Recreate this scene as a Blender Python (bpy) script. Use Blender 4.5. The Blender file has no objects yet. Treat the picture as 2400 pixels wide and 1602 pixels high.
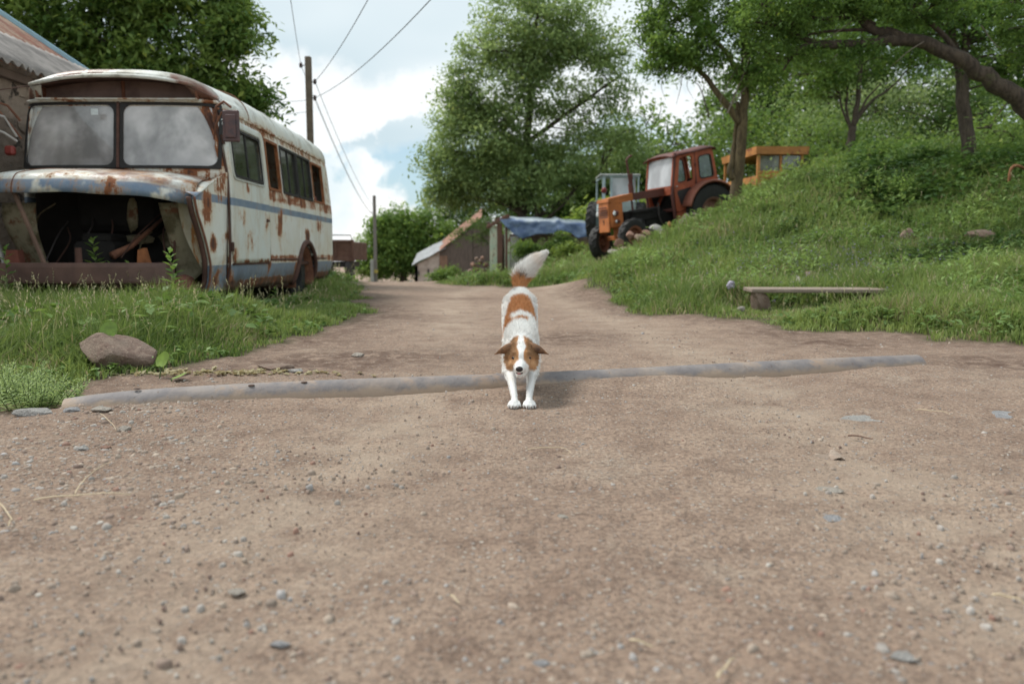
import bpy, bmesh, math, random
import numpy as np
from mathutils import Vector, Matrix, Euler
R = math.radians
PI = math.pi
rng = np.random.default_rng(7)
random.seed(7)
scene = bpy.context.scene

# ---------------------------------------------------------------- camera, world, sun, exposure
CAM_H = 0.70
FPX = 1867.0                      # focal length in pixels of the 2400 px wide photograph (28 mm)
TH = math.atan((801 - 595) / FPX) # looking slightly down
cam_d = bpy.data.cameras.new("camera")
cam_d.sensor_width = 36.0
cam_d.lens = 28.0
cam_d.clip_start = 0.05
cam_d.clip_end = 3000
cam_d.dof.use_dof = True
cam_d.dof.focus_distance = 4.0
cam_d.dof.aperture_fstop = 2.3
cam = bpy.data.objects.new("camera", cam_d)
scene.collection.objects.link(cam)
cam.location = (0, 0, CAM_H)
cam.rotation_euler = (PI / 2 - TH, 0, 0)
scene.camera = cam

SUN_EL, SUN_AZ = R(52), R(-62)    # azimuth from +y, negative = to the left
world = bpy.data.worlds.new("World")
scene.world = world
world.use_nodes = True
wt = world.node_tree
wt.nodes.clear()
def build_world():
    n, l = wt.nodes, wt.links
    out = n.new('ShaderNodeOutputWorld'); bg = n.new('ShaderNodeBackground')
    bg.inputs['Strength'].default_value = 0.1
    sky = n.new('ShaderNodeTexSky'); sky.sky_type = 'NISHITA'; sky.sun_disc = False
    sky.sun_elevation = SUN_EL; sky.sun_rotation = SUN_AZ
    sky.air_density = 1.0; sky.dust_density = 1.2; sky.ozone_density = 1.0
    tc = n.new('ShaderNodeTexCoord')
    sep = n.new('ShaderNodeSeparateXYZ'); l.new(tc.outputs['Generated'], sep.inputs[0])
    def M(op, a, b=None, c=None):
        m = n.new('ShaderNodeMath'); m.operation = op
        for i, v in enumerate((a, b, c)):
            if v is None: continue
            if isinstance(v, (int, float)): m.inputs[i].default_value = v
            else: l.new(v, m.inputs[i])
        return m.outputs[0]
    zz = M('ADD', M('MAXIMUM', sep.outputs[2], 0.0), 0.10)
    cx = M('DIVIDE', sep.outputs[0], zz); cy = M('DIVIDE', sep.outputs[1], zz)
    comb = n.new('ShaderNodeCombineXYZ'); l.new(cx, comb.inputs[0]); l.new(cy, comb.inputs[1])
    def noise(vec, scale, detail, rough=0.55):
        t = n.new('ShaderNodeTexNoise'); t.inputs['Scale'].default_value = scale
        t.inputs['Detail'].default_value = detail; t.inputs['Roughness'].default_value = rough
        l.new(vec, t.inputs['Vector']); return t.outputs['Fac']
    def mr(v, a, b, c=0., d=1.):
        m = n.new('ShaderNodeMapRange'); m.interpolation_type = 'SMOOTHSTEP'
        l.new(v, m.inputs[0]); m.inputs[1].default_value = a; m.inputs[2].default_value = b
        m.inputs[3].default_value = c; m.inputs[4].default_value = d; return m.outputs[0]
    def mix(f, a, b):
        m = n.new('ShaderNodeMix'); m.data_type = 'RGBA'
        if isinstance(f, float): m.inputs[0].default_value = f
        else: l.new(f, m.inputs[0])
        for k, v in ((6, a), (7, b)):
            if isinstance(v, tuple): m.inputs[k].default_value = v
            else: l.new(v, m.inputs[k])
        return m.outputs[2]
    # high thin cloud sheet, with slow bright / grey variation
    sheet = mix(mr(noise(comb.outputs[0], 0.55, 3, 0.5), 0.36, 0.66),
                (5.2, 6.3, 6.8, 1), (7.6, 8.2, 8.35, 1))
    # blue gap low on the left, edged by cumulus heads
    gap_n = M('ADD', sep.outputs[2], M('MULTIPLY', M('SUBTRACT', noise(tc.outputs['Generated'], 9.0, 5, 0.6), 0.5), 0.16))
    gap = M('MULTIPLY', mr(gap_n, 0.145, 0.12), mr(sep.outputs[0], 0.18, 0.02))
    blue = mix(0.55, sky.outputs[0], (4.2, 6.2, 7.3, 1))
    c1 = mix(gap, sheet, blue)
    edge = M('ADD', sep.outputs[2], M('ADD', M('MULTIPLY', sep.outputs[0], 0.33),
             M('MULTIPLY', M('SUBTRACT', noise(tc.outputs['Generated'], 13.0, 6, 0.55), 0.5), 0.16)))
    cum = mr(edge, 0.048, 0.030)
    cumcol = mix(mr(noise(tc.outputs['Generated'], 10.0, 5, 0.55), 0.35, 0.62), (6.9, 7.7, 8.0, 1), (9.3, 9.3, 9.2, 1))
    c2 = mix(cum, c1, cumcol)
    # a bright cumulus bank just above the gap
    b2 = M('ADD', sep.outputs[2], M('MULTIPLY', M('SUBTRACT', noise(tc.outputs['Generated'], 7.0, 6, 0.6), 0.5), 0.22))
    bank = M('MULTIPLY', mr(b2, 0.14, 0.152), mr(b2, 0.23, 0.19))
    c3 = mix(M('MULTIPLY', bank, 0.85), c2, (8.8, 8.95, 8.9, 1))
    c4 = mix(0.06, c3, sky.outputs[0])
    l.new(c4, bg.inputs[0]); l.new(bg.outputs[0], out.inputs[0])
build_world()

sun_d = bpy.data.lights.new("sun", 'SUN')
sun_d.energy = 2.8
sun_d.angle = R(18)
sun_d.color = (1.0, 0.96, 0.9)
sun = bpy.data.objects.new("sun", sun_d)
scene.collection.objects.link(sun)
sd = Vector((math.sin(SUN_AZ) * math.cos(SUN_EL), math.cos(SUN_AZ) * math.cos(SUN_EL), math.sin(SUN_EL)))
sun.rotation_euler = sd.to_track_quat('Z', 'Y').to_euler()
scene.view_settings.view_transform = 'Standard'
scene.view_settings.look = 'None'
scene.view_settings.exposure = 0.34
scene.view_settings.gamma = 1.0
scene.cycles.max_bounces = 6
scene.cycles.transparent_max_bounces = 12
scene.cycles.use_denoising = True

# ---------------------------------------------------------------- helpers: projection, noise
_c, _s = math.cos(TH), math.sin(TH)
def ray(px, py):
    u = (px - 1200) / FPX; v = (801 - py) / FPX
    return u, _c + v * _s, -_s + v * _c
def at(px, py, Y):
    """world point on the sight line of a photo pixel at forward distance Y (used to measure the place)"""
    u, y, z = ray(px, py)
    return np.array((u / y * Y, Y, CAM_H + z / y * Y))
def gp(px, py, z=0.0):
    u, y, zz = ray(px, py)
    Y = (z - CAM_H) / (zz / y)
    return np.array((u / y * Y, Y, z))

def _h(i, j, k, seed):
    n = (i.astype(np.int64) * 374761393 + j.astype(np.int64) * 668265263 + k.astype(np.int64) * 2147483647 + seed * 974711) & 0x7fffffff
    n = (n ^ (n >> 13)) * 1274126177 & 0x7fffffff
    n = (n ^ (n >> 16)) * 668265263 & 0x7fffffff
    return (n & 0xffffff) / float(0xffffff)
def vnoise(x, y, z=0.0, seed=0):
    x = np.asarray(x, float); y = np.asarray(y, float); z = np.zeros_like(x) + z
    i, j, k = np.floor(x), np.floor(y), np.floor(z)
    fx, fy, fz = x - i, y - j, z - k
    fx = fx * fx * (3 - 2 * fx); fy = fy * fy * (3 - 2 * fy); fz = fz * fz * (3 - 2 * fz)
    r = 0
    for a in (0, 1):
        for b in (0, 1):
            for c in (0, 1):
                w = (fx if a else 1 - fx) * (fy if b else 1 - fy) * (fz if c else 1 - fz)
                r = r + w * _h(i + a, j + b, k + c, seed)
    return r
def fbm(x, y, z=0.0, o=4, seed=0):
    r = 0; a = 1; t = 0
    for q in range(o):
        r = r + a * vnoise(np.asarray(x) * 2**q, np.asarray(y) * 2**q, np.asarray(z) * 2**q, seed + q); t += a; a *= .5
    return r / t
def sstep(a, b, x):
    t = np.clip((np.asarray(x, float) - a) / (b - a), 0, 1); return t * t * (3 - 2 * t)

# ---------------------------------------------------------------- helpers: meshes
class B:
    """collects pieces of one mesh"""
    def __init__(s): s.v = []; s.f = []; s.n = 0; s.c = []
    def add(s, v, f, col=None):
        v = np.asarray(v, float).reshape(-1, 3)
        s.v.append(v)
        if isinstance(f, np.ndarray): f = f.tolist()
        s.f += [[i + s.n for i in q] for q in f]
        s.n += len(v); return s
    def box(s, c, size, rot=(0, 0, 0), b=.008):
        hx, hy, hz = [q / 2 for q in size]; b = min(b, hx * .6, hy * .6, hz * .6)
        vs = []; idx = {}
        for sx in (-1, 1):
            for sy in (-1, 1):
                for sz in (-1, 1):
                    for ax in range(3):
                        p = [sx * hx, sy * hy, sz * hz]
                        for q in range(3):
                            if q != ax: p[q] -= (b if p[q] > 0 else -b)
                        idx[(sx, sy, sz, ax)] = len(vs); vs.append(p)
        fs = []
        def orient(f):
            P = [np.array(vs[i]) for i in f]
            nn = np.cross(P[1] - P[0], P[2] - P[0]); cen = sum(P) / len(P)
            return f if nn @ cen > 0 else f[::-1]
        for ax in range(3):
            o = [q for q in range(3) if q != ax]
            for sg in (-1, 1):
                q4 = []
                for a, bb in ((-1, -1), (1, -1), (1, 1), (-1, 1)):
                    k = [0, 0, 0]; k[ax] = sg; k[o[0]] = a; k[o[1]] = bb
                    q4.append(idx[(*k, ax)])
                fs.append(orient(q4))
            for a in (-1, 1):
                for bb in (-1, 1):
                    k1 = [0, 0, 0]; k1[o[0]] = a; k1[o[1]] = bb
                    ka = list(k1); ka[ax] = -1; kb = list(k1); kb[ax] = 1
                    fs.append(orient([idx[(*ka, o[0])], idx[(*kb, o[0])], idx[(*kb, o[1])], idx[(*ka, o[1])]]))
        for sx in (-1, 1):
            for sy in (-1, 1):
                for sz in (-1, 1):
                    fs.append(orient([idx[(sx, sy, sz, q)] for q in range(3)]))
        E = np.array(Euler(rot).to_matrix())
        return s.add(np.array(vs) @ E.T + np.array(c), fs)
    def beam(s, p0, p1, w, h, b=.006, up=(0, 0, 1)):
        p0 = np.array(p0, float); p1 = np.array(p1, float); d = p1 - p0; L = np.linalg.norm(d); d /= L
        x = np.cross(d, up); nx = np.linalg.norm(x)
        x = np.array((1., 0, 0)) if nx < 1e-5 else x / nx
        z = np.cross(x, d)
        t = B().box((0, 0, 0), (w, L, h), b=b)
        Mx = np.stack([x, d, z], 1)
        return s.add(t.v[0] @ Mx.T + (p0 + p1) / 2, t.f)
    def tube(s, pts, rad, n=8, cap=True, flat=1.0):
        pts = np.asarray(pts, float); m = len(pts)
        rad = np.zeros(m) + np.asarray(rad, float)
        T = np.gradient(pts, axis=0); T /= np.linalg.norm(T, axis=1)[:, None] + 1e-12
        ref = np.array((0., 0, 1)) if abs(T[0][2]) < .9 else np.array((1., 0, 0))
        U = np.zeros_like(T); 
        u = ref - T[0] * (ref @ T[0]); u /= np.linalg.norm(u)
        for i in range(m):
            u = u - T[i] * (u @ T[i]); u /= np.linalg.norm(u) + 1e-12; U[i] = u
        V = np.cross(T, U)
        a = np.arange(n) * 2 * PI / n
        P = pts[:, None] + rad[:, None, None] * (np.cos(a)[None, :, None] * U[:, None] * flat + np.sin(a)[None, :, None] * V[:, None])
        f = []
        for i in range(m - 1):
            for j in range(n):
                k = (j + 1) % n
                f.append([i * n + j, i * n + k, (i + 1) * n + k, (i + 1) * n + j])
        if cap:
            f.append(list(range(n))[::-1]); f.append([(m - 1) * n + j for j in range(n)])
        return s.add(P, f)
    def cyl(s, p0, p1, r0, r1=None, n=16, cap=True):
        return s.tube([p0, p1], [r0, r0 if r1 is None else r1], n, cap)
    def grid(s, P, closed_u=False, closed_v=False, keep=None):
        P = np.asarray(P, float); nu, nv = P.shape[:2]; f = []
        for i in range(nu if closed_u else nu - 1):
            for j in range(nv if closed_v else nv - 1):
                if keep is not None and not keep(i, j): continue
                a, b = (i + 1) % nu, (j + 1) % nv
                f.append([i * nv + j, a * nv + j, a * nv + b, i * nv + b])
        return s.add(P, f)
    def lathe(s, prof, c=(0, 0, 0), axis='x', n=32, mod=None):
        """prof: (radius, offset along axis) closed loop"""
        prof = np.array(prof, float); a = np.arange(n) * 2 * PI / n
        P = np.zeros((n, len(prof), 3))
        r = prof[None, :, 0] * np.ones((n, 1))
        if mod is not None: r = r + mod(a[:, None], prof[None, :, 0], prof[None, :, 1])
        cx, sx = np.cos(a)[:, None] * r, np.sin(a)[:, None] * r
        o = prof[None, :, 1] * np.ones((n, 1))
        if axis == 'x': P[..., 0] = o; P[..., 1] = cx; P[..., 2] = sx
        elif axis == 'y': P[..., 1] = o; P[..., 0] = cx; P[..., 2] = sx
        else: P[..., 2] = o; P[..., 0] = cx; P[..., 1] = sx
        return s.grid(P + np.array(c), True, True)
    def prism(s, poly, t0, t1, plane='yz', fn=None):
        """extrude a 2D polygon between t0 and t1 along the remaining axis"""
        n = len(poly); v = []
        for t in (t0, t1):
            for a, b in poly:
                v.append({'yz': (t, a, b), 'xz': (a, t, b), 'xy': (a, b, t)}[plane])
        f = [list(range(n)), list(range(n, 2 * n))[::-1]] + [[i, i + n, (i + 1) % n + n, (i + 1) % n] for i in range(n)]
        return s.add(v, f)
    def ball(s, c, r, n=12, rot=(0, 0, 0), jit=0, seed=0):
        r = np.zeros(3) + r
        th = np.linspace(0, PI, n // 2 + 2)[1:-1]; ph = np.arange(n) * 2 * PI / n
        P = np.stack([np.sin(th)[:, None] * np.cos(ph), np.sin(th)[:, None] * np.sin(ph), np.cos(th)[:, None] + 0 * ph], -1)
        P = np.concatenate([np.array([[0, 0, 1.]]), P.reshape(-1, 3), np.array([[0, 0, -1.]])])
        if jit:
            q = P * 1.3 + seed * 7.3
            P = P * (1 + jit * (fbm(q[:, 0] * 1.5, q[:, 1] * 1.5, q[:, 2] * 1.5, 3, seed) - .5) * 2)[:, None]
        P = (P * r) @ np.array(Euler(rot).to_matrix()).T + np.array(c)
        m = len(th); f = []
        for j in range(n): f.append([0, 1 + j, 1 + (j + 1) % n])
        for i in range(m - 1):
            for j in range(n):
                a = 1 + i * n; k = (j + 1) % n
                f.append([a + j, a + n + j, a + n + k, a + k])
        for j in range(n): f.append([1 + m * n, 1 + (m - 1) * n + (j + 1) % n, 1 + (m - 1) * n + j])
        return s.add(P, f)

def mesh_np(name, V, F, mat, col=None, smooth=False):
    """V (n,3); F (m,k) equal sized faces"""
    me = bpy.data.meshes.new(name)
    V = np.ascontiguousarray(V, np.float32); F = np.ascontiguousarray(F, np.int32)
    me.vertices.add(len(V)); me.vertices.foreach_set('co', V.ravel())
    me.loops.add(F.size); me.loops.foreach_set('vertex_index', F.ravel())
    me.polygons.add(len(F)); me.polygons.foreach_set('loop_start', np.arange(0, F.size, F.shape[1], dtype=np.int32))
    me.update(calc_edges=True)
    if col is not None:
        at_ = me.color_attributes.new('Col', 'FLOAT_COLOR', 'POINT')
        c = np.ones((len(V), 4), np.float32); c[:, :3] = col
        at_.data.foreach_set('color', c.ravel())
    if smooth: me.polygons.foreach_set('use_smooth', np.ones(len(F), bool))
    if mat: me.materials.append(mat)
    return me
def link(o, parent=None, **props):
    scene.collection.objects.link(o)
    if parent is not None: o.parent = parent
    for k, v in props.items():
        if v: o[k] = v
    return o
def obj(name, b, mat, parent=None, loc=None, smooth=False, label=None, cat=None, group=None, kind=None, solid=None, bevel=None, fixn=True, rot=None):
    if isinstance(b, B):
        me = bpy.data.meshes.new(name)
        V = np.concatenate(b.v)
        me.from_pydata(V.tolist(), [], b.f); me.update()
        if fixn:
            bm = bmesh.new(); bm.from_mesh(me); bmesh.ops.recalc_face_normals(bm, faces=bm.faces); bm.to_mesh(me); bm.free()
        me.materials.append(mat)
        if smooth:
            me.polygons.foreach_set('use_smooth', np.ones(len(me.polygons), bool))
            if smooth is not True:
                me.set_sharp_from_angle(angle=R(smooth))
    else: me = b
    o = bpy.data.objects.new(name, me)
    link(o, parent, label=label, category=cat, group=group, kind=kind)
    if loc is not None: o.location = loc
    if rot is not None: o.rotation_euler = rot
    if solid:
        m = o.modifiers.new('s', 'SOLIDIFY'); m.thickness = solid; m.offset = -1
    if bevel:
        m = o.modifiers.new('b', 'BEVEL'); m.width = bevel; m.segments = 2; m.limit_method = 'ANGLE'
    return o
def thing(name, label, cat, loc=(0, 0, 0), rot=(0, 0, 0), group=None):
    o = bpy.data.objects.new(name, None); o.empty_display_size = .2
    scene.collection.objects.link(o); o.location = loc; o.rotation_euler = rot
    o['label'] = label; o['category'] = cat
    if group: o['group'] = group
    return o
def dup_tree(root, loc, rot, label, group=None):
    r = root.copy(); scene.collection.objects.link(r); r.location = loc; r.rotation_euler = rot; r['label'] = label
    if group: r['group'] = group
    for ch in list(root.children):
        c = ch.copy(); scene.collection.objects.link(c); c.parent = r
        for g in list(ch.children):
            d = g.copy(); scene.collection.objects.link(d); d.parent = c
    return r

# ---------------------------------------------------------------- helpers: materials
class N:
    def __init__(s, name):
        s.m = bpy.data.materials.new(name); s.m.use_nodes = True
        s.t = s.m.node_tree; s.t.nodes.clear()
        s.out = s.t.nodes.new('ShaderNodeOutputMaterial')
        s.p = s.t.nodes.new('ShaderNodeBsdfPrincipled'); s.t.links.new(s.p.outputs[0], s.out.inputs[0])
        s.tc = s.t.nodes.new('ShaderNodeTexCoord'); s.P = s.tc.outputs['Object']
    def L(s, a, b): s.t.links.new(a, b)
    def put(s, inp, v):
        if isinstance(v, bpy.types.NodeSocket): s.L(v, inp)
        elif isinstance(v, tuple) and len(v) == 3 and inp.type == 'RGBA': inp.default_value = (*v, 1)
        else: inp.default_value = v
    def map(s, scale, vec=None, loc=(0, 0, 0)):
        n = s.t.nodes.new('ShaderNodeMapping'); n.inputs['Scale'].default_value = scale; n.inputs['Location'].default_value = loc
        s.L(vec or s.P, n.inputs[0]); return n.outputs[0]
    def noise(s, scale, detail=4, rough=.55, vec=None, dist=0):
        n = s.t.nodes.new('ShaderNodeTexNoise'); n.inputs['Scale'].default_value = scale
        n.inputs['Detail'].default_value = detail; n.inputs['Roughness'].default_value = rough
        n.inputs['Distortion'].default_value = dist
        s.L(vec or s.P, n.inputs['Vector']); return n.outputs['Fac']
    def vor(s, scale, vec=None, feat='F1', out='Distance', rnd=1.0):
        n = s.t.nodes.new('ShaderNodeTexVoronoi'); n.feature = feat; n.inputs['Scale'].default_value = scale
        n.inputs['Randomness'].default_value = rnd
        s.L(vec or s.P, n.inputs['Vector']); return n.outputs[out]
    def mr(s, v, a, b, c=0., d=1., sm=True):
        m = s.t.nodes.new('ShaderNodeMapRange'); m.interpolation_type = 'SMOOTHSTEP' if sm else 'LINEAR'
        s.L(v, m.inputs[0])
        for k, q in enumerate((a, b, c, d)): m.inputs[k + 1].default_value = q
        return m.outputs[0]
    def M(s, op, a, b=None, c=None):
        m = s.t.nodes.new('ShaderNodeMath'); m.operation = op
        for i, v in enumerate((a, b, c)):
            if v is not None: s.put(m.inputs[i], v)
        return m.outputs[0]
    def mix(s, f, a, b, mode='MIX'):
        m = s.t.nodes.new('ShaderNodeMix'); m.data_type = 'RGBA'; m.blend_type = mode
        s.put(m.inputs[0], f); s.put(m.inputs[6], a if not isinstance(a, tuple) else (*a[:3], 1)); s.put(m.inputs[7], b if not isinstance(b, tuple) else (*b[:3], 1))
        return m.outputs[2]
    def sep(s, v=None):
        m = s.t.nodes.new('ShaderNodeSeparateXYZ'); s.L(v or s.P, m.inputs[0]); return m.outputs
    def attr(s, name='Col'):
        m = s.t.nodes.new('ShaderNodeAttribute'); m.attribute_name = name; return m.outputs['Color']
    def bump(s, h, dist=.01, strength=1.0):
        m = s.t.nodes.new('ShaderNodeBump'); m.inputs['Distance'].default_value = dist; m.inputs['Strength'].default_value = strength
        s.L(h, m.inputs['Height']); s.L(m.outputs[0], s.p.inputs['Normal']); return m
    def fin(s, col, rough=.7, metal=0., spec=None):
        s.put(s.p.inputs['Base Color'], col); s.put(s.p.inputs['Roughness'], rough); s.put(s.p.inputs['Metallic'], metal)
        if spec is not None: s.p.inputs['Specular IOR Level'].default_value = spec
        return s.m
def simple(name, c, rough=.7, var=.25, scale=6, bump=.0, c2=None, metal=0.):
    n = N(name); c2 = c2 or tuple(q * (1 - var) for q in c)
    f = n.mr(n.noise(scale, 6, .65), .35, .65)
    if bump: n.bump(n.noise(scale * 4, 5, .7), bump)
    return n.fin(n.mix(f, c, c2), rough, metal)

# ---------------------------------------------------------------- terrain
HC = [  # measured points of the ground: x, y, z
 (0,0,0),(-6,0,0),(6,0,0),(0,-8,0),(-10,-8,0),(10,-8,0),(-3,4,0),(3.4,4,0),(0,4,0),(0,8,0),(-2.5,7,0.0),(0,12,0),(0,16,0),(-2,18,-.02),
 (-3,14,0.02),(-1.5,22,-.1),(-3,30,-.42),(-6,40,-.8),(-4,55,-1.36),(-2,65,-1.62),(-10,66,-1.6),(4,66,-1.2),
 (-4.3,9,.06),(-5,14,.06),(-7,6,.1),(-12,6,.2),(-12,16,.2),(-8,26,-.05),(-22,30,.1),(-24,50,-1),
 (3.7,5.9,0),(2.8,7.4,0),(2.25,8.4,0),(1.6,9.2,0),(1.4,12.4,0),(1.3,17,0.02),(.3,18.8,0),(-.9,27,-.1),(.2,30,0.),(3,32,.35),
 (3.4,9.6,.06),(4.5,9.4,.12),(6,9,.2),(5,11.3,.35),(8,10.5,.75),(11,8,.7),(8,5,.12),(6.3,12.8,.75),(4.9,13,.66),(7.2,15,1.45),(6.95,11,.5),(8.85,14,1.8),
 (2.9,21.5,.50),(4.2,22.3,.85),(5.4,22.6,1.15),(3.6,20.6,.62),(4.6,20.2,1.15),(5.09,19,1.6),(3.4,17,1.0),(3.0,14,.65),(6.5,16,1.95),(8,21,2.6),(8.2,26,3.0),
 (9.7,17,2.25),(11.4,27,3.5),(13,13,2.5),(16,18,2.9),(18,28,4.3),(26,40,6.5),(14,40,4.2),(6,40,1.3),(8,60,.6),(30,20,4.6),(30,8,3.0),(20,0,1.5),
 (1.5,26,.1),(3.5,27,.9),(-40,0,.3),(-50,60,-1),(0,110,-3),(-50,110,-3),(50,110,5),(60,20,8),(60,-20,5),(-50,-40,0),(0,-40,0),(40,-40,3),
]
HC = np.array(HC, float)
def _tps_k(r2): return np.where(r2 > 1e-12, .5 * r2 * np.log(r2 + 1e-12), 0)
def _tps_fit(P, lam=.06):
    n = len(P); X = P[:, :2] / 10
    K = _tps_k(((X[:, None] - X[None]) ** 2).sum(-1)) + lam * .05 * np.eye(n)
    A = np.zeros((n + 3, n + 3)); Q = np.c_[np.ones(n), X]
    A[:n, :n] = K; A[:n, n:] = Q; A[n:, :n] = Q.T
    return np.linalg.solve(A, np.r_[P[:, 2], 0, 0, 0]), X
_W, _X = _tps_fit(HC)
def height0(x, y):
    x = np.atleast_1d(np.asarray(x, float)); y = np.atleast_1d(np.asarray(y, float)); sh = x.shape
    xc = np.clip(x, -65, 65).ravel() / 10; yc = np.clip(y, -45, 115).ravel() / 10
    r = np.zeros(len(xc))
    for i in range(0, len(xc), 40000):
        a, b = xc[i:i + 40000], yc[i:i + 40000]
        r2 = (a[:, None] - _X[None, :, 0]) ** 2 + (b[:, None] - _X[None, :, 1]) ** 2
        r[i:i + 40000] = _tps_k(r2) @ _W[:-3] + _W[-3] + _W[-2] * a + _W[-1] * b
    return r.reshape(sh)
# edges of the vegetation, measured on the photo and laid on the ground
def gpl(pts): return [tuple(gp(a, b)[:2]) for a, b in pts]
L_EDGE = gpl([(-900, 1020), (-300, 990), (0, 962), (140, 925), (175, 893), (300, 880), (430, 862), (600, 826), (720, 790), (815, 765), (842, 735), (850, 700), (856, 682), (852, 668)])
L_POLY = L_EDGE + [(-4.4, 24), (-6.6, 34), (-8, 60), (-80, 60), (-80, 2)]
R_EDGE = gpl([(3400, 830), (2400, 808), (2200, 796), (2050, 780), (1860, 770), (1790, 752), (1700, 752), (1620, 742), (1540, 742), (1480, 728), (1400, 702), (1345, 680), (1300, 672), (1200, 668), (1100, 667)])
R_POLY = R_EDGE + [(-1.9, 20), (-2.4, 30), (-3.0, 60), (0, 110), (90, 110), (90, 4)]
def inpoly(x, y, poly):
    r = np.zeros(np.shape(x), bool); n = len(poly)
    for i in range(n):
        x0, y0 = poly[i]; x1, y1 = poly[(i + 1) % n]
        if y0 == y1: continue
        c = ((y0 > y) != (y1 > y)) & (x < (x1 - x0) * (y - y0) / (y1 - y0) + x0)
        r ^= c
    return r
def dpoly(x, y, poly):
    d = np.full(np.shape(x), 1e9)
    n = len(poly)
    for i in range(n):
        a = np.array(poly[i]); b = np.array(poly[(i + 1) % n]); ab = b - a
        t = np.clip(((x - a[0]) * ab[0] + (y - a[1]) * ab[1]) / (ab @ ab + 1e-12), 0, 1)
        d = np.minimum(d, np.hypot(x - a[0] - t * ab[0], y - a[1] - t * ab[1]))
    return np.where(inpoly(x, y, poly), d, -d)
def veg(x, y):
    """signed distance into the vegetation (m), with a ragged edge"""
    x = np.asarray(x, float); y = np.asarray(y, float)
    return np.maximum(dpoly(x, y, L_POLY), dpoly(x, y, R_POLY)) + (fbm(x * 1.3, y * 1.3, 0, 3, 31) - .5) * .7
def height(x, y):
    x = np.atleast_1d(np.asarray(x, float)); y = np.atleast_1d(np.asarray(y, float))
    z = height0(x, y)
    fl = sstep(6.3, 4.9, y) * sstep(-5, -3.2, x) * sstep(4.6, 3.4, x)      # the near track is level
    z = z * (1 - fl)
    v = veg(x, y)
    z = z + .07 * sstep(0, .8, v) * sstep(60, 20, y) * (1 - lowz(x, y))
    z = z + (fbm(x * .55, y * .55, 0, 3, 5) - .5) * .07 * sstep(-1, 1, v + .6)
    z = z + (fbm(x * .75 + 9, y * .75, 0, 3, 8) - .5) * .26 * sstep(.3, 2.2, v) * sstep(1.0, 3.0, x) * (1 - lowz(x, y))
    z = z + (fbm(x * 1.7, y * 1.7, 0, 3, 6) - .5) * .022
    return z
def lowz(x, y):
    """where the plants stay short: rock ledge, bench, the strip beside the bus door"""
    a = sstep(1.9, 2.3, x) * sstep(5.6, 5.0, x) * sstep(16.5, 18.0, y) * sstep(23.5, 23, y)
    b = sstep(2.3, 2.6, x) * sstep(4.5, 4.1, x) * sstep(7.9, 8.2, y) * sstep(9.7, 9.3, y)
    c = .8 * sstep(-3.6, -3.3, x) * sstep(-1.9, -2.3, x) * sstep(7.3, 7.9, y) * sstep(13, 12, y)
    d = .85 * sstep(4.8, 5.4, x) * sstep(9.5, 8.5, x) * sstep(17, 18.5, y) * sstep(26, 25, y)
    return np.maximum(np.maximum(a, b), np.maximum(np.maximum(c, d), .75 * sstep(-2.2, -1.6, x) * sstep(1.6, 1.0, x) * sstep(19, 21, y) * sstep(33, 31, y)))
def hz(x, y): return float(height(np.array([x]), np.array([y]))[0])

# ---------------------------------------------------------------- the ground
PA = gp(150, 919, .074); PB = gp(2150, 832, .074)
PIPE_R = .090
_pd = (PB - PA)[:2]; PLEN = float(np.linalg.norm(_pd)); _pd = _pd / PLEN; _pn = np.array((-_pd[1], _pd[0]))
def pipe_d(x, y):
    dx, dy = x - PA[0], y - PA[1]
    return dx * _pn[0] + dy * _pn[1], dx * _pd[0] + dy * _pd[1]
_height_base = height
def height(x, y):
    z = _height_base(x, y)
    x = np.atleast_1d(np.asarray(x, float)); y = np.atleast_1d(np.asarray(y, float))
    d, t = pipe_d(x, y)
    inside = sstep(-.3, .1, t) * sstep(PLEN + .3, PLEN - .1, t)
    ramp = np.exp(-(np.minimum(d + .10, 0) / .38) ** 2) * sstep(.02, -.10, d)
    amt = .012 + .030 * vnoise(t * 1.4, 0 * t, 0, 77) ** 1.5 + .008 * (fbm(t * 6, d * 6, 0, 2, 78) - .3) + .012 * np.exp(-((t - 2.75) / .5) ** 2)
    z = z + inside * ramp * amt
    near = sstep(14, 5, np.hypot(x, y)) * (1 - inside * np.exp(-(d / .10) ** 2))
    z = z + near * ((fbm(x * 6, y * 6, 0, 3, 11) - .5) * .024 + (fbm(x * 20, y * 20, 0, 3, 12) - .5) * .013)
    z = z - inside * .055 * np.exp(-(d / .07) ** 2)                        # the pipe lies in a groove
    return z

n = N('dirt')
col = n.attr(); cs = n.sep(col)
big = n.noise(.8, 5, .6); mid = n.noise(5, 6, .65); fine = n.noise(60, 5, .75)
c = n.mix(n.mr(big, .35, .66), (.44, .325, .245), (.365, .26, .195))
c = n.mix(n.mr(mid, .40, .70), c, (.28, .195, .145))
c = n.mix(n.M('MULTIPLY', n.mr(n.noise(2.2, 5, .7, n.map((1, 1, 1), loc=(9, 4, 0))), .56, .68), .5), c, (.46, .37, .29))
c = n.mix(n.mr(n.noise(7, 5, .7, n.map((1, 1, 1), loc=(3, 8, 0))), .70, .74), c, (.36, .19, .13))
c = n.mix(n.mr(fine, .40, .56), n.mix(.62, c, (.13, .09, .07)), c)
c = n.mix(n.M('MULTIPLY', cs[2], n.mr(n.noise(3.1, 5, .7), .35, .6)), c, (.47, .37, .285))
vp = n.vor(55, n.map((1, 1, 1)), out='Distance'); vc = n.vor(55, out='Color'); vs = n.sep(vc)
peb = n.M('MULTIPLY', n.mr(vp, .36, .28), n.mr(vs[0], .72, .76, sm=False))
c = n.mix(n.M('MULTIPLY', peb, .8), c, n.mix(vs[1], (.60, .52, .44), (.30, .28, .28)))
vp2 = n.vor(140); vc2 = n.sep(n.vor(140, out='Color'))
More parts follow.
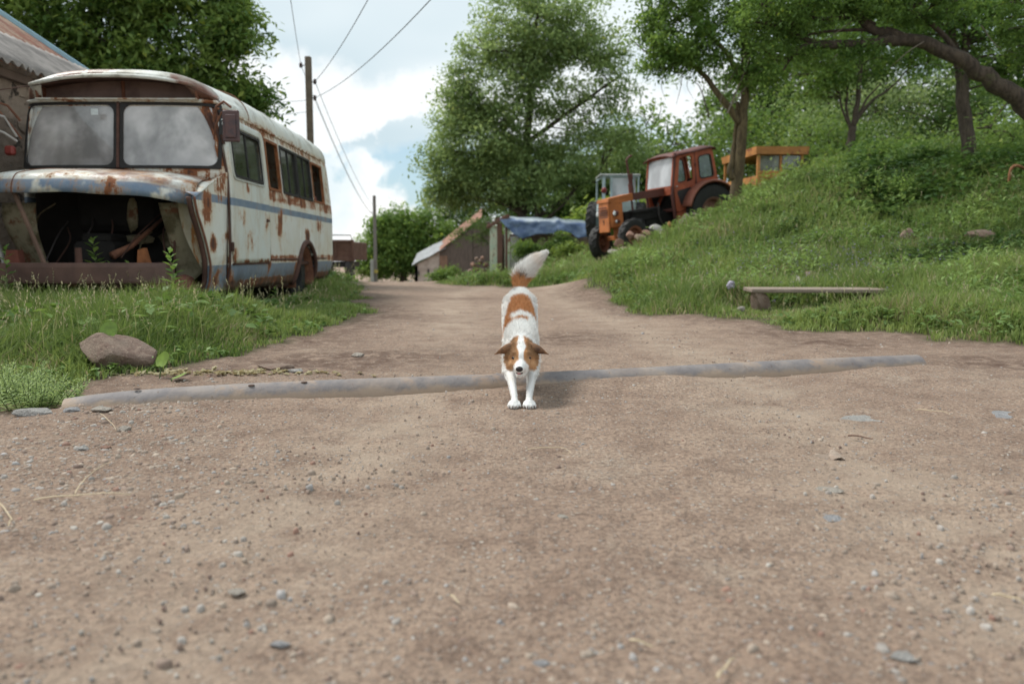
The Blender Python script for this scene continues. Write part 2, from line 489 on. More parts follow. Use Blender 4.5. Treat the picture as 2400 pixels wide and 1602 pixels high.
peb2 = n.M('MULTIPLY', n.mr(vp2, .38, .3), n.mr(vc2[0], .68, .74, sm=False))
c = n.mix(n.M('MULTIPLY', peb2, .7), c, n.mix(vc2[1], (.55, .48, .42), (.15, .10, .08)))
c = n.mix(n.M('MULTIPLY', cs[1], n.mr(n.noise(9, 6, .7), .32, .62)), c, (.13, .082, .062))
soil = n.mix(n.mr(n.noise(6, 5, .7), .4, .62), (.075, .062, .035), (.05, .075, .022))
c = n.mix(cs[0], c, soil)
h = n.M('ADD', n.M('MULTIPLY', n.noise(90, 4, .8), .5), n.M('ADD', n.M('MULTIPLY', n.noise(22, 4, .7), 1.0), n.M('MULTIPLY', peb, .5)))
n.bump(h, .022, 1.0)
MAT_DIRT = n.fin(c, .95, spec=.2)

def build_ground():
    def ax(L0, L1, n0, c, a):
        t = np.linspace(-1, 1, n0); s = np.sinh(a * t) / math.sinh(a)
        return c + np.where(t < 0, s * L0, s * L1)
    X = ax(230, 230, 440, 0, 6.4); Y = ax(60, 320, 440, 3.2, 6.4)
    x, y = np.meshgrid(X, Y, indexing='ij')
    z = height(x, y)
    near = sstep(14, 5, np.hypot(x, y))
    rx = x - .35 * np.sin(y * .35) - .02 * y
    trk = (np.exp(-((rx + .85) / .30) ** 2) + np.exp(-((rx - .85) / .30) ** 2)) * sstep(.3, .7, fbm(x * .5, y * .9, 0, 3, 19) + .15)
    z = z - near * trk * .006
    # churned earth beside the bus and wheel ruts
    mudc = [gp(870, 745), gp(880, 835), gp(700, 850), gp(820, 850), gp(1950, 800), gp(2330, 850), gp(1300, 790), gp(1850, 780), gp(1100, 700), gp(700, 800)]
    mud = np.zeros_like(x)
    for i, m in enumerate(mudc): mud = np.maximum(mud, np.exp(-(((x - m[0]) / (.75 if i < 2 else .55)) ** 2 + ((y - m[1]) / .5) ** 2)))
    mud = np.maximum(mud, .75 * sstep(-.75, -.1, veg(x, y)) * sstep(30, 10, y)) * sstep(2.8, 3.9, y)
    z = z + near * mud * (fbm(x * 12, y * 12, 0, 3, 14) - .5) * .03
    v = sstep(-.12, .15, veg(x, y))
    nx, ny = x.shape
    V = np.stack([x, y, z], -1).reshape(-1, 3)
    i, j = np.meshgrid(np.arange(nx - 1), np.arange(ny - 1), indexing='ij'); a = (i * ny + j).ravel()
    F = np.stack([a, a + ny, a + ny + 1, a + 1], 1)
    colr = np.stack([v.ravel(), mud.ravel(), trk.ravel() * .6], 1)
    o = obj('ground', mesh_np('ground', V, F, MAT_DIRT, colr, True), None, kind='structure')
build_ground()

# ---------------------------------------------------------------- pipe across the track
n = N('pipe_metal')
c = n.mix(n.mr(n.noise(6, 6, .6), .35, .65), (.17, .155, .158), (.25, .225, .215))
c = n.mix(n.mr(n.noise(3, 7, .7), .52, .66), c, (.33, .235, .17))
c = n.mix(n.mr(n.noise(40, 3, .7), .62, .7), c, (.12, .08, .06))
n.bump(n.noise(18, 5, .6), .006)
pz = n.sep()[2]
c = n.mix(n.mr(n.M('ADD', pz, n.M('MULTIPLY', n.M('SUBTRACT', n.noise(4.5, 6, .7), .5), .11)), .050, .018), c, (.36, .27, .20))
c = n.mix(n.M('MULTIPLY', n.mr(n.noise(2.1, 5, .7), .42, .66), .5), c, (.36, .28, .22))
MAT_PIPE = n.fin(c, .72, .1)
b = B()
ts = np.linspace(0, 1, 60)
axisp = PA[None] * (1 - ts[:, None]) + PB[None] * ts[:, None]
axisp[:, 2] = .075 - PIPE_R
axisp[:, 2] += -.03 * np.exp(-ts / .05) + .004 * np.sin(ts * 9)
axisp[:, :2] += (_pn * .003)[None] * np.sin(ts * 9)[:, None]
a = np.arange(28) * 2 * PI / 28
ring = lambda r: axisp[:, None] + r * (np.cos(a)[None, :, None] * np.array((*_pn, 0)) + np.sin(a)[None, :, None] * np.array((0, 0, 1.)))
o_, i_ = ring(PIPE_R), ring(PIPE_R - .008)
b.grid(np.concatenate([o_, i_[::-1]], 0), True, True)
pipe = obj('steel_pipe', b, MAT_PIPE, smooth=40, label='long grey steel pipe half buried across the dirt road', cat='pipe')
MAT_PIT = simple('rust_pit', (.10, .055, .035))
for k, (px, py) in enumerate([(590, 905), (712, 898), (326, 915)]):
    p = gp(px, py, .06); d, t = pipe_d(p[0], p[1])
    q = PA + (PB - PA) * (t / PLEN)
    an = 1.9 - .1 * k
    b = B().lathe([(.010, 0), (.016, .003), (.013, .006), (.004, .004)], (0, 0, 0), 'z', 10)
    v = b.v[-1]; Rm = np.array(Euler((0.0, 0, 0)).to_matrix())
    b.v[-1] = v @ Rm.T + np.array([q[0] + _pn[0] * math.cos(an) * PIPE_R, q[1] + _pn[1] * math.cos(an) * PIPE_R, .075 - PIPE_R + math.sin(an) * PIPE_R])
    obj('rust_pit', b, MAT_PIT, pipe)

# ---------------------------------------------------------------- stones
def stone_mat(name, c, c2, sc=7):
    n = N(name)
    cc = n.mix(n.mr(n.noise(sc, 7, .7), .35, .65), c, c2)
    cc = n.mix(n.mr(n.noise(sc * 4, 4, .7), .6, .72), cc, tuple(q * .5 for q in c))
    cc = n.mix(n.M('MULTIPLY', n.mr(n.noise(sc * 1.7, 8, .75), .5, .62), .5), cc, tuple(min(1, q * 1.45) for q in c))
    n.bump(n.M('ADD', n.noise(sc * 3, 7, .7), n.M('MULTIPLY', n.noise(sc * 12, 5, .7), .4)), .035)
    return n.fin(cc, .9)
MS_BROWN = stone_mat('stone_brown', (.36, .27, .21), (.24, .15, .115))
MS_GREY = stone_mat('stone_grey', (.46, .44, .41), (.37, .35, .335))
MS_PALE = stone_mat('stone_pale', (.50, .46, .40), (.38, .32, .27))
MS_BLUE = stone_mat('stone_blue', (.42, .415, .42), (.33, .32, .325))
MS_RED = stone_mat('stone_red', (.38, .22, .16), (.26, .15, .11))
def stone(loc, size, mat, label, seed, rotz=0, sink=.3, jit=.42, name='stone', group=None, tilt=0):
    b = B().ball((0, 0, 0), [q / 2 for q in size], 34, (0, 0, 0), jit, seed)
    v = b.v[0]
    s = np.array(size) / 2
    # flattened facets so that it reads as broken rock
    r2 = np.random.default_rng(seed)
    for q in range(16):
        nn = r2.normal(size=3); nn[2] *= .8; nn /= np.linalg.norm(nn); off = r2.uniform(.50, .80)
        u = v / s; d = u @ nn - off; u = u - np.maximum(d, 0)[:, None] * nn * .85; v = u * s
    v = v * (1 + .10 * (fbm(v[:, 0] / size[0] * 5 + seed, v[:, 1] / size[0] * 5, v[:, 2] / size[0] * 5, 3, seed) - .5))[:, None]
    b.v[0] = v
    o = obj(name, b, mat, smooth=28, label=label, cat='stone', group=group)
    o.location = (loc[0], loc[1], loc[2] + size[2] * (.5 - sink)); o.rotation_euler = (0, tilt, rotz)
    return o
def stone_px(px, py, w_px, hratio, mat, label, seed, depth=.8, Y=None, sink=.35, **k):
    p = gp(px, py) if Y is None else at(px, py, Y)
    p[2] = hz(p[0], p[1])
    w = w_px / FPX * p[1]
    if hratio < .2: hratio = .13; sink = .80; k['jit'] = .5
    return stone(p, (w, w * depth, w * hratio), mat, label, seed, sink=sink, **k)
# the boulder in the grass beside the pipe
p = gp(258, 878); p[2] = hz(p[0], p[1]) - .02
stone(p + np.array((0, .18, 0)), (.50, .38, .30), MS_BROWN, 'large brown boulder in the grass behind the left end of the pipe', 14, .25, .22, .2, tilt=.16)
stone_px(85, 975, 100, .25, MS_GREY, 'flat grey stone below the bushy weeds at the left edge', 3, .7)
stone_px(164, 975, 46, .4, MS_BLUE, 'bluish stone just right of the flat grey stone by the weeds', 4)
stone_px(238, 974, 66, .25, MS_PALE, 'flat pale stone touching the front of the pipe end', 5)
stone_px(291, 1012, 42, .6, MS_PALE, 'rounded pale stone standing up in the gravel patch', 6)
stone_px(190, 1051, 34, .5, MS_GREY, 'pale grey pebble at the left side of the gravel patch', 7)
stone_px(247, 1049, 30, .5, MS_RED, 'tan pebble in the middle of the gravel patch', 8)
stone_px(645, 868, 90, .22, MS_BROWN, 'wide brown rock embedded in the dirt behind the pipe', 9)
stone_px(690, 874, 50, .25, MS_GREY, 'small grey rock beside the wide embedded rock behind the pipe', 10)
stone_px(838, 836, 42, .4, MS_PALE, 'pale rock on the churned earth at the grass edge', 11)
stone_px(558, 1386, 50, .25, MS_PALE, 'cream white stone alone in the dirt at lower left', 12, 1.1)
stone_px(655, 1506, 56, .3, MS_BLUE, 'bluish grey stone near the bottom of the road, left of centre', 13)
stone_px(1272, 1546, 58, .3, MS_BLUE, 'dark bluish stone near the bottom centre of the road', 15)
stone_px(1388, 1522, 90, .12, MS_GREY, 'long flat grey stone right of the dark bluish one', 16, .6)
stone_px(2120, 1538, 92, .12, MS_GREY, 'large flat grey slab at the lower right of the road', 17, .8)
stone_px(2025, 978, 120, .06, MS_GREY, 'wide worn rock flush with the road on the right', 18, 1.2)
stone_px(2340, 968, 110, .07, MS_BLUE, 'bluish worn rock flush with the road at the right edge', 19, 1.2)
stone_px(1940, 1150, 80, .07, MS_PALE, 'pale rough patch of rock below the dead leaf', 20, 1.1)
stone_px(1948, 1210, 70, .08, MS_BLUE, 'grey rock half sunk in the road below the pale rock patch', 21, 1.)
stone_px(1318, 1218, 30, .2, MS_PALE, 'small pale stone in the road in front of the dog', 22, 1.)
# stones of the right bank
stone(np.array((gp(1778, 738)[0], gp(1778, 738)[1], 0.02)), (.31, .28, .44), MS_BROWN, 'pinkish rock propping up the left end of the plank', 31, .4, .25, .2, tilt=-.5)
stone(np.array((at(2030, 690, 9.4)[0], 9.4, .06)), (.34, .3, .24), MS_BROWN, 'low rock under the right end of the plank', 32, 0, .2, .2)
for k, (px, py, Y, w, h, mat, lab) in enumerate([
        (1868, 674, 10.3, 70, .7, MS_PALE, 'pale rock just above the middle of the plank'),
        (1900, 655, 11.0, 40, .9, MS_BROWN, 'small brown rock above the pale one behind the plank'),
        (1858, 648, 11.2, 30, .9, MS_BROWN, 'leftmost of the small brown rocks behind the plank'),
        (1980, 652, 11.0, 46, .5, MS_RED, 'reddish rock behind the plank on the right'),
        (2122, 584, 12.8, 52, .8, MS_BROWN, 'brown rock showing on the slope among purple flowers'),
        (2292, 604, 12.0, 80, .5, MS_BROWN, 'wide tan rock on the slope at the right edge'),
        (1985, 612, 12.4, 20, 1.0, MS_RED, 'tiny orange rock on the slope above the plank'),
        (1735, 765, 9.0, 26, .5, MS_PALE, 'small pale rock on the dirt left of the plank')]):
    p = at(px, py, Y); p[2] = hz(p[0], p[1]) + .03
    w = w / FPX * Y * 1.05
    stone(p, (w, w * .9, w * h * 1.2), mat, lab, 40 + k, k, .25, .22)

def pebble_field():
    """countless gravel: one object"""
    T = np.array([[0, 1, 2], [0, 2, 3], [0, 3, 4], [0, 4, 1]])  # half buried pyramid-like pebbles with 6 sided rim
    r = rng
    m = 17000
    u = r.random(m)
    y = 1.05 * (11.0 / 1.05) ** u
    x = r.normal(0, 1, m) * 0 + (r.random(m) * 2 - 1) * (y * .70 + .3)
    keep = (vnoise(x * 1.6, y * 1.6, 0, 51) ** 2 * 1.6 + .12 > r.random(m)) & (veg(x, y) < .05)
    x, y = x[keep], y[keep]
    s = .0022 * np.exp(r.normal(0, .50, len(x))) * (1 + .16 * y)
    # gravel patch in front of the left pipe end
    gx, gy = [], []
    for (px, py, k, sd) in [(300, 985, 800, .20), (240, 1060, 900, .22), (200, 1120, 650, .25), (120, 1180, 500, .25), (330, 955, 500, .16), (60, 1280, 260, .2), (620, 1480, 120, .2), (2200, 1450, 260, .22), (1400, 1500, 150, .2), (2330, 1230, 150, .3), (900, 1000, 0, .1), (420, 885, 200, .25), (1450, 728, 260, .35)]:
        c0 = gp(px, py); gx.append(r.normal(c0[0], sd * 1.3, k)); gy.append(r.normal(c0[1], sd, k))
    gx = np.concatenate(gx); gy = np.concatenate(gy)
    x = np.r_[x, gx]; y = np.r_[y, gy]; s = np.r_[s, .0045 * np.exp(r.normal(0, .55, len(gx)))]
    s = np.minimum(s, .016)
    d, t = pipe_d(x, y); ok = ~((np.abs(d) < .1) & (t > -.05) & (t < PLEN + .05))
    x, y, s = x[ok], y[ok], s[ok]; m = len(x)
    z = height(x, y)
    a0 = r.random(m) * 6.28
    k = 7
    ang = a0[:, None] + np.arange(k) * 2 * PI / k
    rad = s[:, None] * r.uniform(.7, 1.25, (m, k)); asp = r.uniform(.55, 1, m)[:, None]
    o0 = r.random(m)[:, None] * 3.14
    ux, uy = rad * np.cos(ang), rad * np.sin(ang) * asp
    X = ux * np.cos(o0) - uy * np.sin(o0); Y = ux * np.sin(o0) + uy * np.cos(o0)
    hh = s * r.uniform(.15, .65, m)
    rim = np.stack([x[:, None] + X, y[:, None] + Y, (z - s * .9)[:, None] + 0 * X], -1)
    mid_ = np.stack([x[:, None] + X * .92, y[:, None] + Y * .92, (z + hh * .35)[:, None] + r.normal(0, .12, X.shape) * s[:, None]], -1)
    top = np.stack([x[:, None] + X * .5, y[:, None] + Y * .5, (z + hh)[:, None] + r.normal(0, .1, X.shape) * s[:, None]], -1)
    ctr = np.stack([x, y, z + hh * 1.05], -1)[:, None]
    V = np.concatenate([rim, mid_, top, ctr], 1)
    f = []
    for L in (0, 1):
        for j in range(k):
            a, b_ = L * k + j, L * k + (j + 1) % k
            f += [[a, b_, b_ + k], [a, b_ + k, a + k]]
    for j in range(k): f.append([2 * k + j, 2 * k + (j + 1) % k, 3 * k])
    f = np.array(f); nv = 3 * k + 1
    F = (np.arange(m)[:, None, None] * nv + f[None]).reshape(-1, 3)
    pal = np.array([(.34, .27, .215), (.42, .34, .27), (.30, .22, .175), (.42, .385, .35), (.40, .385, .375), (.50, .46, .41), (.33, .19, .14), (.22, .15, .12), (.36, .27, .21)])
    ci = r.choice(len(pal), m, p=[.26, .20, .14, .12, .06, .05, .04, .03, .1])
    C = np.repeat(pal[ci] * r.uniform(.8, 1.15, (m, 1)), nv, 0)
    n = N('gravel'); MG = n.fin(n.mix(n.mr(n.noise(60, 4, .7), .3, .7), n.attr(), n.mix(.4, n.attr(), (.15, .11, .09))), .9)
    obj('gravel', mesh_np('gravel', V.reshape(-1, 3), F, MG, C), None, kind='stuff', label='loose gravel and pebbles scattered over the dirt road', cat='gravel')
pebble_field()

MAT_STRAW = simple('straw', (.62, .50, .33), .6, .15)
MAT_TWIG = simple('twig', (.17, .09, .06), .8, .3)
def straw(pxs, r, label, mat=MAT_STRAW, name='straw', cat='straw', lift=.012):
    P = []
    for k, (a, c) in enumerate(pxs):
        q = gp(a, c); q[2] = hz(q[0], q[1]) + lift + .004 * (k % 2); P.append(q)
    P = np.array(P); t = np.linspace(0, len(P) - 1, 5 * (len(P) - 1) + 1)
    P = np.stack([np.interp(t, np.arange(len(P)), P[:, i]) for i in range(3)], 1)
    P[:, 2] += .003 * np.sin(t * 5)
    c0 = P[0].copy()
    obj(name, B().tube(P - c0, np.linspace(r, r * .55, len(P)), 5), mat, loc=c0, label=label, cat=cat)
straw([(80, 1182), (200, 1173), (305, 1167)], .0022, 'long straight straw lying across the gravel at the left')
straw([(176, 1163), (200, 1130), (258, 1090)], .0018, 'bent straw above the long straight one on the gravel')
straw([(0, 1188), (28, 1222), (20, 1238)], .0022, 'hooked straw at the left edge of the road')
straw([(1236, 1058), (1312, 1053), (1338, 1063), (1316, 1070)], .0013, 'thin bent straw on the road in front of the dog')
straw([(2146, 957), (2190, 965), (2226, 971)], .0022, 'pale straw on the right of the road below the pipe end')
straw([(1680, 1602), (1700, 1570), (1722, 1546)], .0026, 'yellow straw at the bottom edge of the road')
straw([(2325, 1394), (2370, 1400), (2402, 1410)], .0026, 'yellow straw at the right edge low on the road')
straw([(1056, 1410), (1076, 1428)], .0024, 'short yellow straw stub at lower centre of the road')
straw([(1988, 1030), (2045, 1042)], .0035, 'short reddish twig on the right of the road', MAT_TWIG, 'twig', 'twig')
straw([(236, 985), (262, 1000), (272, 1014)], .0016, 'thin straw among the stones before the pipe end')
straw([(1476, 1510), (1530, 1519)], .0026, 'short tan stalk near the flat stone at the bottom', MAT_STRAW)
# dead leaf
c0 = gp(1944, 1068); c0[2] = hz(c0[0], c0[1]) - .004
w = .062
poly = [(-1, 0), (-.7, .15), (-.45, .2), (-.2, .35), (.1, .3), (.25, .75), (.5, .85), (.7, .5), (1, .3), (.85, -.1), (1.0, -.4), (.6, -.3), (.3, -.55), (-.1, -.3), (-.5, -.3)]
b = B(); V = [(x * w, y * w * .8, .012 * math.sin(x * 4) + .010 * y) for x, y in poly] + [(0, 0, .014)]
b.add(V, [[i, (i + 1) % len(poly), len(poly)] for i in range(len(poly))])
obj('dead_leaf', b, simple('dead_leaf', (.47, .36, .28), .7, .3, 30), loc=c0, label='crumpled dry tan leaf lying on the right of the road', cat='leaf', solid=.001)

# ---------------------------------------------------------------- leaves and blades
def leaf_mat(name, trans=.42, val=1.42, rough=.55, spec=.25):
    n = N(name); t = n.t
    h0 = t.nodes.new('ShaderNodeHueSaturation'); h0.inputs['Saturation'].default_value = .96; h0.inputs['Value'].default_value = val; n.L(n.attr(), h0.inputs['Color']); col = h0.outputs[0]
    n.fin(col, rough, spec=spec)
    tr = t.nodes.new('ShaderNodeBsdfTranslucent'); mx = t.nodes.new('ShaderNodeMixShader')
    hs = t.nodes.new('ShaderNodeHueSaturation'); hs.inputs['Hue'].default_value = .485; hs.inputs['Saturation'].default_value = 1.1; hs.inputs['Value'].default_value = 1.25
    n.L(col, hs.inputs['Color']); n.L(hs.outputs[0], tr.inputs[0])
    mx.inputs[0].default_value = trans
    n.L(n.p.outputs[0], mx.inputs[1]); n.L(tr.outputs[0], mx.inputs[2]); n.L(mx.outputs[0], n.out.inputs[0])
    return n.m
MAT_LEAF = leaf_mat('leaves')
MAT_GRASS = leaf_mat('grass', .36, 1.18)
MAT_HERB = leaf_mat('herb_leaves', .34, 1.16)
def unit(a): return a / (np.linalg.norm(a, axis=-1, keepdims=True) + 1e-9)
def leaf_geo(c, s, asp=.45, up=.35, r=rng, droop=0, d=None):
    """c (m,3) centres, s (m) lengths -> verts (m,4,3)"""
    m = len(c)
    if d is None: d = r.normal(size=(m, 3)); d[:, 2] = d[:, 2] * .6 - droop
    d = unit(d)
    nn = r.normal(size=(m, 3)) * (1 - up); nn[:, 2] += up * 2
    side = unit(np.cross(d, nn)); nrm = np.cross(side, d)
    s = np.asarray(s)[:, None]
    V = np.stack([c - d * s * .5, c - side * s * asp * .5 + nrm * s * .09, c + d * s * .5, c + side * s * asp * .5 + nrm * s * .09], 1)
    return V
def leaves_mesh(name, V, C, mat=None):
    m = len(V)
    return mesh_np(name, V.reshape(-1, 3), np.arange(m * 4).reshape(m, 4), mat or MAT_LEAF, np.repeat(C, 4, 0))
def blades(x, y, z, h, w, lean, C, r=rng):
    m = len(x); a = r.random(m) * 2 * PI; la = r.random(m) * 2 * PI
    dx, dy = np.cos(a) * w, np.sin(a) * w
    lx, ly = np.cos(la) * lean * h, np.sin(la) * lean * h
    P = np.zeros((m, 5, 3))
    P[:, 0] = np.stack([x - dx, y - dy, z - .02], 1); P[:, 1] = np.stack([x + dx, y + dy, z - .02], 1)
    P[:, 2] = np.stack([x - dx * .8 + lx * .3, y - dy * .8 + ly * .3, z + h * .55], 1)
    P[:, 3] = np.stack([x + dx * .8 + lx * .3, y + dy * .8 + ly * .3, z + h * .55], 1)
    P[:, 4] = np.stack([x + lx, y + ly, z + h * np.sqrt(np.maximum(.1, 1 - .6 * lean ** 2))], 1)
    f = np.array([[0, 1, 3], [0, 3, 2], [2, 3, 4]])
    F = (np.arange(m)[:, None, None] * 5 + f[None]).reshape(-1, 3)
    return P.reshape(-1, 3), F, np.repeat(C, 5, 0)
GPATCH = lambda x, y: fbm(x * 1.6, y * 1.6, 0, 3, 91)
def blade_len(x, y):
    v = veg(x, y)
    h = .05 + .15 * sstep(.02, .8, v)
    left = x < -1.5
    lush = sstep(5.2, 6.2, y) * sstep(9.2, 7.2, y) * sstep(-1.9, -3.1, x)
    h = np.where(left, (h + .12 * lush) * (.35 + 1.25 * GPATCH(x, y)), h * (.85 + .9 * vnoise(x * .8, y * .8, 0, 9)))
    h = h * (1 - .72 * lowz(x, y))
    return h
def build_grass():
    r = rng; P = []; F = []; C = []; off = 0
    def put(v, f, c):
        nonlocal off
        P.append(v); F.append(f + off); C.append(c); off += len(v)
    def region(m, x0, x1, y0, y1, cond=None):
        u = r.random(m); y = y0 * (y1 / y0) ** u; x = x0 + (x1 - x0) * r.random(m)
        return x, y
    jobs = [(150000, lambda m: (lambda y: (-(1.35 + r.random(m) * 1.0) * 0 - y * (.17 + .52 * r.random(m)), y))(4.0 * (17 / 4.0) ** r.random(m))),
            (230000, lambda m: (lambda y: (y * (-.10 + .78 * r.random(m)), y))(5.6 * (34 / 5.6) ** r.random(m)))]
    for m, fn in jobs:
        x, y = fn(m); v = veg(x, y)
        k = (v > .02) & (r.random(len(x)) < .25 + .75 * sstep(0, .35, v))
        inbus = (x > -5.5) & (x < -3.2) & (y > 8.9) & (y < 14)
        k &= ~inbus
        x, y, v = x[k], y[k], v[k]
        z = height(x, y); h = blade_len(x, y) * r.uniform(.45, 1.25, len(x))
        w = .0026 + .00048 * y
        tone = fbm(x * .9, y * .9, 0, 3, 21) * 1.1 - .2 + r.random(len(x)) * .5
        c = np.array((.075, .135, .030))[None] * (1 - tone[:, None]) + np.array((.26, .33, .10))[None] * tone[:, None]
        dry = r.random(len(x)) < .04 + .26 * sstep(.55, .75, fbm(x * 1.1 + 4, y * 1.1, 0, 3, 93))
        c[dry] = np.array((.34, .30, .16)) * r.uniform(.7, 1.1, (dry.sum(), 1))
        put(*blades(x, y, z, h, w, r.uniform(.1, .95, len(x)), c))
    # tall seed stems in front of the bus and on the slope
    m = 9000; y = 4.4 * (26 / 4.4) ** r.random(m); x = y * r.uniform(-.68, .66, m); v = veg(x, y)
    k = (r.random(m) < np.where(x < 0, .45, .30)) & (v > .35) & ~((x > -5.5) & (x < -3.1) & (y > 8.0) & (y < 14)); x, y = x[k], y[k]
    z = height(x, y); h = (1 - .6 * lowz(x, y)) * np.where(x < 0, r.uniform(.22, .48, len(x)), r.uniform(.22, .42, len(x))); m = len(x)
    c = np.array((.25, .27, .12))[None] * r.uniform(.7, 1.2, (m, 1))
    la = r.random(m) * 6.28; ln = r.uniform(.05, .5, m)
    V, Fb, Cb = blades(x, y, z, h, .0012 + .00022 * y, ln, c); put(V, Fb, Cb)
    tip = V.reshape(m, 5, 3)[:, 4]; md = V.reshape(m, 5, 3)[:, 2]
    for q in range(5):     # seed heads
        t = .55 + .1 * q
        cc = md * (1 - t) + tip * t + r.normal(0, .004, (m, 3))
        s = .012 + .0016 * y
        d = unit(tip - md) + r.normal(0, .35, (m, 3))
        V = leaf_geo(cc, s * 1.3, .3, .2, d=d)
        V3 = V.reshape(-1, 3); Fq = np.arange(m * 4).reshape(m, 4)
        put(V3, np.concatenate([Fq[:, [0, 1, 2]], Fq[:, [0, 2, 3]]]), np.repeat(np.array((.40, .37, .22))[None] * r.uniform(.7, 1.15, (m, 1)), 4, 0))
    V = np.concatenate(P); Ft = np.concatenate(F); Cc = np.concatenate(C)
    left = V[:, 0] < -.9
    fl = left[Ft[:, 0]]
    for nm, msk, lab in (('grass', fl, 'long seeding grass around the front of the rusty bus'), ('grass', ~fl, 'rough green grass covering the slope on the right')):
        ff = Ft[msk]; used, inv = np.unique(ff, return_inverse=True)
        obj(nm, mesh_np(nm, V[used], inv.reshape(-1, 3), MAT_GRASS, Cc[used]), None, kind='stuff', label=lab, cat='grass')
build_grass()

def herb_field(name, label, m, xr, size, hgt, cols, cond, seed, droop=.1, asp=.6, group=None, per=11, cat='ground cover'):
    """leafy low plants: each has a stem position and a handful of leaves"""
    r = np.random.default_rng(seed)
    x, y = xr(r, m); k = cond(x, y, r); lz = lowz(x, y); k &= r.random(m) > lz * .93
    if cat != 'leaves': k &= (r.random(m) < .12 + .88 * sstep(.15, 1.0, veg(x, y)))
    x, y = x[k], y[k]; m = len(x)
    z = height(x, y)
    H = hgt(x, y) * r.uniform(.6, 1.3, m) * (1 - .6 * lowz(x, y))
    q = r.random((m, per)); a = r.random((m, per)) * 6.28; rr = (.25 + .5 * (1 - q)) * H[:, None] * .8
    c = np.stack([x[:, None] + np.cos(a) * rr, y[:, None] + np.sin(a) * rr, z[:, None] + H[:, None] * (.15 + .85 * q)], -1).reshape(-1, 3)
    d = np.stack([np.cos(a), np.sin(a), .1 - droop + 0 * a + r.normal(0, .35, a.shape)], -1).reshape(-1, 3)
    s = (size * (1 + .05 * y)[:, None] * r.uniform(.6, 1.3, (m, per))).ravel()
    V = leaf_geo(c, s, asp, .75, r, d=d)
    tone = ((fbm(x * 1.0, y * 1.0, 0, 3, seed) * 1.5 - .35).clip(0, 1)[:, None] * .8 + r.random((m, per)) * .45).ravel()[:, None]
    C = np.array(cols[0])[None] * (1 - tone) + np.array(cols[1])[None] * tone
    return obj(name, leaves_mesh(name, V, C, MAT_HERB), None, kind='stuff', label=label, cat=cat)
def xr_right(r, m):
    y = 5.7 * (36 / 5.7) ** r.random(m); return y * (-.08 + .76 * r.random(m)), y
def xr_left(r, m):
    y = 3.6 * (18 / 3.6) ** r.random(m); return -y * (.12 + .6 * r.random(m)), y
notbus = lambda x, y: ~((x > -5.45) & (x < -3.15) & (y > 8.8) & (y < 14))
herb_field('ground_cover', 'leafy green weeds spread over the slope on the right', 26000, xr_right, .050, lambda x, y: .10 + .10 * vnoise(x * .7, y * .7, 0, 3) + .12 * sstep(4, 9, x),
           ((.055, .115, .028), (.19, .285, .085)), lambda x, y, r: (veg(x, y) > .12) & (vnoise(x * .9, y * .9, 0, 61) + .20 * sstep(3, 9, x) > .40), 71)
herb_field('ground_cover', 'low leafy weeds between the bus and the dirt road', 9000, xr_left, .040, lambda x, y: .06 + .10 * sstep(.3, 1.2, veg(x, y)),
           ((.06, .125, .030), (.20, .31, .08)), lambda x, y, r: (veg(x, y) > .02) & notbus(x, y) & ((vnoise(x * 1.2, y * 1.2, 0, 62) > .45) | (y > 8.3) & (x > -3.4)), 72)
herb_field('ground_cover', 'broad leaved docks and nettles mixed in the grass in front of the bus', 1300, xr_left, .075, lambda x, y: .16 + .12 * vnoise(x, y, 0, 7),
           ((.05, .11, .025), (.18, .28, .07)), lambda x, y, r: (veg(x, y) > .25) & notbus(x, y) & (vnoise(x * 1.5, y * 1.5, 0, 64) > .40), 77, per=12)
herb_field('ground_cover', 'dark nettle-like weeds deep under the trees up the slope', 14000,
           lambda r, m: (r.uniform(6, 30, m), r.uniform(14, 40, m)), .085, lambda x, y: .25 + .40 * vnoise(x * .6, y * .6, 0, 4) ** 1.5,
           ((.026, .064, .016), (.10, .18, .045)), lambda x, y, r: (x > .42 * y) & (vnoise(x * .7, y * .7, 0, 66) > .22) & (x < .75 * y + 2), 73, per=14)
herb_field('purple_flowers', 'small purple flowers dotted among the weeds on the slope', 520,
           lambda r, m: (r.normal(4.8, 1.1, m), r.normal(11.6, 1.1, m)), .018, lambda x, y: .27 + 0 * x,
           ((.22, .16, .34), (.36, .28, .50)), lambda x, y, r: veg(x, y) > .3, 74, per=7, cat='flowers')
herb_field('white_flowers', 'tiny white flowers in the weeds beside the bus', 150,
           lambda r, m: (r.uniform(-3.1, -1.8, m), r.uniform(7, 12.5, m)), .014, lambda x, y: .16 + 0 * x,
           ((.6, .6, .5), (.75, .75, .68)), lambda x, y, r: (veg(x, y) > .1), 76, per=4, cat='flowers')

herb_field('tall_weeds', 'tall bright weed clumps rising above the grass on the right bank', 6500, xr_right, .060, lambda x, y: .28 + .22 * vnoise(x * .6, y * .6, 0, 13),
           ((.085, .16, .04), (.27, .38, .12)), lambda x, y, r: (veg(x, y) > .5) & (vnoise(x * 1.7, y * 1.7, 0, 65) > .54) & ~((x > 2.3) & (x < 4.4) & (y < 9.8)), 78, per=16, asp=.32, droop=-.25, cat='weeds')
herb_field('fallen_leaves', 'dry pale leaves lying at the edge of the left verge', 160,
           lambda r, m: (r.normal(gp(480, 878)[0], .38, m), r.normal(gp(480, 878)[1], .05, m)), .035, lambda x, y: .012 + 0 * x,
           ((.30, .25, .13), (.42, .38, .22)), lambda x, y, r: x < 5, 79, per=3, cat='leaves')

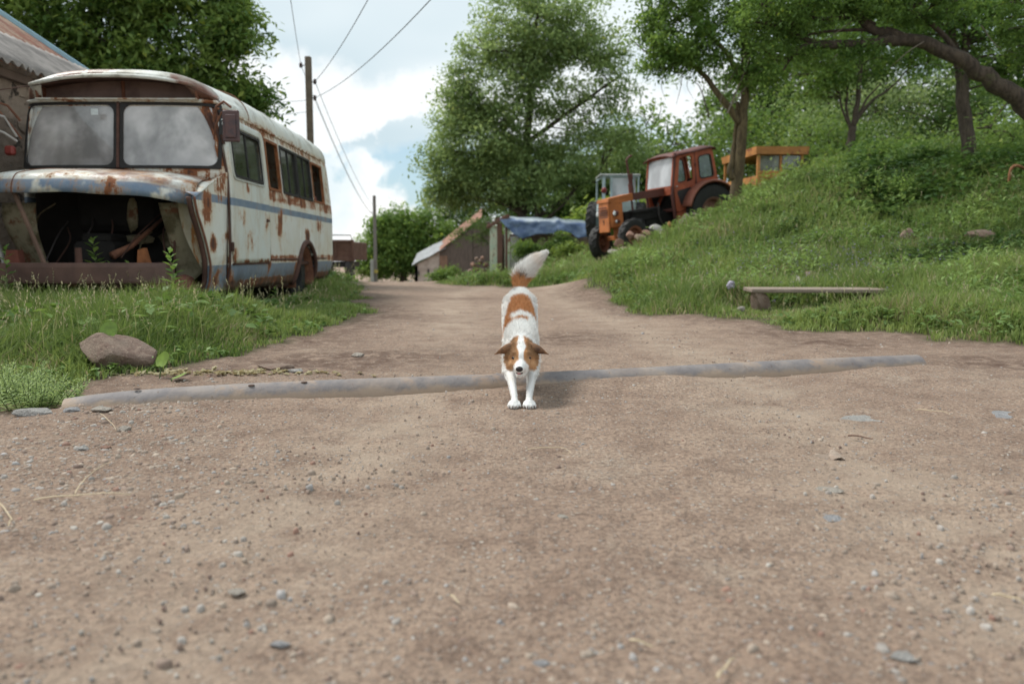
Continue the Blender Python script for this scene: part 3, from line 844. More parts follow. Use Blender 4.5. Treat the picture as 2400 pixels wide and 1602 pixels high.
# ---------------------------------------------------------------- trees
def bark(name, c, c2):
    n = N(name); v = n.map((1, 1, .25))
    f = n.noise(16, 6, .75, v)
    cc = n.mix(n.mr(f, .38, .62), c, c2)
    cc = n.mix(n.mr(n.noise(3, 5, .7), .58, .7), cc, tuple(.5 * (a + b) for a, b in zip(c2, (.10, .12, .04))))
    n.bump(f, .05); return n.fin(cc, .95)
MAT_BARK = bark('bark', (.055, .042, .032), (.115, .088, .064))
MAT_BARK_MOSS = bark('bark_mossy', (.085, .062, .034), (.165, .125, .062))
MAT_DEADWOOD = bark('dead_wood', (.20, .16, .13), (.30, .25, .20))
GREENS = {
 'walnut': ((.050, .108, .026), (.205, .285, .075)),
 'dark': ((.045, .095, .022), (.14, .225, .055)),
 'mid': ((.065, .130, .030), (.20, .30, .075)),
 'grey': ((.115, .175, .062), (.28, .36, .145)),
 'light': ((.11, .18, .038), (.28, .37, .09)),
}
def smooth_path(P, n=6):
    P = np.asarray(P, float)
    if len(P) < 3: 
        t = np.linspace(0, 1, n)[:, None]; return P[0] * (1 - t) + P[1] * t
    Q = [P[0]]
    E = np.vstack([2 * P[0] - P[1], P, 2 * P[-1] - P[-2]])
    for i in range(1, len(P)):
        p0, p1, p2, p3 = E[i - 1], E[i], E[i + 1], E[i + 2]
        for t in np.linspace(0, 1, n + 1)[1:]:
            Q.append(.5 * ((2 * p1) + (-p0 + p2) * t + (2 * p0 - 5 * p1 + 4 * p2 - p3) * t * t + (-p0 + 3 * p1 - 3 * p2 + p3) * t ** 3))
    return np.array(Q)
def tree(name, label, limbs, blobs, leaf=.12, per=55, green='mid', seed=1, group=None, barkm=None, sub=.5, nbr=60, droop=.15, cat='tree', asp=.5, shell=.45, dead=None):
    """limbs: list of (points, r0, r1) in world metres, first is the trunk; blobs: (centre, radii, clumps)"""
    r = np.random.default_rng(seed)
    base = np.array(limbs[0][0][0], float)
    root = thing(name, label, cat, base, group=group)
    tb = B(); anchors = []
    for k, (P, r0, r1) in enumerate(limbs):
        Q = smooth_path(P, 6); L = len(Q)
        wob = np.stack([fbm(np.arange(L) * .5, np.full(L, k * 3.1), i * 5., 2, seed) - .5 for i in range(3)], 1) * min(r0, .09) * .9
        wob[0] = 0
        Q = Q + wob
        rad = np.linspace(r0, r1, L); 
        if k == 0: rad[0] *= 1.3; rad[1] *= 1.08
        tb.tube(Q - base, rad, 9 if r0 > .06 else 6)
        for q in Q[(L // 3 if k == 0 else 1):]: anchors.append(q)
    cl = []; rad_ = []
    for c, rr, k in blobs:
        k = int(k * .95); d = unit(r.normal(size=(k, 3))); t = (shell + (1 - shell) * r.random(k)) ** .75
        d = d * t[:, None]
        # uneven outline
        d *= (.55 + .85 * vnoise(d[:, 0] * 2.3 + 5, d[:, 1] * 2.3, d[:, 2] * 2.3 + seed, 17 + seed))[:, None]
        cl.append(np.array(c) + d * np.array(rr) * np.array((1, .7, 1))); rad_.append(np.full(k, sub) * r.uniform(.6, 1.35, k))
    cl = np.concatenate(cl); rad_ = np.concatenate(rad_)
    A = np.array(anchors)
    sel = r.permutation(len(cl))[:nbr]
    for i in sel:
        c = cl[i]; dd = np.linalg.norm((A - c) * np.array((1, 1, 1.3)), axis=1) + np.maximum(A[:, 2] - c[2], 0) * .8
        a = A[np.argmin(dd)]; m = (a + c) / 2 + r.normal(0, .08, 3) * np.linalg.norm(c - a) + np.array((0, 0, .06 * np.linalg.norm(c - a)))
        L = np.linalg.norm(c - a)
        Q = smooth_path([a, m, c], 3)
        tb.tube(Q - base, np.linspace(min(.06, .014 * L + .012), .008, len(Q)), 4, cap=False)
        if r.random() < .35: A = np.vstack([A, Q[3:4]])
    obj('trunk', tb, barkm or MAT_BARK, root, smooth=True, fixn=False)
    n_l = np.maximum(6, (per * (rad_ / sub) ** 2)).astype(int)
    idx = np.repeat(np.arange(len(cl)), n_l); m = len(idx)
    off = r.normal(0, .5, (m, 3)) * rad_[idx][:, None]; off[:, 2] *= .62
    off[:, 2] -= droop * (off[:, 0] ** 2 + off[:, 1] ** 2) / rad_[idx]
    P = cl[idx] + off
    V = leaf_geo(P, leaf * r.uniform(.6, 1.35, m), asp, .55, r, droop=.4) - base
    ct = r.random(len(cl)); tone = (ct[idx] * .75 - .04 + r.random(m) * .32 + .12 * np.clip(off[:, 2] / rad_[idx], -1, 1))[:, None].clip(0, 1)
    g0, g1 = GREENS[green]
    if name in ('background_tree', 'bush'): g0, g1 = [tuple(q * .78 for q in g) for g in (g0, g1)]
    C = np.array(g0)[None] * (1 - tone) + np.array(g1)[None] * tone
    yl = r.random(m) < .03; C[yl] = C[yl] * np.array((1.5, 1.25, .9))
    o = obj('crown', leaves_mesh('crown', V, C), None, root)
    if dead:
        for P, r0, r1 in dead:
            Q = smooth_path(P, 5); obj('dead_branch', B().tube(Q - base, np.linspace(r0, r1, len(Q)), 5, cap=False), MAT_DEADWOOD, root, fixn=False)
    return root
def grd(p):
    p = np.array(p, float); p[2] = hz(p[0], p[1]) - .1; return p

# big walnut left, behind the building and the bus
Y = 19
t0 = grd(at(180, 600, Y)); 
tree('walnut_tree', 'tall dark leafy tree rising behind the stone building and the bus',
     [([t0, at(190, 300, Y), at(220, 60, Y), at(240, -160, Y)], .28, .1), ([at(205, 200, Y), at(330, 60, Y), at(450, -40, Y - 1)], .11, .03),
      ([at(205, 230, Y), at(400, 190, Y), at(540, 190, Y)], .09, .02), ([at(200, 150, Y), at(90, 0, Y), at(0, -120, Y)], .1, .03)],
     [(at(220, -40, Y), (3.2, 2.3, 2.6), 260), (at(420, 80, Y), (1.9, 1.7, 1.9), 170), (at(80, 60, Y), (2.1, 1.8, 2.0), 150), (at(-120, -60, Y), (2.2, 2, 2.4), 120),
      (at(520, 215, Y), (.8, .9, .55), 38), (at(585, 235, Y), (.45, .5, .35), 18), (at(530, 60, Y), (.65, .9, .85), 42), (at(300, 200, Y), (2.2, 1.6, .8), 100)],
     leaf=.18, per=62, green='walnut', seed=11, sub=.42, nbr=110, asp=.42)
# big tree in the middle
Y = 33.4
t0 = grd(at(1225, 560, Y))
tree('walnut_tree', 'huge spreading green tree behind the shed with the blue tarpaulin',
     [([t0, at(1225, 500, Y), at(1235, 330, Y), at(1250, 120, Y), at(1262, 20, Y)], .26, .05),
      ([at(1225, 500, Y), at(1180, 470, Y), at(1110, 448, Y)], .09, .03), ([at(1240, 520, Y), at(1330, 462, Y), at(1360, 432, Y), at(1420, 425, Y)], .10, .03),
      ([at(1232, 400, Y), at(1150, 280, Y), at(1090, 200, Y)], .1, .03), ([at(1240, 330, Y), at(1380, 230, Y), at(1450, 180, Y)], .1, .03), ([at(1230, 380, Y), at(1100, 360, Y), at(1040, 350, Y)], .08, .02)],
     [(at(1240, 70, Y), (2.3, 2.2, 1.9), 240), (at(1165, 190, Y), (2.0, 2.2, 1.9), 210), (at(1350, 180, Y), (2.5, 2.2, 2.2), 230), (at(1130, 330, Y), (2.3, 2.4, 1.6), 230),
      (at(1050, 400, Y), (1.0, 1.6, 1.3), 90), (at(1230, 400, Y), (2.7, 2.4, 1.6), 230), (at(1400, 360, Y), (2.4, 2.2, 1.6), 190), (at(1330, 80, Y), (2.0, 2, 1.6), 120),
      (at(1045, 455, Y), (.9, 1.1, .6), 60), (at(1095, 250, Y), (1.0, 1.3, 1.3), 80), (at(1170, 455, Y), (1.5, 1.6, .55), 60)],
     leaf=.18, per=44, green='grey', seed=12, sub=.47, nbr=170, asp=.45)
# rounder, nearer bushy tree low in front of it
Y = 33
tree('bushy_tree', 'grey-green bushy tree with low limbs in front of the huge one',
     [([grd(at(1260, 560, Y)), at(1262, 520, Y), at(1240, 440, Y)], .14, .05), ([at(1262, 530, Y), at(1180, 478, Y), at(1115, 462, Y)], .07, .03), ([at(1262, 530, Y), at(1320, 480, Y), at(1352, 440, Y)], .08, .03)],
     [(at(1190, 385, Y), (1.4, 1.2, .85), 110), (at(1110, 420, Y), (1.1, 1.0, .65), 70), (at(1270, 420, Y), (1.1, 1.0, .5), 40)],
     leaf=.13, per=70, green='grey', seed=13, sub=.36, nbr=90)
# distant tree behind the concrete pole and the barn
Y = 74
tree('round_tree', 'distant round green tree behind the small barn and the far pole',
     [([grd(at(945, 640, Y)), at(945, 560, Y)], .3, .15)],
     [(at(935, 560, Y), (2.9, 2.6, 2.9), 230), (at(1010, 560, Y), (2.8, 2.4, 2.9), 170), (at(890, 590, Y), (2.0, 2, 2.2), 120), (at(960, 615, Y), (3.4, 2.4, 1.7), 150), (at(905, 540, Y), (1.2, 1.6, 1.6), 60), (at(870, 625, Y), (1.5, 2, 1.2), 60)],
     leaf=.32, per=46, green='mid', seed=14, sub=.75, nbr=60)
for k, (px, py, Y, rx, rz, gr, lab) in enumerate([
     (1100, 490, 76, 4.2, 3.4, 'dark', 'dark tree directly behind the roof of the small barn'),
     (1330, 470, 45, 4.2, 2.3, 'dark', 'dark tree low behind the blue tarpaulin'),
     (1440, 530, 36, 2.2, 1.4, 'light', 'light green bush between the tarpaulin and the orange tractor')]):
    tree('bushy_tree', lab, [([grd(at(px, 620, Y)), at(px, py, Y)], .2, .08)],
         [(at(px, py, Y), (rx, 2.4, rz), 170), (at(px - 50, py + 40, Y), (rx * .7, 2, rz * .7), 80), (at(px + 60, py + 30, Y), (rx * .7, 2, rz * .7), 80)],
         leaf=.28, per=38, green=gr, seed=20 + k, sub=.6, nbr=40)
# tree beside the tractor
Y = 18.8
b0 = grd(at(1716, 505, Y)); 
f1 = at(1722, 395, Y)
tree('old_tree', 'old mossy tree with split trunk standing right beside the orange tractor',
     [([b0, at(1722, 440, Y), at(1742, 300, Y), at(1745, 180, Y), at(1750, 20, Y), at(1770, -140, Y)], .155, .05),
      ([at(1728, 420, Y), at(1712, 400, Y), at(1722, 330, Y + .1), at(1728, 240, Y)], .085, .04),
      ([at(1735, 290, Y), at(1700, 240, Y), at(1640, 170, Y), at(1600, 150, Y), at(1560, 165, Y)], .09, .02),
      ([at(1742, 200, Y), at(1700, 120, Y), at(1640, 60, Y), at(1590, 20, Y)], .07, .02),
      ([at(1745, 200, Y), at(1820, 110, Y), at(1900, 60, Y)], .07, .02)],
     [(at(1600, 70, Y), (1.15, 1.2, .8), 80), (at(1560, 140, Y), (.65, .8, .35), 38), (at(1690, 30, Y), (1.1, 1.1, .8), 60), (at(1800, 60, Y), (1.1, 1.1, .8), 62), (at(1600, -80, Y), (1.6, 1.3, 1.0), 90), (at(1760, -90, Y), (1.8, 1.3, 1.0), 90),
      (at(1770, 170, Y), (.7, .7, .5), 40), (at(1900, 60, Y), (1.0, 1, .8), 55), (at(1640, 130, Y), (.6, .7, .3), 28), (at(1530, 60, Y), (.45, .6, .6), 24)],
     leaf=.10, per=62, green='mid', seed=31, sub=.27, nbr=120, barkm=MAT_BARK_MOSS,
     dead=[([at(1705, 265, Y - .2), at(1740, 180, Y - .2), at(1775, 90, Y - .2)], .022, .006), ([at(1712, 250, Y - .2), at(1760, 190, Y - .3), at(1800, 150, Y - .3)], .014, .005),
           ([at(1700, 255, Y - .2), at(1690, 230, Y - .2), at(1745, 130, Y - .2), at(1790, 60, Y - .3)], .012, .004),
           ([at(1725, 262, Y), at(1765, 225, Y), at(1785, 200, Y)], .016, .006), ([at(1820, 110, Y), at(1822, 160, Y), at(1818, 230, Y)], .010, .004),
           ([at(1600, 165, Y), at(1595, 205, Y), at(1585, 245, Y)], .012, .004), ([at(1560, 165, Y), at(1550, 200, Y), at(1560, 235, Y)], .010, .003),
           ([at(1620, 170, Y), at(1610, 200, Y), at(1625, 232, Y)], .009, .003), ([at(1640, 175, Y), at(1650, 200, Y), at(1640, 225, Y)], .008, .003)])
# slim forked tree farther up the slope
Y = 27
tree('young_tree', 'slim dark tree forking into a fan of limbs in the middle of the slope',
     [([grd(at(1990, 400, Y)), at(1992, 340, Y), at(1998, 295, Y)], .14, .12),
      ([at(1998, 300, Y), at(2012, 230, Y), at(2020, 110, Y), at(2030, 0, Y)], .10, .04), ([at(1995, 310, Y), at(1985, 250, Y), at(1990, 180, Y)], .06, .03),
      ([at(1998, 300, Y), at(2040, 240, Y), at(2090, 205, Y), at(2130, 160, Y)], .06, .02), ([at(1999, 300, Y), at(2030, 235, Y), at(2065, 195, Y)], .05, .02), ([at(1994, 300, Y), at(1975, 260, Y), at(1968, 220, Y)], .05, .02)],
     [(at(2020, 80, Y), (3.2, 2, 1.3), 150), (at(1900, 170, Y), (1.3, 1.2, .8), 50), (at(2130, 110, Y), (1.6, 1.4, .8), 70), (at(2000, -30, Y), (3.6, 2, 1.6), 130), (at(1960, 180, Y), (.7, .9, .5), 30)],
     leaf=.13, per=46, green='mid', seed=32, sub=.4, nbr=120)
# dark straight tree on the right
Y = 17
tree('plum_tree', 'dark-barked tree forking high behind the leaning trunk at the right',
     [([grd(at(2282, 430, Y)), at(2270, 350, Y), at(2258, 240, Y), at(2250, 165, Y)], .15, .12),
      ([at(2250, 170, Y), at(2235, 90, Y), at(2218, 0, Y), at(2200, -120, Y)], .09, .04), ([at(2250, 175, Y), at(2262, 110, Y), at(2255, 40, Y), at(2235, -60, Y)], .08, .03), ([at(2262, 110, Y), at(2300, 60, Y), at(2325, 10, Y), at(2340, -60, Y)], .04, .02), ([at(2258, 120, Y), at(2280, 60, Y), at(2270, 30, Y)], .05, .03)],
     [(at(2200, 10, Y), (1.6, 1.3, .9), 130), (at(2340, 60, Y), (1.2, 1.2, 1.1), 100), (at(2250, -100, Y), (2.4, 1.4, 1.0), 110), (at(2390, 150, Y), (.7, .9, .6), 36)],
     leaf=.10, per=48, green='dark', seed=33, sub=.3, nbr=110)
# leaning trunk that crosses the upper right
Y = 12.6
tree('leaning_tree', 'thick leaning trunk arching in from the right edge over the slope',
     [([grd(at(2640, 560, Y)), at(2520, 370, Y), at(2400, 245, Y), at(2330, 195, Y), at(2262, 150, Y), at(2170, 102, Y), at(2080, 96, Y), at(1990, 108, Y), at(1920, 104, Y), at(1870, 120, Y)], .17, .045),
      ([at(2150, 98, Y), at(2080, 78, Y), at(2030, 58, Y), at(2000, 20, Y), at(1960, -40, Y)], .085, .04), ([at(2260, 150, Y), at(2190, 60, Y), at(2110, 10, Y), at(2050, -60, Y)], .05, .02),
      ([at(1920, 104, Y), at(1870, 85, Y), at(1810, 60, Y), at(1760, 50, Y)], .05, .02), ([at(2050, 60, Y), at(2000, 40, Y), at(1930, 45, Y), at(1880, 30, Y)], .05, .02),
      ([at(1870, 120, Y), at(1850, 140, Y), at(1835, 165, Y)], .04, .01), ([at(2100, 92, Y), at(2020, 70, Y), at(1910, 78, Y), at(1890, 92, Y)], .035, .012), ([at(2400, 245, Y), at(2440, 120, Y), at(2420, 0, Y)], .07, .03)],
     [(at(1900, 35, Y), (1.0, .8, .32), 62), (at(2030, -20, Y), (1.1, .8, .4), 70), (at(1800, 30, Y), (.65, .7, .45), 55), (at(1830, 110, Y), (.45, .5, .25), 26), (at(2150, 10, Y), (.8, .8, .35), 60), (at(2000, -90, Y), (2.0, 1, .55), 110),
      (at(1960, 130, Y), (.8, .6, .14), 26), (at(2400, 40, Y), (.7, .8, .5), 50), (at(2390, 110, Y), (.35, .6, .3), 16)],
     leaf=.062, per=70, green='dark', seed=34, sub=.17, nbr=150,
     dead=[([at(2165, 98, Y - .1), at(2130, 120, Y - .2), at(2090, 155, Y - .2)], .010, .003), ([at(1990, 108, Y), at(1960, 130, Y), at(1945, 150, Y)], .012, .004), ([at(2020, 30, Y - .1), at(1985, 60, Y - .1), at(1930, 95, Y - .1)], .012, .004), ([at(2300, 60, Y), at(2340, 110, Y), at(2400, 130, Y)], .008, .003)])
# trees and thickets closing the slope
BG = [(1640, 330, 40, 3.2, 3.0, 'mid', 60, 'sparse tree with sky showing through behind the red cab', .30),
      (1520, 330, 44, 2.6, 3.2, 'mid', 60, 'thin sparse tree between the huge tree and the mossy one', .30),
      (1860, 300, 36, 3.0, 1.5, 'mid', 120, 'yellowish bush straight behind the orange cab roof', .2),
      (1900, 180, 46, 4.6, 3.8, 'dark', 210, 'dark tall tree behind the young forked tree, on its left', .28),
      (2130, 160, 48, 5.2, 4.4, 'dark', 210, 'dark tall tree behind the young forked tree, on its right', .28),
      (2100, 290, 33, 4.2, 1.9, 'grey', 210, 'broad green thicket between the slim tree and the dark tree', .17),
      (2330, 280, 27, 3.2, 1.9, 'dark', 190, 'thicket behind the foot of the dark-barked tree', .15),
      (2430, 110, 34, 4.2, 3.4, 'dark', 150, 'leafy tree at the far upper right edge', .2),
      (1780, 230, 52, 4.2, 3.4, 'dark', 130, 'dark tree seen behind the mossy split trunk', .3),
      (1950, 350, 31, 2.2, 1.2, 'mid', 110, 'low bush at the foot of the slim forked tree', .15),
      (2420, 400, 16.5, 1.5, .9, 'mid', 90, 'leafy bush at the right edge above the slope rocks', .10),
      (2190, 350, 28, 2.0, 1.0, 'grey', 110, 'grey-green bush left of the dark straight trunk', .14),
      (2060, 345, 31, 2.2, 1.0, 'dark', 110, 'bush just right of the slim forked tree', .15),
      (2370, 350, 21, 1.6, .9, 'mid', 100, 'bush right of the dark straight trunk', .12),
      (1870, 385, 27.5, 1.3, .8, 'mid', 80, 'leafy bush behind the right side of the orange cab', .13),
      (2100, 385, 21.5, 1.5, .75, 'mid', 100, 'rounded shrub on the slope between the slim and the dark trunk', .12),
      (2200, 395, 19.5, 1.2, .6, 'grey', 90, 'grey-green shrub at the left foot of the dark straight trunk', .10),
      (2360, 340, 18.5, 1.4, .8, 'mid', 90, 'shrub right of the dark straight trunk below the leaning one', .11),
      (1900, 418, 23.5, 1.2, .5, 'light', 80, 'yellow-green shrub on the crest right of the orange cab', .10),
      (1440, 400, 40, 2.4, 1.8, 'dark', 110, 'shaded bush behind the blue tractor cab', .25),
      (1720, 360, 30, 1.6, 1.2, 'mid', 70, 'bush between the red cab and the orange cab', .15)]
for k, (px, py, Y, rx, rz, gr, ncl, lab, lf) in enumerate(BG):
    c = at(px, py, Y)
    g0_ = grd(c); 
    mid_ = (g0_ + c) / 2 + np.array((.2, 0, 0))
    big_ = rz > 2.5
    tree('background_tree' if big_ else 'bush', lab, [([g0_, mid_, c], .16 if big_ else .06, .05)],
         [(c, (rx, min(rx, 2.4), rz), ncl), (c + np.array((-.55 * rx, .3, -.35 * rz)), (rx * .6, 1.6, rz * .6), ncl // 3), (c + np.array((.55 * rx, -.3, -.25 * rz)), (rx * .6, 1.6, rz * .6), ncl // 3)] + ([(c + np.array((0, -.4, -1.1 * rz)), (rx * .9, 1.2, rz * .7), ncl // 2)] if rz < 2.5 else []),
         leaf=lf, per=34 if ncl > 60 else 20, green=gr, seed=50 + k, sub=.42 + .008 * Y, nbr=60, cat='tree' if big_ else 'bush')
# bushes around the shed and barn
for k, (px, py, Y, rx, rz, gr, lab) in enumerate([
      (1235, 585, 29, .6, .32, 'mid', 'bush growing up against the corner of the tarpaulin shed'),
      (1310, 575, 29.3, .6, .34, 'dark', 'dark bush hanging beneath the middle of the blue tarpaulin'),
      (1350, 590, 28, .7, .35, 'light', 'bright green bush below the right end of the blue tarpaulin'),
      (1055, 640, 36, .6, .35, 'mid', 'green bush in front of the barn door'),
      (1040, 648, 33, .7, .3, 'mid', 'low bush at the right edge of the barn front'),
      (1108, 532, 44, 1.5, .7, 'dark', 'dark bush closing the gap between the barn roof and the shed'),
      (790, 665, 20, .4, .25, 'mid', 'tall weeds behind the rear corner of the bus'),
      (560, 480, 17.5, 1.6, 1.5, 'dark', 'dark bush added out of sight behind the bus to block the sky in its windows')]):  # last bush is an added blocker that keeps the bus windows dark
    c = at(px, py, Y); g0_ = grd(c)
    tree('bush', lab, [([g0_, c], .03, .02)], [(c, (rx, rx * .8, rz), 60), (c - np.array((0, 0, rz * .5)), (rx, rx * .8, rz), 30)],
         leaf=.10, per=36, green=gr, seed=80 + k, sub=.24, nbr=16, cat='bush')

# ---------------------------------------------------------------- individual weeds near the camera
def weed(loc, h, nl, size, label, seed, green='mid', asp=.5, spread=.45, name='weed', stems=1, tilt=0):
    r = np.random.default_rng(seed); root = thing(name, label, 'weed', loc)
    sb = B(); Vs = []; Cs = []
    g0, g1 = GREENS[green]
    for s in range(stems):
        a = r.random() * 6.28; rr = 0 if stems == 1 else spread * math.sqrt(r.random())
        p0 = np.array((math.cos(a) * rr * .7, math.sin(a) * rr * .7, -.02)); hh = h * r.uniform(.6, 1.1) * (1 - .35 * (rr / max(spread, .01)) ** 2 if stems > 1 else 1)
        p1 = p0 + np.array((math.cos(a) * rr * .4 + tilt, math.sin(a) * rr * .4, hh))
        Q = smooth_path([p0, (p0 + p1) / 2 + r.normal(0, .03 * hh, 3), p1], 4)
        sb.tube(Q, np.linspace(max(.0025, .008 * hh), .0012, len(Q)), 5, cap=False)
        t = (np.arange(nl) + .5) / nl; t = .15 + .85 * t
        c = np.stack([np.interp(t * (len(Q) - 1), np.arange(len(Q)), Q[:, i]) for i in range(3)], 1)
        an = np.arange(nl) * 2.4 + r.random() * 6
        sz = size * (1.15 - .75 * t) * r.uniform(.8, 1.2, nl)
        d = np.stack([np.cos(an), np.sin(an), .25 + .5 * t - .5 * (1 - t)], 1)
        Vs.append(leaf_geo(c + unit(d) * sz[:, None] * .5, sz, asp, .85, r, d=d))
        tn = r.random((nl, 1)); Cs.append(np.array(g0) * (1 - tn) + np.array(g1) * tn * 1.1)
    obj('stem', sb, simple('stem_green', (.12, .17, .06), .7), root, fixn=False)
    obj('leaves', leaves_mesh('leaves', np.concatenate(Vs), np.concatenate(Cs)), None, root)
    return root
def gweed(px, py, *a, **k):
    p = gp(px, py); p[2] = hz(p[0], p[1]); return weed(p, *a, **k)
gweed(70, 945, .17, 26, .042, 'low bushy weeds at the left edge in front of the boulder', 1, 'grey', .28, .24, 'weed_clump', 85)
gweed(0, 930, .20, 26, .045, 'bushy weeds cut by the left edge of the photo', 2, 'grey', .28, .26, 'weed_clump', 60)
gweed(195, 955, .085, 9, .035, 'small upright sprig growing beside the pipe end', 3, 'light', .3)
for k, (px, py, Y, h, n, s, lab) in enumerate([
        (222, 655, 7.95, .84, 34, .21, 'tall nettle standing inside the open engine bay'),
        (305, 655, 8.0, .66, 26, .19, 'shorter nettle right of the tall one in the engine bay'),
        (262, 660, 7.95, .58, 22, .18, 'lowest nettle between two others behind the bumper'),
        (182, 660, 8.0, .64, 22, .18, 'nettle left of the tall one behind the bumper'),
        (18, 650, 7.4, .72, 18, .16, 'tall broad-leaved weed at the left edge against the wall'),
        (400, 690, 7.5, .62, 30, .18, 'leafy weed hiding the right end of the bumper'),
        (432, 700, 7.8, .46, 24, .18, 'weed below the torn front wing of the bus'),
        (545, 700, 8.3, .30, 14, .11, 'weed at the front lower corner of the bus door'),
        (570, 705, 8.6, .24, 12, .10, 'weed under the closed bus door'),
        (645, 690, 9.8, .26, 14, .10, 'weed beneath the bus side ahead of the rear wheel'),
        (10, 560, 8.6, .7, 14, .16, 'dark weed climbing the stone wall behind the bus nose')]):
    p = at(px, py, Y); p[2] = hz(p[0], p[1]); weed(p, h, n, s, lab, 100 + k, 'mid', .5)
for k, (px, py, Y, h, n, s, st, sp, gr, lab) in enumerate([
        (1950, 575, 13.0, .42, 16, .085, 26, .45, 'mid', 'leafy weed clump on the slope above the middle of the plank'),
        (2200, 560, 13.2, .48, 18, .085, 30, .55, 'dark', 'dark weed clump between the two brown slope rocks'),
        (2340, 660, 10.0, .42, 16, .075, 28, .45, 'light', 'bright weed clump at the right edge below the wide tan rock'),
        (2060, 500, 15.5, .55, 18, .10, 30, .65, 'mid', 'weed clump high on the slope between plank and slim tree'),
        (2240, 730, 7.9, .36, 16, .060, 30, .38, 'light', 'tufted bright weeds near the road right of the plank'),
        (2380, 760, 7.0, .34, 16, .055, 28, .36, 'mid', 'weed tuft beside the road at the right edge'),
        (1800, 590, 14.2, .36, 14, .075, 22, .45, 'grey', 'grey-green weed clump on the slope below the mossy tree'),
        (1600, 640, 14.5, .32, 14, .070, 20, .40, 'mid', 'weed clump on the lower slope below the tractor rocks'),
        (1900, 470, 18.0, .60, 18, .11, 26, .60, 'light', 'tall bright weeds on the slope below the orange cab'),
        (2150, 440, 18.5, .60, 18, .11, 26, .70, 'dark', 'dark tall weeds on the slope left of the dark straight trunk'),
        (1480, 705, 11.0, .26, 12, .055, 18, .30, 'mid', 'small weed tuft where the bank meets the road bend')]):
    p = at(px, py, Y); p[2] = hz(p[0], p[1]); weed(p, h, n, s, lab, 200 + k, gr, .42, sp, 'weed_clump', st)
def broad(px, py, Y, z, size, lab, seed, rotz, tilt):
    root = thing('burdock_leaf', lab, 'leaf', (at(px, py, Y)[0], Y, hz(at(px, py, Y)[0], Y)))
    t = np.linspace(0, 2 * PI, 15)[:-1]; P = [(math.sin(a) * size * .5 * (1 + .1 * math.sin(3 * a)), -.02 * math.cos(2 * a) * size, size * .55 - math.cos(a) * size * .5 + (.12 * size if abs(a - PI) > 2.9 else 0)) for a in t]
    c = B(); V = P + [(0, .03 * size, size * .45)]
    c.add(V, [[i, (i + 1) % 14, 14] for i in range(14)])
    v = c.v[0] @ np.array(Euler((tilt, 0, rotz)).to_matrix()).T + np.array((0, 0, z)); c.v[0] = v
    obj('blade', c, simple('burdock_green', (.17, .27, .03), .5, .3, 25), root, smooth=True)
    obj('stem', B().tube([(0, 0, -.02), (.01, 0, z * .6), (0, 0, z + size * .06)], [.004, .004, .003], 5), simple('stem_green', (.12, .17, .06)), root)
broad(255, 800, 4.75, .17, .10, 'round bright green leaf standing behind the boulder', 1, .2, -.35)
broad(372, 870, 4.45, .05, .10, 'bright leaf standing at the right end of the boulder', 2, -.5, -.5)
broad(398, 885, 4.35, .012, .09, 'pale green leaf lying low beside the pipe right of the boulder', 3, -1.2, -1.2)

# ---------------------------------------------------------------- poles and wires
MAT_POLE = simple('pole_wood', (.20, .155, .115), .9, .3, 5, .01)
MAT_CONC = simple('concrete', (.42, .40, .37), .9, .2, 6, .006)
MAT_WIRE = simple('wire', (.16, .17, .18), .6)
MAT_DARKMETAL = simple('dark_metal', (.06, .05, .05), .6, .3)
MAT_CERAMIC = simple('insulator', (.10, .06, .06), .35)
P1 = at(722, 133, 26); P1b = grd((P1[0], P1[1], 0)); zt = P1[2]
root = thing('utility_pole', 'tall wooden utility pole rising behind the roof of the bus', 'pole', (P1[0], P1[1], P1b[2]))
obj('pole', B().box((0, 0, (zt - P1b[2]) / 2), (.19, .17, zt - P1b[2]), b=.02), MAT_POLE, root)
INS = [at(705, 152, 26), at(738, 191, 26), at(738, 229, 26)]
for k, q in enumerate(INS):
    o = q - np.array((P1[0], P1[1], P1b[2])); sx = -1 if k == 0 else 1
    s_ = B().tube([(sx * .08, 0, o[2] + .02), (o[0] * .8, 0, o[2] - .04), (o[0], 0, o[2] + .0)], .014, 6)
    br = obj('bracket', s_, MAT_DARKMETAL, root)
    obj('insulator', B().lathe([(.02, -.09), (.05, -.08), (.045, -.03), (.06, -.02), (.05, .03), (.035, .07), (.01, .08)], (o[0], 0, o[2]), 'z', 12), MAT_CERAMIC, br, smooth=True)
P2 = at(877, 458, 55); g2 = grd((P2[0], P2[1], 0))
root = thing('utility_pole', 'distant grey utility pole with a pale concrete footing at the road end', 'pole', (P2[0], P2[1], g2[2]))
obj('pole', B().box((0, 0, (P2[2] - g2[2]) / 2), (.2, .2, P2[2] - g2[2]), b=.02), simple('pole_grey', (.24, .21, .19), .9, .2), root)
obj('footing', B().box((-.20, -.16, .95), (.22, .2, 2.0), b=.02), MAT_CONC, root)
obj('yellow_band', B().box((0, -.13, 1.15), (.36, .05, .22), b=.01), simple('yellow_paint', (.55, .42, .10)), root)
for k in range(2): obj('bracket', B().beam((-.3 + .6 * k, 0, P2[2] - g2[2] - 1.1 - .5 * k), (0, 0, P2[2] - g2[2] - 1.2 - .5 * k), .04, .04), MAT_DARKMETAL, root)
def wire(a, b_, sag, r, label, n=40):
    a = np.array(a); b_ = np.array(b_); t = np.linspace(0, 1, n)[:, None]
    P = a * (1 - t) + b_ * t; P[:, 2] -= (4 * sag * t * (1 - t))[:, 0]
    obj('power_line', B().tube(P - a, r, 5, cap=False), MAT_WIRE, loc=a, label=label, cat='wire', group='power lines')
wire(INS[0], (1.2, -8, 8.1), .9, .008, 'leftmost overhead wire, running forward from the top insulator')
wire(INS[1], (5.6, -8, 8.0), 1.3, .009, 'middle overhead wire, running forward over the road')
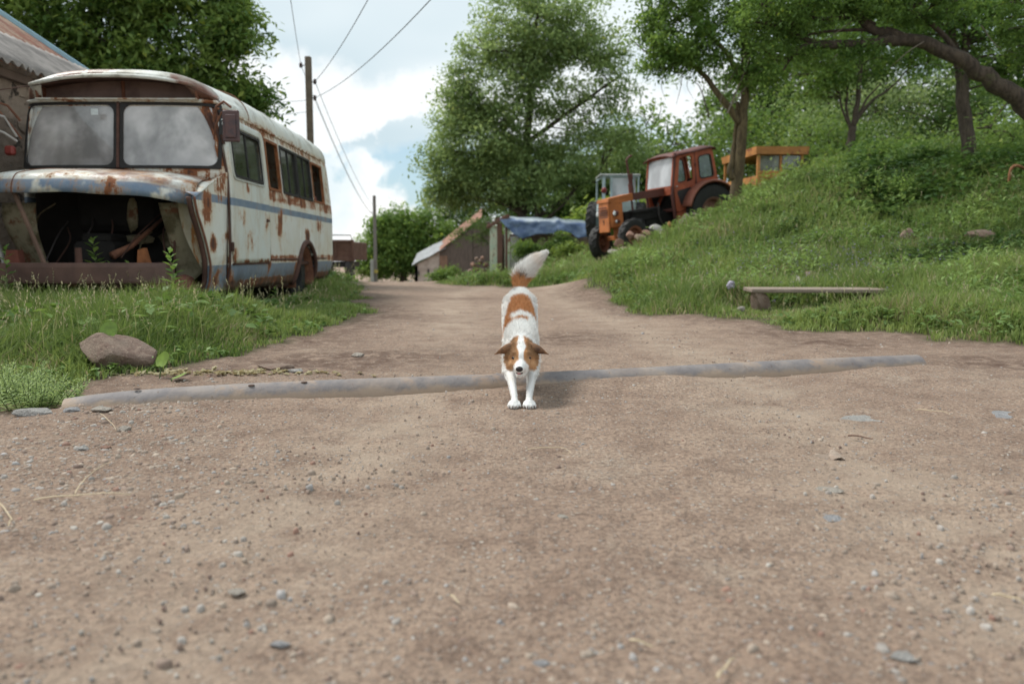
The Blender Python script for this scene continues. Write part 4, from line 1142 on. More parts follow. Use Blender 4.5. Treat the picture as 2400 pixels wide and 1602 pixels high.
wire(INS[2], (7.6, -8, 7.9), 1.6, .009, 'lowest overhead wire, sweeping up to the right over the road')
wire(INS[1], P2 + np.array((.1, 0, -.9)), .5, .010, 'overhead wire from the upper right insulator back to the far pole')
wire(INS[2], P2 + np.array((-.1, 0, -1.3)), .5, .010, 'overhead wire from the lower right insulator back to the far pole')
wire(INS[0], P2 + np.array((-.3, 0, -1.2)), .5, .008, 'faint overhead wire descending left of the near pole')
wire(at(722, 235, 26), (-17.5, 24, 4.9), .15, .007, 'upper faint wire leading left from the near pole')
wire(at(722, 262, 26), (-17.5, 24, 4.1), .15, .007, 'lower faint wire leading left from the near pole')

# ---------------------------------------------------------------- stone building on the left
n = N('plaster_wall')
c = n.mix(n.mr(n.noise(1.6, 6, .7), .38, .62), (.36, .28, .22), (.25, .19, .15))
hole = n.mr(n.noise(5.2, 4, .6, n.map((1, 1, .8))), .60, .66)
c = n.mix(hole, c, (.10, .08, .065))
c = n.mix(n.mr(n.noise(2.4, 6, .7, n.map((1, 1, 1), loc=(5, 5, 5))), .58, .66), c, (.30, .29, .275))
n.bump(n.M('SUBTRACT', n.noise(9, 6, .7), hole), .05)
MAT_PLASTER = n.fin(c, .95)
n = N('corrugated_rust')
pz = n.sep()
c = n.mix(n.mr(n.noise(1.4, 6, .7, n.map((1, 3, 1))), .42, .6), (.24, .095, .06), (.34, .23, .165))
c = n.mix(n.mr(n.noise(7, 5, .7, n.map((1, 4, 1))), .5, .66), c, (.15, .07, .05))
MAT_CORR = n.fin(c, .85)
MAT_CORRG = simple('corrugated_grey', (.30, .27, .25), .8, .45, 3)
MAT_SKYBLUE = simple('blue_painted_tin', (.32, .52, .62), .6, .15)
MAT_TILE = simple('orange_tiles', (.34, .175, .12), .9, .45, 2.2)
WX, WE, WY = -5.9, 2.97, 12.9
root = thing('stone_building', 'rough plastered stone building with rusty corrugated roof beside the bus', 'building', (WX, 9, 0))
def Lc(P): return np.asarray(P, float) - np.array((WX, 9, 0))
b = B(); b.box(Lc((WX - .2, 6.9, 1.35)), (.4, 11.8, 3.3), b=.02)
gv = [(WX - .4, WE - .15), (WX - .4, -.3), (WX - 6.5, -.3), (WX - 6.5, WE - .15), (WX - 3.45, WE + 1.85)]
b.prism([(p[0] - WX, p[1]) for p in gv], 12.6 - 9, 12.78 - 9, 'xz')
# uneven stones proud of the plaster
rs = np.random.default_rng(5)
for k in range(46):
    y_, z_ = rs.uniform(8.2, 12.5), rs.uniform(.1, 2.8)
    b.ball(Lc((WX + .0, y_, z_)), (.035 + .02 * rs.random(), .1 + .1 * rs.random(), .06 + .07 * rs.random()), 10, (0, 0, 0), .3, k)
obj('wall', b, MAT_PLASTER, root)
def corr(x0, x1, y0, y1, z0, z1, amp, per, mat, name, lift=0, jag=0.):
    nx, ny = 8, int((y1 - y0) / per * 8)
    ys = np.linspace(y0, y1, ny); t = np.linspace(0, 1, nx)
    P = np.zeros((nx, ny, 3)); P[..., 0] = x0 + (x1 - x0) * t[:, None]; P[..., 1] = ys[None]
    P[..., 2] = z0 + (z1 - z0) * t[:, None] + amp * np.sin(ys * 2 * PI / per)[None] + lift
    P[0, :, 0] += jag * (vnoise(ys * 3, 0 * ys, 0, 3) - .5)
    g = B().grid(Lc(P)); return obj(name, g, mat, root, smooth=True, solid=.012)
rf = corr(WX + .15, WX - 3.4, 2, WY, WE - .10, WE + 2.30, .024, .15, MAT_CORR, 'roof')
corr(WX + .32, WX - .75, 2, WY - .02, WE - .20, WE + .53, .026, .15, MAT_CORRG, 'eave_sheet', .045, .10)
corr(WX - 6.95, WX - 3.4, 2, WY, WE - .1, WE + 2.3, .024, .15, MAT_CORR, 'roof', .0)
obj('verge_strip', B().beam(Lc((WX + .18, WY + .03, WE - .06)), Lc((WX - 3.4, WY + .03, WE + 2.37)), .04, .07), MAT_SKYBLUE, root)
obj('eave_rafter', B().box(Lc((WX + .1, 7.4, WE - .22)), (.08, 10.8, .1)), simple('old_timber', (.12, .08, .06), .9), root)

# rusty flat trailer behind the bus
Y = 24
q = at(812, 640, Y)
root = thing('rusty_trailer', 'rusty brown metal trailer body behind the rear of the bus', 'trailer', (q[0], q[1], hz(q[0], q[1])))
RB = stone_mat('rusty_brown', (.15, .075, .055), (.22, .12, .09), 3)
zb = q[2]; zg = root.location.z
zt_ = at(812, 567, Y)[2] - zg; zm = at(812, 610, Y)[2] - zg
obj('body', B().box((-.15, .6, (zt_ + zm) / 2), (.95, 2.2, zt_ - zm), b=.02), RB, root)
obj('side_rail', B().box((-.15, -.52, zt_ + .02), (1.0, .06, .07)).box((-.15, -.52, zm + .03), (1.0, .06, .10)).box((.30, -.53, (zt_ + zm) / 2), (.06, .05, zt_ - zm)).box((-.2, -.53, (zt_ + zm) / 2), (.05, .05, zt_ - zm)), RB, root)
obj('rail_pipe', B().tube([(-.62, -.5, zt_ + .05), (-.62, -.5, zt_ + .2), (.25, -.5, zt_ + .19), (.30, -.5, zt_ + .02)], .015, 6), MAT_DARKMETAL, root)
for sx in (-.5, .15):
    obj('wheel', B().lathe([(.12, -.09), (.34, -.09), (.38, -.06), (.38, .06), (.34, .09), (.12, .09)], (sx, -.2, .36), 'x', 20), MAT_DARKMETAL, root, smooth=40)
obj('chassis', B().box((-.15, .6, zm - .12), (.5, 2.0, .16)), MAT_DARKMETAL, root)

# ---------------------------------------------------------------- shed with blue tarpaulin
MAT_GREENP = None
n = N('peeling_green')
c = n.mix(n.mr(n.noise(2.5, 6, .7), .4, .6), (.50, .60, .47), (.62, .62, .48))
c = n.mix(n.mr(n.noise(3, 6, .75, n.map((2, 2, .7))), .54, .64), c, (.26, .12, .07))
MAT_GREENP = n.fin(c, .75)
Y = 30
def rel(px, py, YY, o): return at(px, py, YY) - o
o0 = grd(at(1165, 635, Y)); o0[2] += .1
root = thing('tarpaulin_shed', 'low shed with peeling pale green metal doors and rusty frame beside the road', 'shed', o0)
zT, zR = rel(1145, 533, Y, o0)[2], rel(1190, 508, Y, o0)[2]
xl, xr = rel(1147, 600, Y, o0)[0], rel(1190, 600, Y, o0)[0]
xm = xl + (xr - xl) * .48
obj('door', B().box(((xl + xm) / 2, 0, zT / 2 + .05), (xm - xl - .04, .05, zT), b=.01), MAT_GREENP, root)
b = B(); b.box((xm + .34, 0, zR * .45), (.2, .05, zR * .88)); obj('door', b, MAT_GREENP, root)
obj('post', B().box((xm + .06, -.03, zT / 2 + .08), (.19, .10, zT + .16)), RB, root)
obj('post', B().box((xr - .05, .0, zR / 2), (.08, .10, zR)), RB, root)
obj('roof_rail', B().beam((xl - .06, -.04, zT + .02), (xr + .05, -.04, zR + .05), .16, .12), RB, root)
obj('roof_rail', B().beam((xr + .02, 0, zR + .03), (xl + .2, 3.2, zR + .05), .12, .10).beam((xl - .05, 0, zT), (xl - .1, 3.2, zR - .1), .1, .08), RB, root)
xp = rel(1205, 600, Y, o0)[0]
obj('pillar', B().box((xp + .04, .10, .72), (.36, .3, 1.5), b=.03), MS_GREY, root)
obj('pillar', B().box((rel(1265, 600, Y, o0)[0] + .2, .3, .65), (.5, .4, 1.3), b=.04), MS_BROWN, root)
obj('back_wall', B().box((xp + 1.2, 2.4, .8), (4.2, .2, 1.6), b=.03), MS_BROWN, root)
obj('side_wall', B().box((xl + .1, 1.7, .7), (.08, 3.0, 1.5), b=.02), RB, root)
# tarpaulin: one draped sheet, pale on top, blue where it hangs
o1 = rel(1190, 508, Y, 0) * 1.0
nx, ny = 70, 22
xs = np.linspace(at(1172, 505, Y)[0], at(1378, 512, Y)[0], nx)
T = np.zeros((nx, ny, 3))
topz = np.interp(np.linspace(0, 1, nx), [0, .3, .62, .66, .7, .8, 1], [at(0, 507, Y)[2], at(0, 509, Y)[2], at(0, 513, Y)[2], at(0, 510, Y)[2], at(0, 514, Y)[2], at(0, 517, Y)[2], at(0, 519, Y)[2]])
hang = np.interp(np.linspace(0, 1, nx), [0, .06, .15, .25, .3, .42, .55, .7, .8, .88, 1], [.05, .25, .55, .72, .66, .48, .5, .3, .38, .55, .42])
for j in range(ny):
    s = j / (ny - 1)
    if s < .5:
        k = s / .5; T[:, j, 1] = Y + 2.2 * (1 - k) - .12 * k; T[:, j, 2] = topz + .12 * (1 - k) - .10 * k * k
    else:
        k = (s - .5) / .5; T[:, j, 1] = Y - .12 - .05 * k; T[:, j, 2] = topz - .10 - hang * k
    T[:, j, 0] = xs
wv = (fbm(xs[:, None] * 2.2 + 0 * T[..., 1], T[..., 2] * 2.2 + T[..., 1] * 1.1, 0, 3, 88) - .5)
T[..., 2] += wv * .10; T[..., 1] += wv * .25 * (T[..., 1] < Y + .2)
T0 = T[0, ny // 2].copy()
n = N('tarpaulin'); gz = n.sep(n.attr())
c = n.mix(gz[0], (.62, .68, .74), n.mix(n.mr(n.noise(3, 4, .6), .4, .6), (.11, .17, .33), (.19, .26, .41)))
n.bump(n.noise(6, 5, .6), .05)
MAT_TARP = n.fin(c, .45)
i, j = np.meshgrid(np.arange(nx - 1), np.arange(ny - 1), indexing='ij'); a = (i * ny + j).ravel()
F = np.stack([a, a + ny, a + ny + 1, a + 1], 1)
blue = sstep(.42, .58, np.linspace(0, 1, ny)[None] + (fbm(xs[:, None] * 3 + 0 * T[..., 2], T[..., 2] * 4, 0, 3, 90) - .5) * .35)
cc = np.repeat(blue.reshape(-1, 1), 3, 1)
obj('tarpaulin', mesh_np('tarpaulin', (T - T0).reshape(-1, 3), F, MAT_TARP, cc, True), None, loc=T0, label='blue and white tarpaulin draped over the roof of the low shed', cat='tarpaulin', solid=.004)

# ---------------------------------------------------------------- small barn at the end of the road
Y = 64
o0 = grd(at(970, 656, Y)); o0[2] += .1
root = thing('small_barn', 'small weathered barn with orange tiled roof at the end of the road', 'barn', o0)
n = N('whitewashed'); c = n.mix(n.mr(n.noise(1.2, 5, .6, n.map((1, 1, 2))), .4, .6), (.52, .44, .39), (.38, .31, .27)); c = n.mix(n.mr(n.noise(4, 5, .7), .6, .66), c, (.14, .10, .09)); MAT_WHITEW = n.fin(c, .9)
n = N('boards'); w_ = n.noise(5, 4, .7, n.map((5, 5, .3))); c = n.mix(n.mr(w_, .35, .65), (.17, .13, .11), (.10, .075, .065)); n.bump(w_, .03); MAT_BOARD = n.fin(c, .9)
x0 = rel(972, 640, Y, o0)[0]; x1 = rel(1030, 640, Y, o0)[0]; x2 = rel(1150, 640, Y, o0)[0]
ze = rel(972, 622, Y, o0)[2]; zk = rel(1036, 590, Y, o0)[2]; zp = rel(1122, 520, Y, o0)[2]
obj('wall', B().prism([(x0, -.5), (x1, -.5), (x1, zk + .02), (x0, ze)], 0, .3, 'xz').prism([(0, -.5), (3.2, -.5), (3.2, ze), (0, ze)], x0, x0 + .25, 'yz'), MAT_WHITEW, root)
obj('gable', B().prism([(x1 + .003, -.5), (x2, -.5), (x2, zp), (rel(1122, 0, Y, o0)[0], zp), (x1 + .003, zk)], .02, .28, 'xz'), MAT_BOARD, root)
obj('door', B().box((x1 + .34, -.03, (zk - .25) / 2), (.62, .06, zk - .35)), simple('barn_door', (.27, .16, .11), .9, .3), root)
obj('window', B().box(((x0 * .45 + x1 * .55), -.02, ze * .65), (.16, .06, .42)).box(((x0 * .85 + x1 * .15), -.02, ze * .55), (.14, .06, .42)), MAT_DARKMETAL, root)
def slope(name, pxa, pya, pxb, pyb, mat, y0, y1, lift):
    A, C = rel(pxa, pya, Y, o0), rel(pxb, pyb, Y, o0)
    nu, nv = 40, 12; t = np.linspace(0, 1, nu)[:, None]; s = np.linspace(y0, y1, nv)[None]
    P = np.zeros((nu, nv, 3)); P[..., 0] = A[0] + (C[0] - A[0]) * t; P[..., 1] = s; P[..., 2] = A[2] + (C[2] - A[2]) * t + lift + .25 * (s - y0) + .035 * np.abs(np.sin(t * 60)) * (mat is MAT_TILE) + .10 * (vnoise(t * 4 + 0 * s, s * 1.5 + 0 * t, 0, 5) - .5)
    return obj(name, B().grid(P), mat, root, solid=.05)
slope('roof', 1022, 598, 1128, 512, MAT_TILE, -.25, 3.4, .10)
slope('eave_sheet', 966, 624, 1045, 583, simple('tin_sheet', (.30, .31, .32), .7, .3, 2), -.30, 3.4, .10)
# stone heap before the barn
c0 = grd(at(1120, 640, 40)); c0[2] += .05
root = None
k = 0
for (px, py, s) in [(1103, 632, .34), (1117, 628, .40), (1133, 633, .36), (1109, 618, .36), (1125, 612, .38), (1139, 618, .34), (1117, 603, .30), (1131, 602, .28)]:
    p = at(px, py, 40); 
    labs = ['bottom left', 'bottom middle', 'bottom right', 'middle left', 'centre', 'middle right', 'top left', 'top right']
    stone(p - np.array((0, 0, .1)), (s * 1.15, s, s * .8), [MS_BROWN, MS_RED][k % 2], labs[k] + ' stone of the heap between barn and shed', 120 + k, k, .3, group='stones heaped by the barn', jit=.2)
    k += 1
for k, (px, py) in enumerate([(905, 661), (920, 658), (935, 660), (950, 657), (962, 660)]):
    p = grd(at(px, py, 42)); stone(p + np.array((0, 0, .06)), (.5, .4, .26), [MS_PALE, MS_BROWN][k % 2], ['first', 'second', 'third', 'fourth', 'fifth'][k] + ' stone from the left in the row at the road end', 140 + k, k, .3, group='stones at the end of the road')

# ---------------------------------------------------------------- plank bench
a_, b_ = at(1752, 679, 9.15), at(2086, 680, 9.45)
n = N('weathered_plank'); w_ = n.noise(9, 6, .75, n.map((.4, 5, 5))); c = n.mix(n.mr(w_, .35, .65), (.36, .29, .23), (.22, .165, .135)); n.bump(w_, .012); MAT_PLANK = n.fin(c, .9)
mid_ = (a_ + b_) / 2; d_ = b_ - a_
b = B().box((0, 0, 0), (np.linalg.norm(d_), .24, .045), b=.008)
v = b.v[0]; v[:, 2] -= .02 * (v[:, 0] / 1) ** 2 * 0
obj('plank_bench', b, MAT_PLANK, loc=mid_, rot=(.06, -math.asin(d_[2] / np.linalg.norm(d_)), math.atan2(d_[1], d_[0])), label='weathered grey plank laid on two rocks as a bench at the roadside', cat='bench')
# crumpled wrapper in the grass
p = at(1713, 667, 9.6)
b = B().ball((0, 0, 0), (.045, .03, .05), 12, (0, 0, 0), .7, 3)
obj('wrapper', b, simple('wrapper', (.55, .5, .62), .3, .7, 30), loc=p, label='crumpled shiny wrapper caught in the grass left of the plank', cat='litter')
# rusty bent pipe at the far right
p = at(2366, 425, 14)
b = B().tube(smooth_path([(0, 0, -.3), (0, 0, .1), (.04, 0, .24), (.14, 0, .26), (.35, .1, .2)], 5), .028, 8)
obj('rusty_pipe', b, simple('rusty_pipe', (.30, .13, .06), .85, .4, 12), loc=p, label='rusty bent pipe sticking out of the weeds at the right edge', cat='pipe', smooth=True)

# ---------------------------------------------------------------- the bus
CREAM = (.76, .78, .74); BLUE = (.17, .24, .34); RUST_O = (.30, .115, .045); RUST_D = (.095, .045, .032)
def bus_paint(name, spots=(), stripe=True, rust=.5, bands=(), base=CREAM, grime=True, lipattr=False, brown=None):
    n = N(name); s = n.sep(); z = s[2]
    c = n.mix(n.mr(n.noise(1.5, 5, .6), .38, .66), base, (.70, .68, .59))
    c = n.mix(n.M('MULTIPLY', n.mr(n.noise(3, 6, .7, n.map((1, 1, .35))), .5, .72), .6), c, (.50, .44, .34))
    zj = n.M('ADD', z, n.M('MULTIPLY', n.M('SUBTRACT', n.noise(5, 3), .5), .012))
    if stripe:
        b1 = n.M('MULTIPLY', n.mr(zj, 1.236, 1.240), n.mr(zj, 1.324, 1.320)); b2 = n.mr(zj, .582, .578)
        bl = n.M('MAXIMUM', b1, b2)
        c = n.mix(bl, c, n.mix(n.mr(n.noise(4, 5, .7), .35, .7), BLUE, (.24, .30, .37)))
    if lipattr:
        la = n.sep(n.attr())
        bl = n.M('MULTIPLY', n.mr(la[0], .45, .55), n.mr(n.noise(2.2, 4, .6), .38, .46))
        c = n.mix(bl, c, n.mix(n.mr(n.noise(4, 5, .7), .35, .7), BLUE, (.26, .31, .38)))
        br = n.M('MULTIPLY', n.mr(la[1], .35, .65), n.mr(n.noise(1.8, 5, .65), .36, .54))
        c = n.mix(br, c, n.mix(n.mr(n.noise(6, 5), .4, .6), (.20, .105, .08), (.30, .17, .12)))
    if brown:
        m = None
        for (p, r) in brown:
            d = n.t.nodes.new('ShaderNodeVectorMath'); d.operation = 'DISTANCE'; n.L(n.P, d.inputs[0]); d.inputs[1].default_value = p
            q = n.mr(n.M('ADD', d.outputs['Value'], n.M('MULTIPLY', n.M('SUBTRACT', n.noise(6, 5, .7), .5), .25)), r, r * .85)
            m = q if m is None else n.M('MAXIMUM', m, q)
        c = n.mix(m, c, n.mix(n.mr(n.noise(5, 5), .4, .6), (.17, .085, .06), (.25, .13, .095)))
    # rust: general blooms, streaks running down, positioned spots
    f1 = n.noise(4.2, 9, .72); f2 = n.noise(7, 6, .7, n.map((1.6, 1.6, .16)))
    amt = n.M('ADD', n.M('MULTIPLY', f1, .6), n.M('MULTIPLY', f2, .4))
    thr = None; add = None
    for (z0, z1, a) in bands:
        q = n.M('MULTIPLY', n.M('MULTIPLY', n.mr(z, z0 - .04, z0 + .02), n.mr(z, z1 + .03, z1 - .02)), a)
        add = q if add is None else n.M('MAXIMUM', add, q)
    for (p, r, a) in spots:
        d = n.t.nodes.new('ShaderNodeVectorMath'); d.operation = 'DISTANCE'; n.L(n.P, d.inputs[0]); d.inputs[1].default_value = p
        q = n.M('MULTIPLY', n.mr(d.outputs['Value'], r, r * .15), a)
        add = q if add is None else n.M('MAXIMUM', add, q)
    if add is not None: amt = n.M('ADD', amt, add)
    t0 = .668 - rust * .17
    halo = n.mr(amt, t0 - .06, t0 + .05); core = n.mr(amt, t0 + .02, t0 + .05); deep = n.mr(amt, t0 + .08, t0 + .15)
    c = n.mix(n.M('MULTIPLY', halo, .65), c, (.50, .29, .13))
    c = n.mix(core, c, n.mix(n.noise(12, 5, .7), (.34, .13, .055), (.20, .075, .035)))
    c = n.mix(deep, c, RUST_D)
    if grime:
        g = n.M('MULTIPLY', n.mr(z, .60, .30), n.mr(n.noise(5, 6, .7), .36, .6))
        c = n.mix(g, c, (.10, .075, .055))
        top = n.mr(z, 2.25, 2.5)
        c = n.mix(n.M('MULTIPLY', top, n.mr(n.noise(3.3, 6, .7), .45, .7)), c, (.30, .28, .23))
    n.bump(n.M('ADD', n.M('MULTIPLY', core, -.3), n.noise(30, 5, .6)), .003)
    return n.fin(c, n.M('ADD', .42, n.M('MULTIPLY', halo, .45)), spec=.35)
SPOTS = [((1.14, 2.12, 1.10), .26, .20), ((1.14, 3.7, .96), .22, .30), ((1.14, .75, 1.5), .12, .13), ((1.14, 4.5, 1.15), .25, .12), ((1.1, .1, 1.5), .35, .14), ((1.14, 1.63, 1.0), .12, .10),
         ((1.12, .14, .9), .16, .16), ((1.12, .15, .45), .2, .18), ((1.14, 4.5, 1.52), .3, .13), ((1.14, 1.62, .55), .15, .2), ((1.14, 3.1, .45), .3, .14)]
MAT_BUS = bus_paint('bus_body_paint', SPOTS, bands=[(1.40, 1.54, .13), (.60, .68, .13), (2.2, 2.32, .10), (.28, .40, .17), (1.6, 2.2, .05)])
MAT_BUSF = bus_paint('bus_front_paint', [((.9, 0, 1.6), .5, .12), ((0, 0, 1.62), .25, .2), ((-.9, 0, 1.6), .4, .08), ((1.0, .1, 2.0), .5, .16)], rust=.8, stripe=True)
MAT_ROOF = bus_paint('bus_roof_paint', [((1.0, 1.2, 2.4), .2, .07)], rust=.0, stripe=False, brown=[((.82, .12, 2.52), .30), ((-.45, .0, 2.66), .20), ((-.12, .0, 2.68), .17), ((-1.02, .1, 2.45), .16)], bands=[(2.26, 2.34, .12)])
MAT_HOOD = bus_paint('bus_hood_paint', [((.3, -.9, 1.32), .2, .13)], rust=.72, stripe=False, lipattr=True, grime=False)
MAT_RUSTY = simple('rust_brown', (.17, .072, .045), .9, .45, 7, .01, c2=(.26, .12, .07))
MAT_RUSTD = simple('rust_dark', (.070, .036, .027), .9, .5, 5, .01, c2=(.12, .06, .045))
MAT_RUSTO = simple('rust_orange', (.34, .13, .05), .9, .4, 9, .01)
MAT_RUBBER = simple('old_rubber', (.028, .027, .026), .75, .3, 14, .004)
MAT_BLACK = simple('black_grime', (.018, .016, .015), .9, .4, 6)
n = N('mossy_panel'); c = n.mix(n.mr(n.noise(3, 6, .7), .42, .62), (.36, .32, .22), (.13, .11, .06)); c = n.mix(n.mr(n.noise(5, 6, .7), .56, .66), c, (.20, .09, .05)); MAT_MOSS = n.fin(c, .9)
def dirt_glare_glass(name, film=.5, tint=(.5, .54, .52), filmc=(.34, .33, .32), var=.35, rough=.06, sc=1.6):
    n = N(name); t = n.t
    f = n.mr(n.noise(sc, 4, .6, dist=.25), .35, .68, film - var * .5, film + var * .5)
    n.fin(n.mix(n.mr(n.noise(sc * 1.3, 3, .5, n.map((1, 1, .5), loc=(3, 3, 3))), .4, .62), filmc, tuple(min(1, q * 1.7) for q in filmc)), .4)
    tr = t.nodes.new('ShaderNodeBsdfTransparent'); tr.inputs[0].default_value = (*tint, 1)
    gl = t.nodes.new('ShaderNodeBsdfGlossy'); gl.inputs['Roughness'].default_value = rough; gl.inputs['Color'].default_value = (.9, .9, .9, 1)
    fr = t.nodes.new('ShaderNodeFresnel'); fr.inputs[0].default_value = 1.5
    m1 = t.nodes.new('ShaderNodeMixShader'); m2 = t.nodes.new('ShaderNodeMixShader')
    n.L(f, m1.inputs[0]); n.L(tr.outputs[0], m1.inputs[1]); n.L(n.p.outputs[0], m1.inputs[2])
    n.L(n.M('ADD', fr.outputs[0], .04), m2.inputs[0]); n.L(m1.outputs[0], m2.inputs[1]); n.L(gl.outputs[0], m2.inputs[2]); n.L(m2.outputs[0], n.out.inputs[0])
    return n.m
MAT_WSGLASS = dirt_glare_glass('windscreen_glass', .66, var=.50, filmc=(.46, .445, .44), sc=1.6)  # dust film coloured paler and blotchy to stand in for sky reflections
MAT_SIDEGLASS = dirt_glare_glass('side_glass', .22, var=.2, filmc=(.16, .18, .15))

BX, BY = -4.25, 8.75
bus = thing('bus', 'derelict cream bus with blue stripe, heavy rust and open engine bay in the long grass', 'bus', (BX, BY, 0), (0, 0, .016))
nE = 3.6; DF, DR = .30, .32
W_ = lambda z: np.interp(z, [.28, .4, .6, 1.3, 1.6, 2.2, 2.3], [1.05, 1.10, 1.135, 1.14, 1.13, 1.08, 1.06])
YF_ = lambda z: np.interp(z, [.28, 1.6, 2.3], [0, 0, .09])
YR_ = lambda z: np.interp(z, [.28, .5, 1.4, 2.3], [5.70, 5.80, 5.80, 5.67])
def front(x, z, off=0.):
    w = W_(z); q = min(abs(x) / w, .9999)
    y = YF_(z) + DF * (1 - (1 - q ** nE) ** (1 / nE))
    nx = (q ** 4) * math.copysign(1, x) * .8
    return np.array((x + off * nx, y - off * math.sqrt(max(0, 1 - nx * nx)), z))
def side(y, z, off=0., sx=1):
    w = W_(z); yf = YF_(z); yr = YR_(z)
    if y - yf < DF: q = max(0, min(1, 1 - (y - yf) / DF)); w = w * (1 - q ** nE) ** (1 / nE)
    if yr - y < DR: q = max(0, min(1, 1 - (yr - y) / DR)); w = w * (1 - q ** nE) ** (1 / nE)
    return np.array(((w + off) * sx, y, z))
DOOR = (.17, 1.62, .60, 2.22)
SW = [(.30, 1.40, 1.56, 2.12), (1.70, 2.28, 1.54, 2.17), (2.40, 3.22, 1.54, 2.17), (3.28, 4.12, 1.54, 2.17), (4.22, 4.98, 1.54, 2.16)]
ZR = sorted(set([.28, .34, .42, .5, .56, .62, .68, .74, .8, .86, .92, 1.0, 1.1, 1.2, 1.3, 1.4, 1.5, 1.54, 1.56, 1.6, 1.66, 1.75, 1.85, 1.95, 2.05, 2.12, 2.16, 2.17, 2.2, 2.25, 2.3]))
ARCH = (3.62, .26, .60)
for sx, nm in ((1, 'right'), (-1, 'left')):
    ys = sorted(set([.16, .30, .5, .8, 1.1, 1.40, 1.55, 1.70, 1.9, 2.1, 2.28, 2.40, 2.6, 2.8] + list(np.round(np.arange(2.9, 4.36, .05), 2)) + [2.28, 3.22, 3.28, 4.12, 4.22, 4.5, 4.78, 4.9, 4.98, 5.0, 5.1, 5.2, 5.3, 5.4, 5.5, 5.6, 5.65]))
    P = np.array([[side(y, z, 0, sx) for z in ZR] for y in ys])
    def keep(i, j):
        yc, zc = (ys[i] + ys[i + 1]) / 2, (ZR[j] + ZR[j + 1]) / 2
        for (a, b_, c0, d0) in SW:
            if a < yc < b_ and c0 < zc < d0: return False
        return (yc - ARCH[0]) ** 2 + (zc - ARCH[1]) ** 2 > ARCH[2] ** 2
    obj('side_wall', B().grid(P, keep=keep), MAT_BUS, bus, smooth=40, solid=.03)
# rear wall and the strip above/below the windscreen
xs = np.sin(np.linspace(-1.45, 1.45, 26)) / math.sin(1.45)
def rear(x, z):
    w = W_(z); q = min(abs(x) / w, 1)
    return np.array((x, YR_(z) - DR * (1 - (1 - q ** nE) ** (1 / nE)), z))
P = np.array([[rear(f * W_(z) * .985, z) for z in ZR] for f in xs])
obj('rear_wall', B().grid(P), MAT_BUS, bus, smooth=40, solid=.03)
P = np.array([[front(f * W_(z) * .985, z) for z in (1.50, 1.54, 1.58, 1.63)] for f in xs])
obj('cowl', B().grid(P), MAT_BUSF, bus, smooth=40, solid=.03)
P = np.array([[front(f * W_(z) * .985, z) for z in (2.29, 2.33, 2.37)] for f in xs])
obj('header_rail', B().grid(P), MAT_BUSF, bus, smooth=40, solid=.03)
for sx in (-1, 1):
    P = np.array([[front(sx * (.93 + .0125 * k) * W_(z), z) if k < 3 else side(.10 + .03 * (k - 2), z, 0, sx) for z in ZR if z > 1.5] for k in range(5)])
    obj('corner_post', B().grid(P), MAT_BUSF, bus, smooth=40, solid=.03)
# roof
RZ = [2.27, 2.345, 2.40, 2.46, 2.51, 2.55, 2.60, 2.64, 2.675, 2.70, 2.715, 2.72]
RW = [1.068, 1.066, 1.055, 1.03, .995, .955, .89, .79, .66, .48, .26, .02]
RF = [.10, .09, .07, .03, -.03, -.09, -.07, .0, .16, .42, .85, 1.5]
RR = [5.68, 5.67, 5.65, 5.61, 5.56, 5.50, 5.40, 5.25, 5.05, 4.7, 4.2, 3.3]
nf, ns_ = 30, 34
def roof_ring(w, yf, yr):
    out = []
    for f in np.linspace(-1, 1, nf):
        a = f * PI / 2 * .999; x = w * math.copysign(abs(math.sin(a)) ** (2 / nE), a); out.append((x, yf + DF * (1 - abs(math.cos(a)) ** (2 / nE))))
    for t in np.linspace(0, 1, ns_ + 2)[1:-1]: out.append((w, yf + DF + t * (yr - DR - yf - DF)))
    for f in np.linspace(1, -1, nf):
        a = f * PI / 2 * .999; x = w * math.copysign(abs(math.sin(a)) ** (2 / nE), a); out.append((x, yr - DR * (1 - abs(math.cos(a)) ** (2 / nE))))
    for t in np.linspace(1, 0, ns_ + 2)[1:-1]: out.append((-w, yf + DF + t * (yr - DR - yf - DF)))
    return out
crown_ = lambda x, y: .115 * (min(abs(x), 1.0) ** 2.2) * math.exp(-(max(y, 0) / .9) ** 2)
P = np.array([[(x, y, z - (crown_(x, y) if i_ > 2 else 0) + (.015 * math.exp(-(max(y, 0) / .9) ** 2) if i_ > 2 else 0)) for (x, y) in roof_ring(w, f, r)] for i_, (z, w, f, r) in enumerate(zip(RZ, RW, RF, RR))])
mid_f = [(P[3, j, 0] + P[3, (j + 1) % P.shape[1], 0]) / 2 for j in range(P.shape[1])]
frontcol = [j < nf - 1 for j in range(P.shape[1])]
b = B().grid(P, closed_v=True, keep=lambda i, j: not (1 <= i < 5 and frontcol[j] and abs(mid_f[j]) < .80))
top = P[-1]
obj('roof', b, MAT_ROOF, bus, smooth=True, solid=.02)
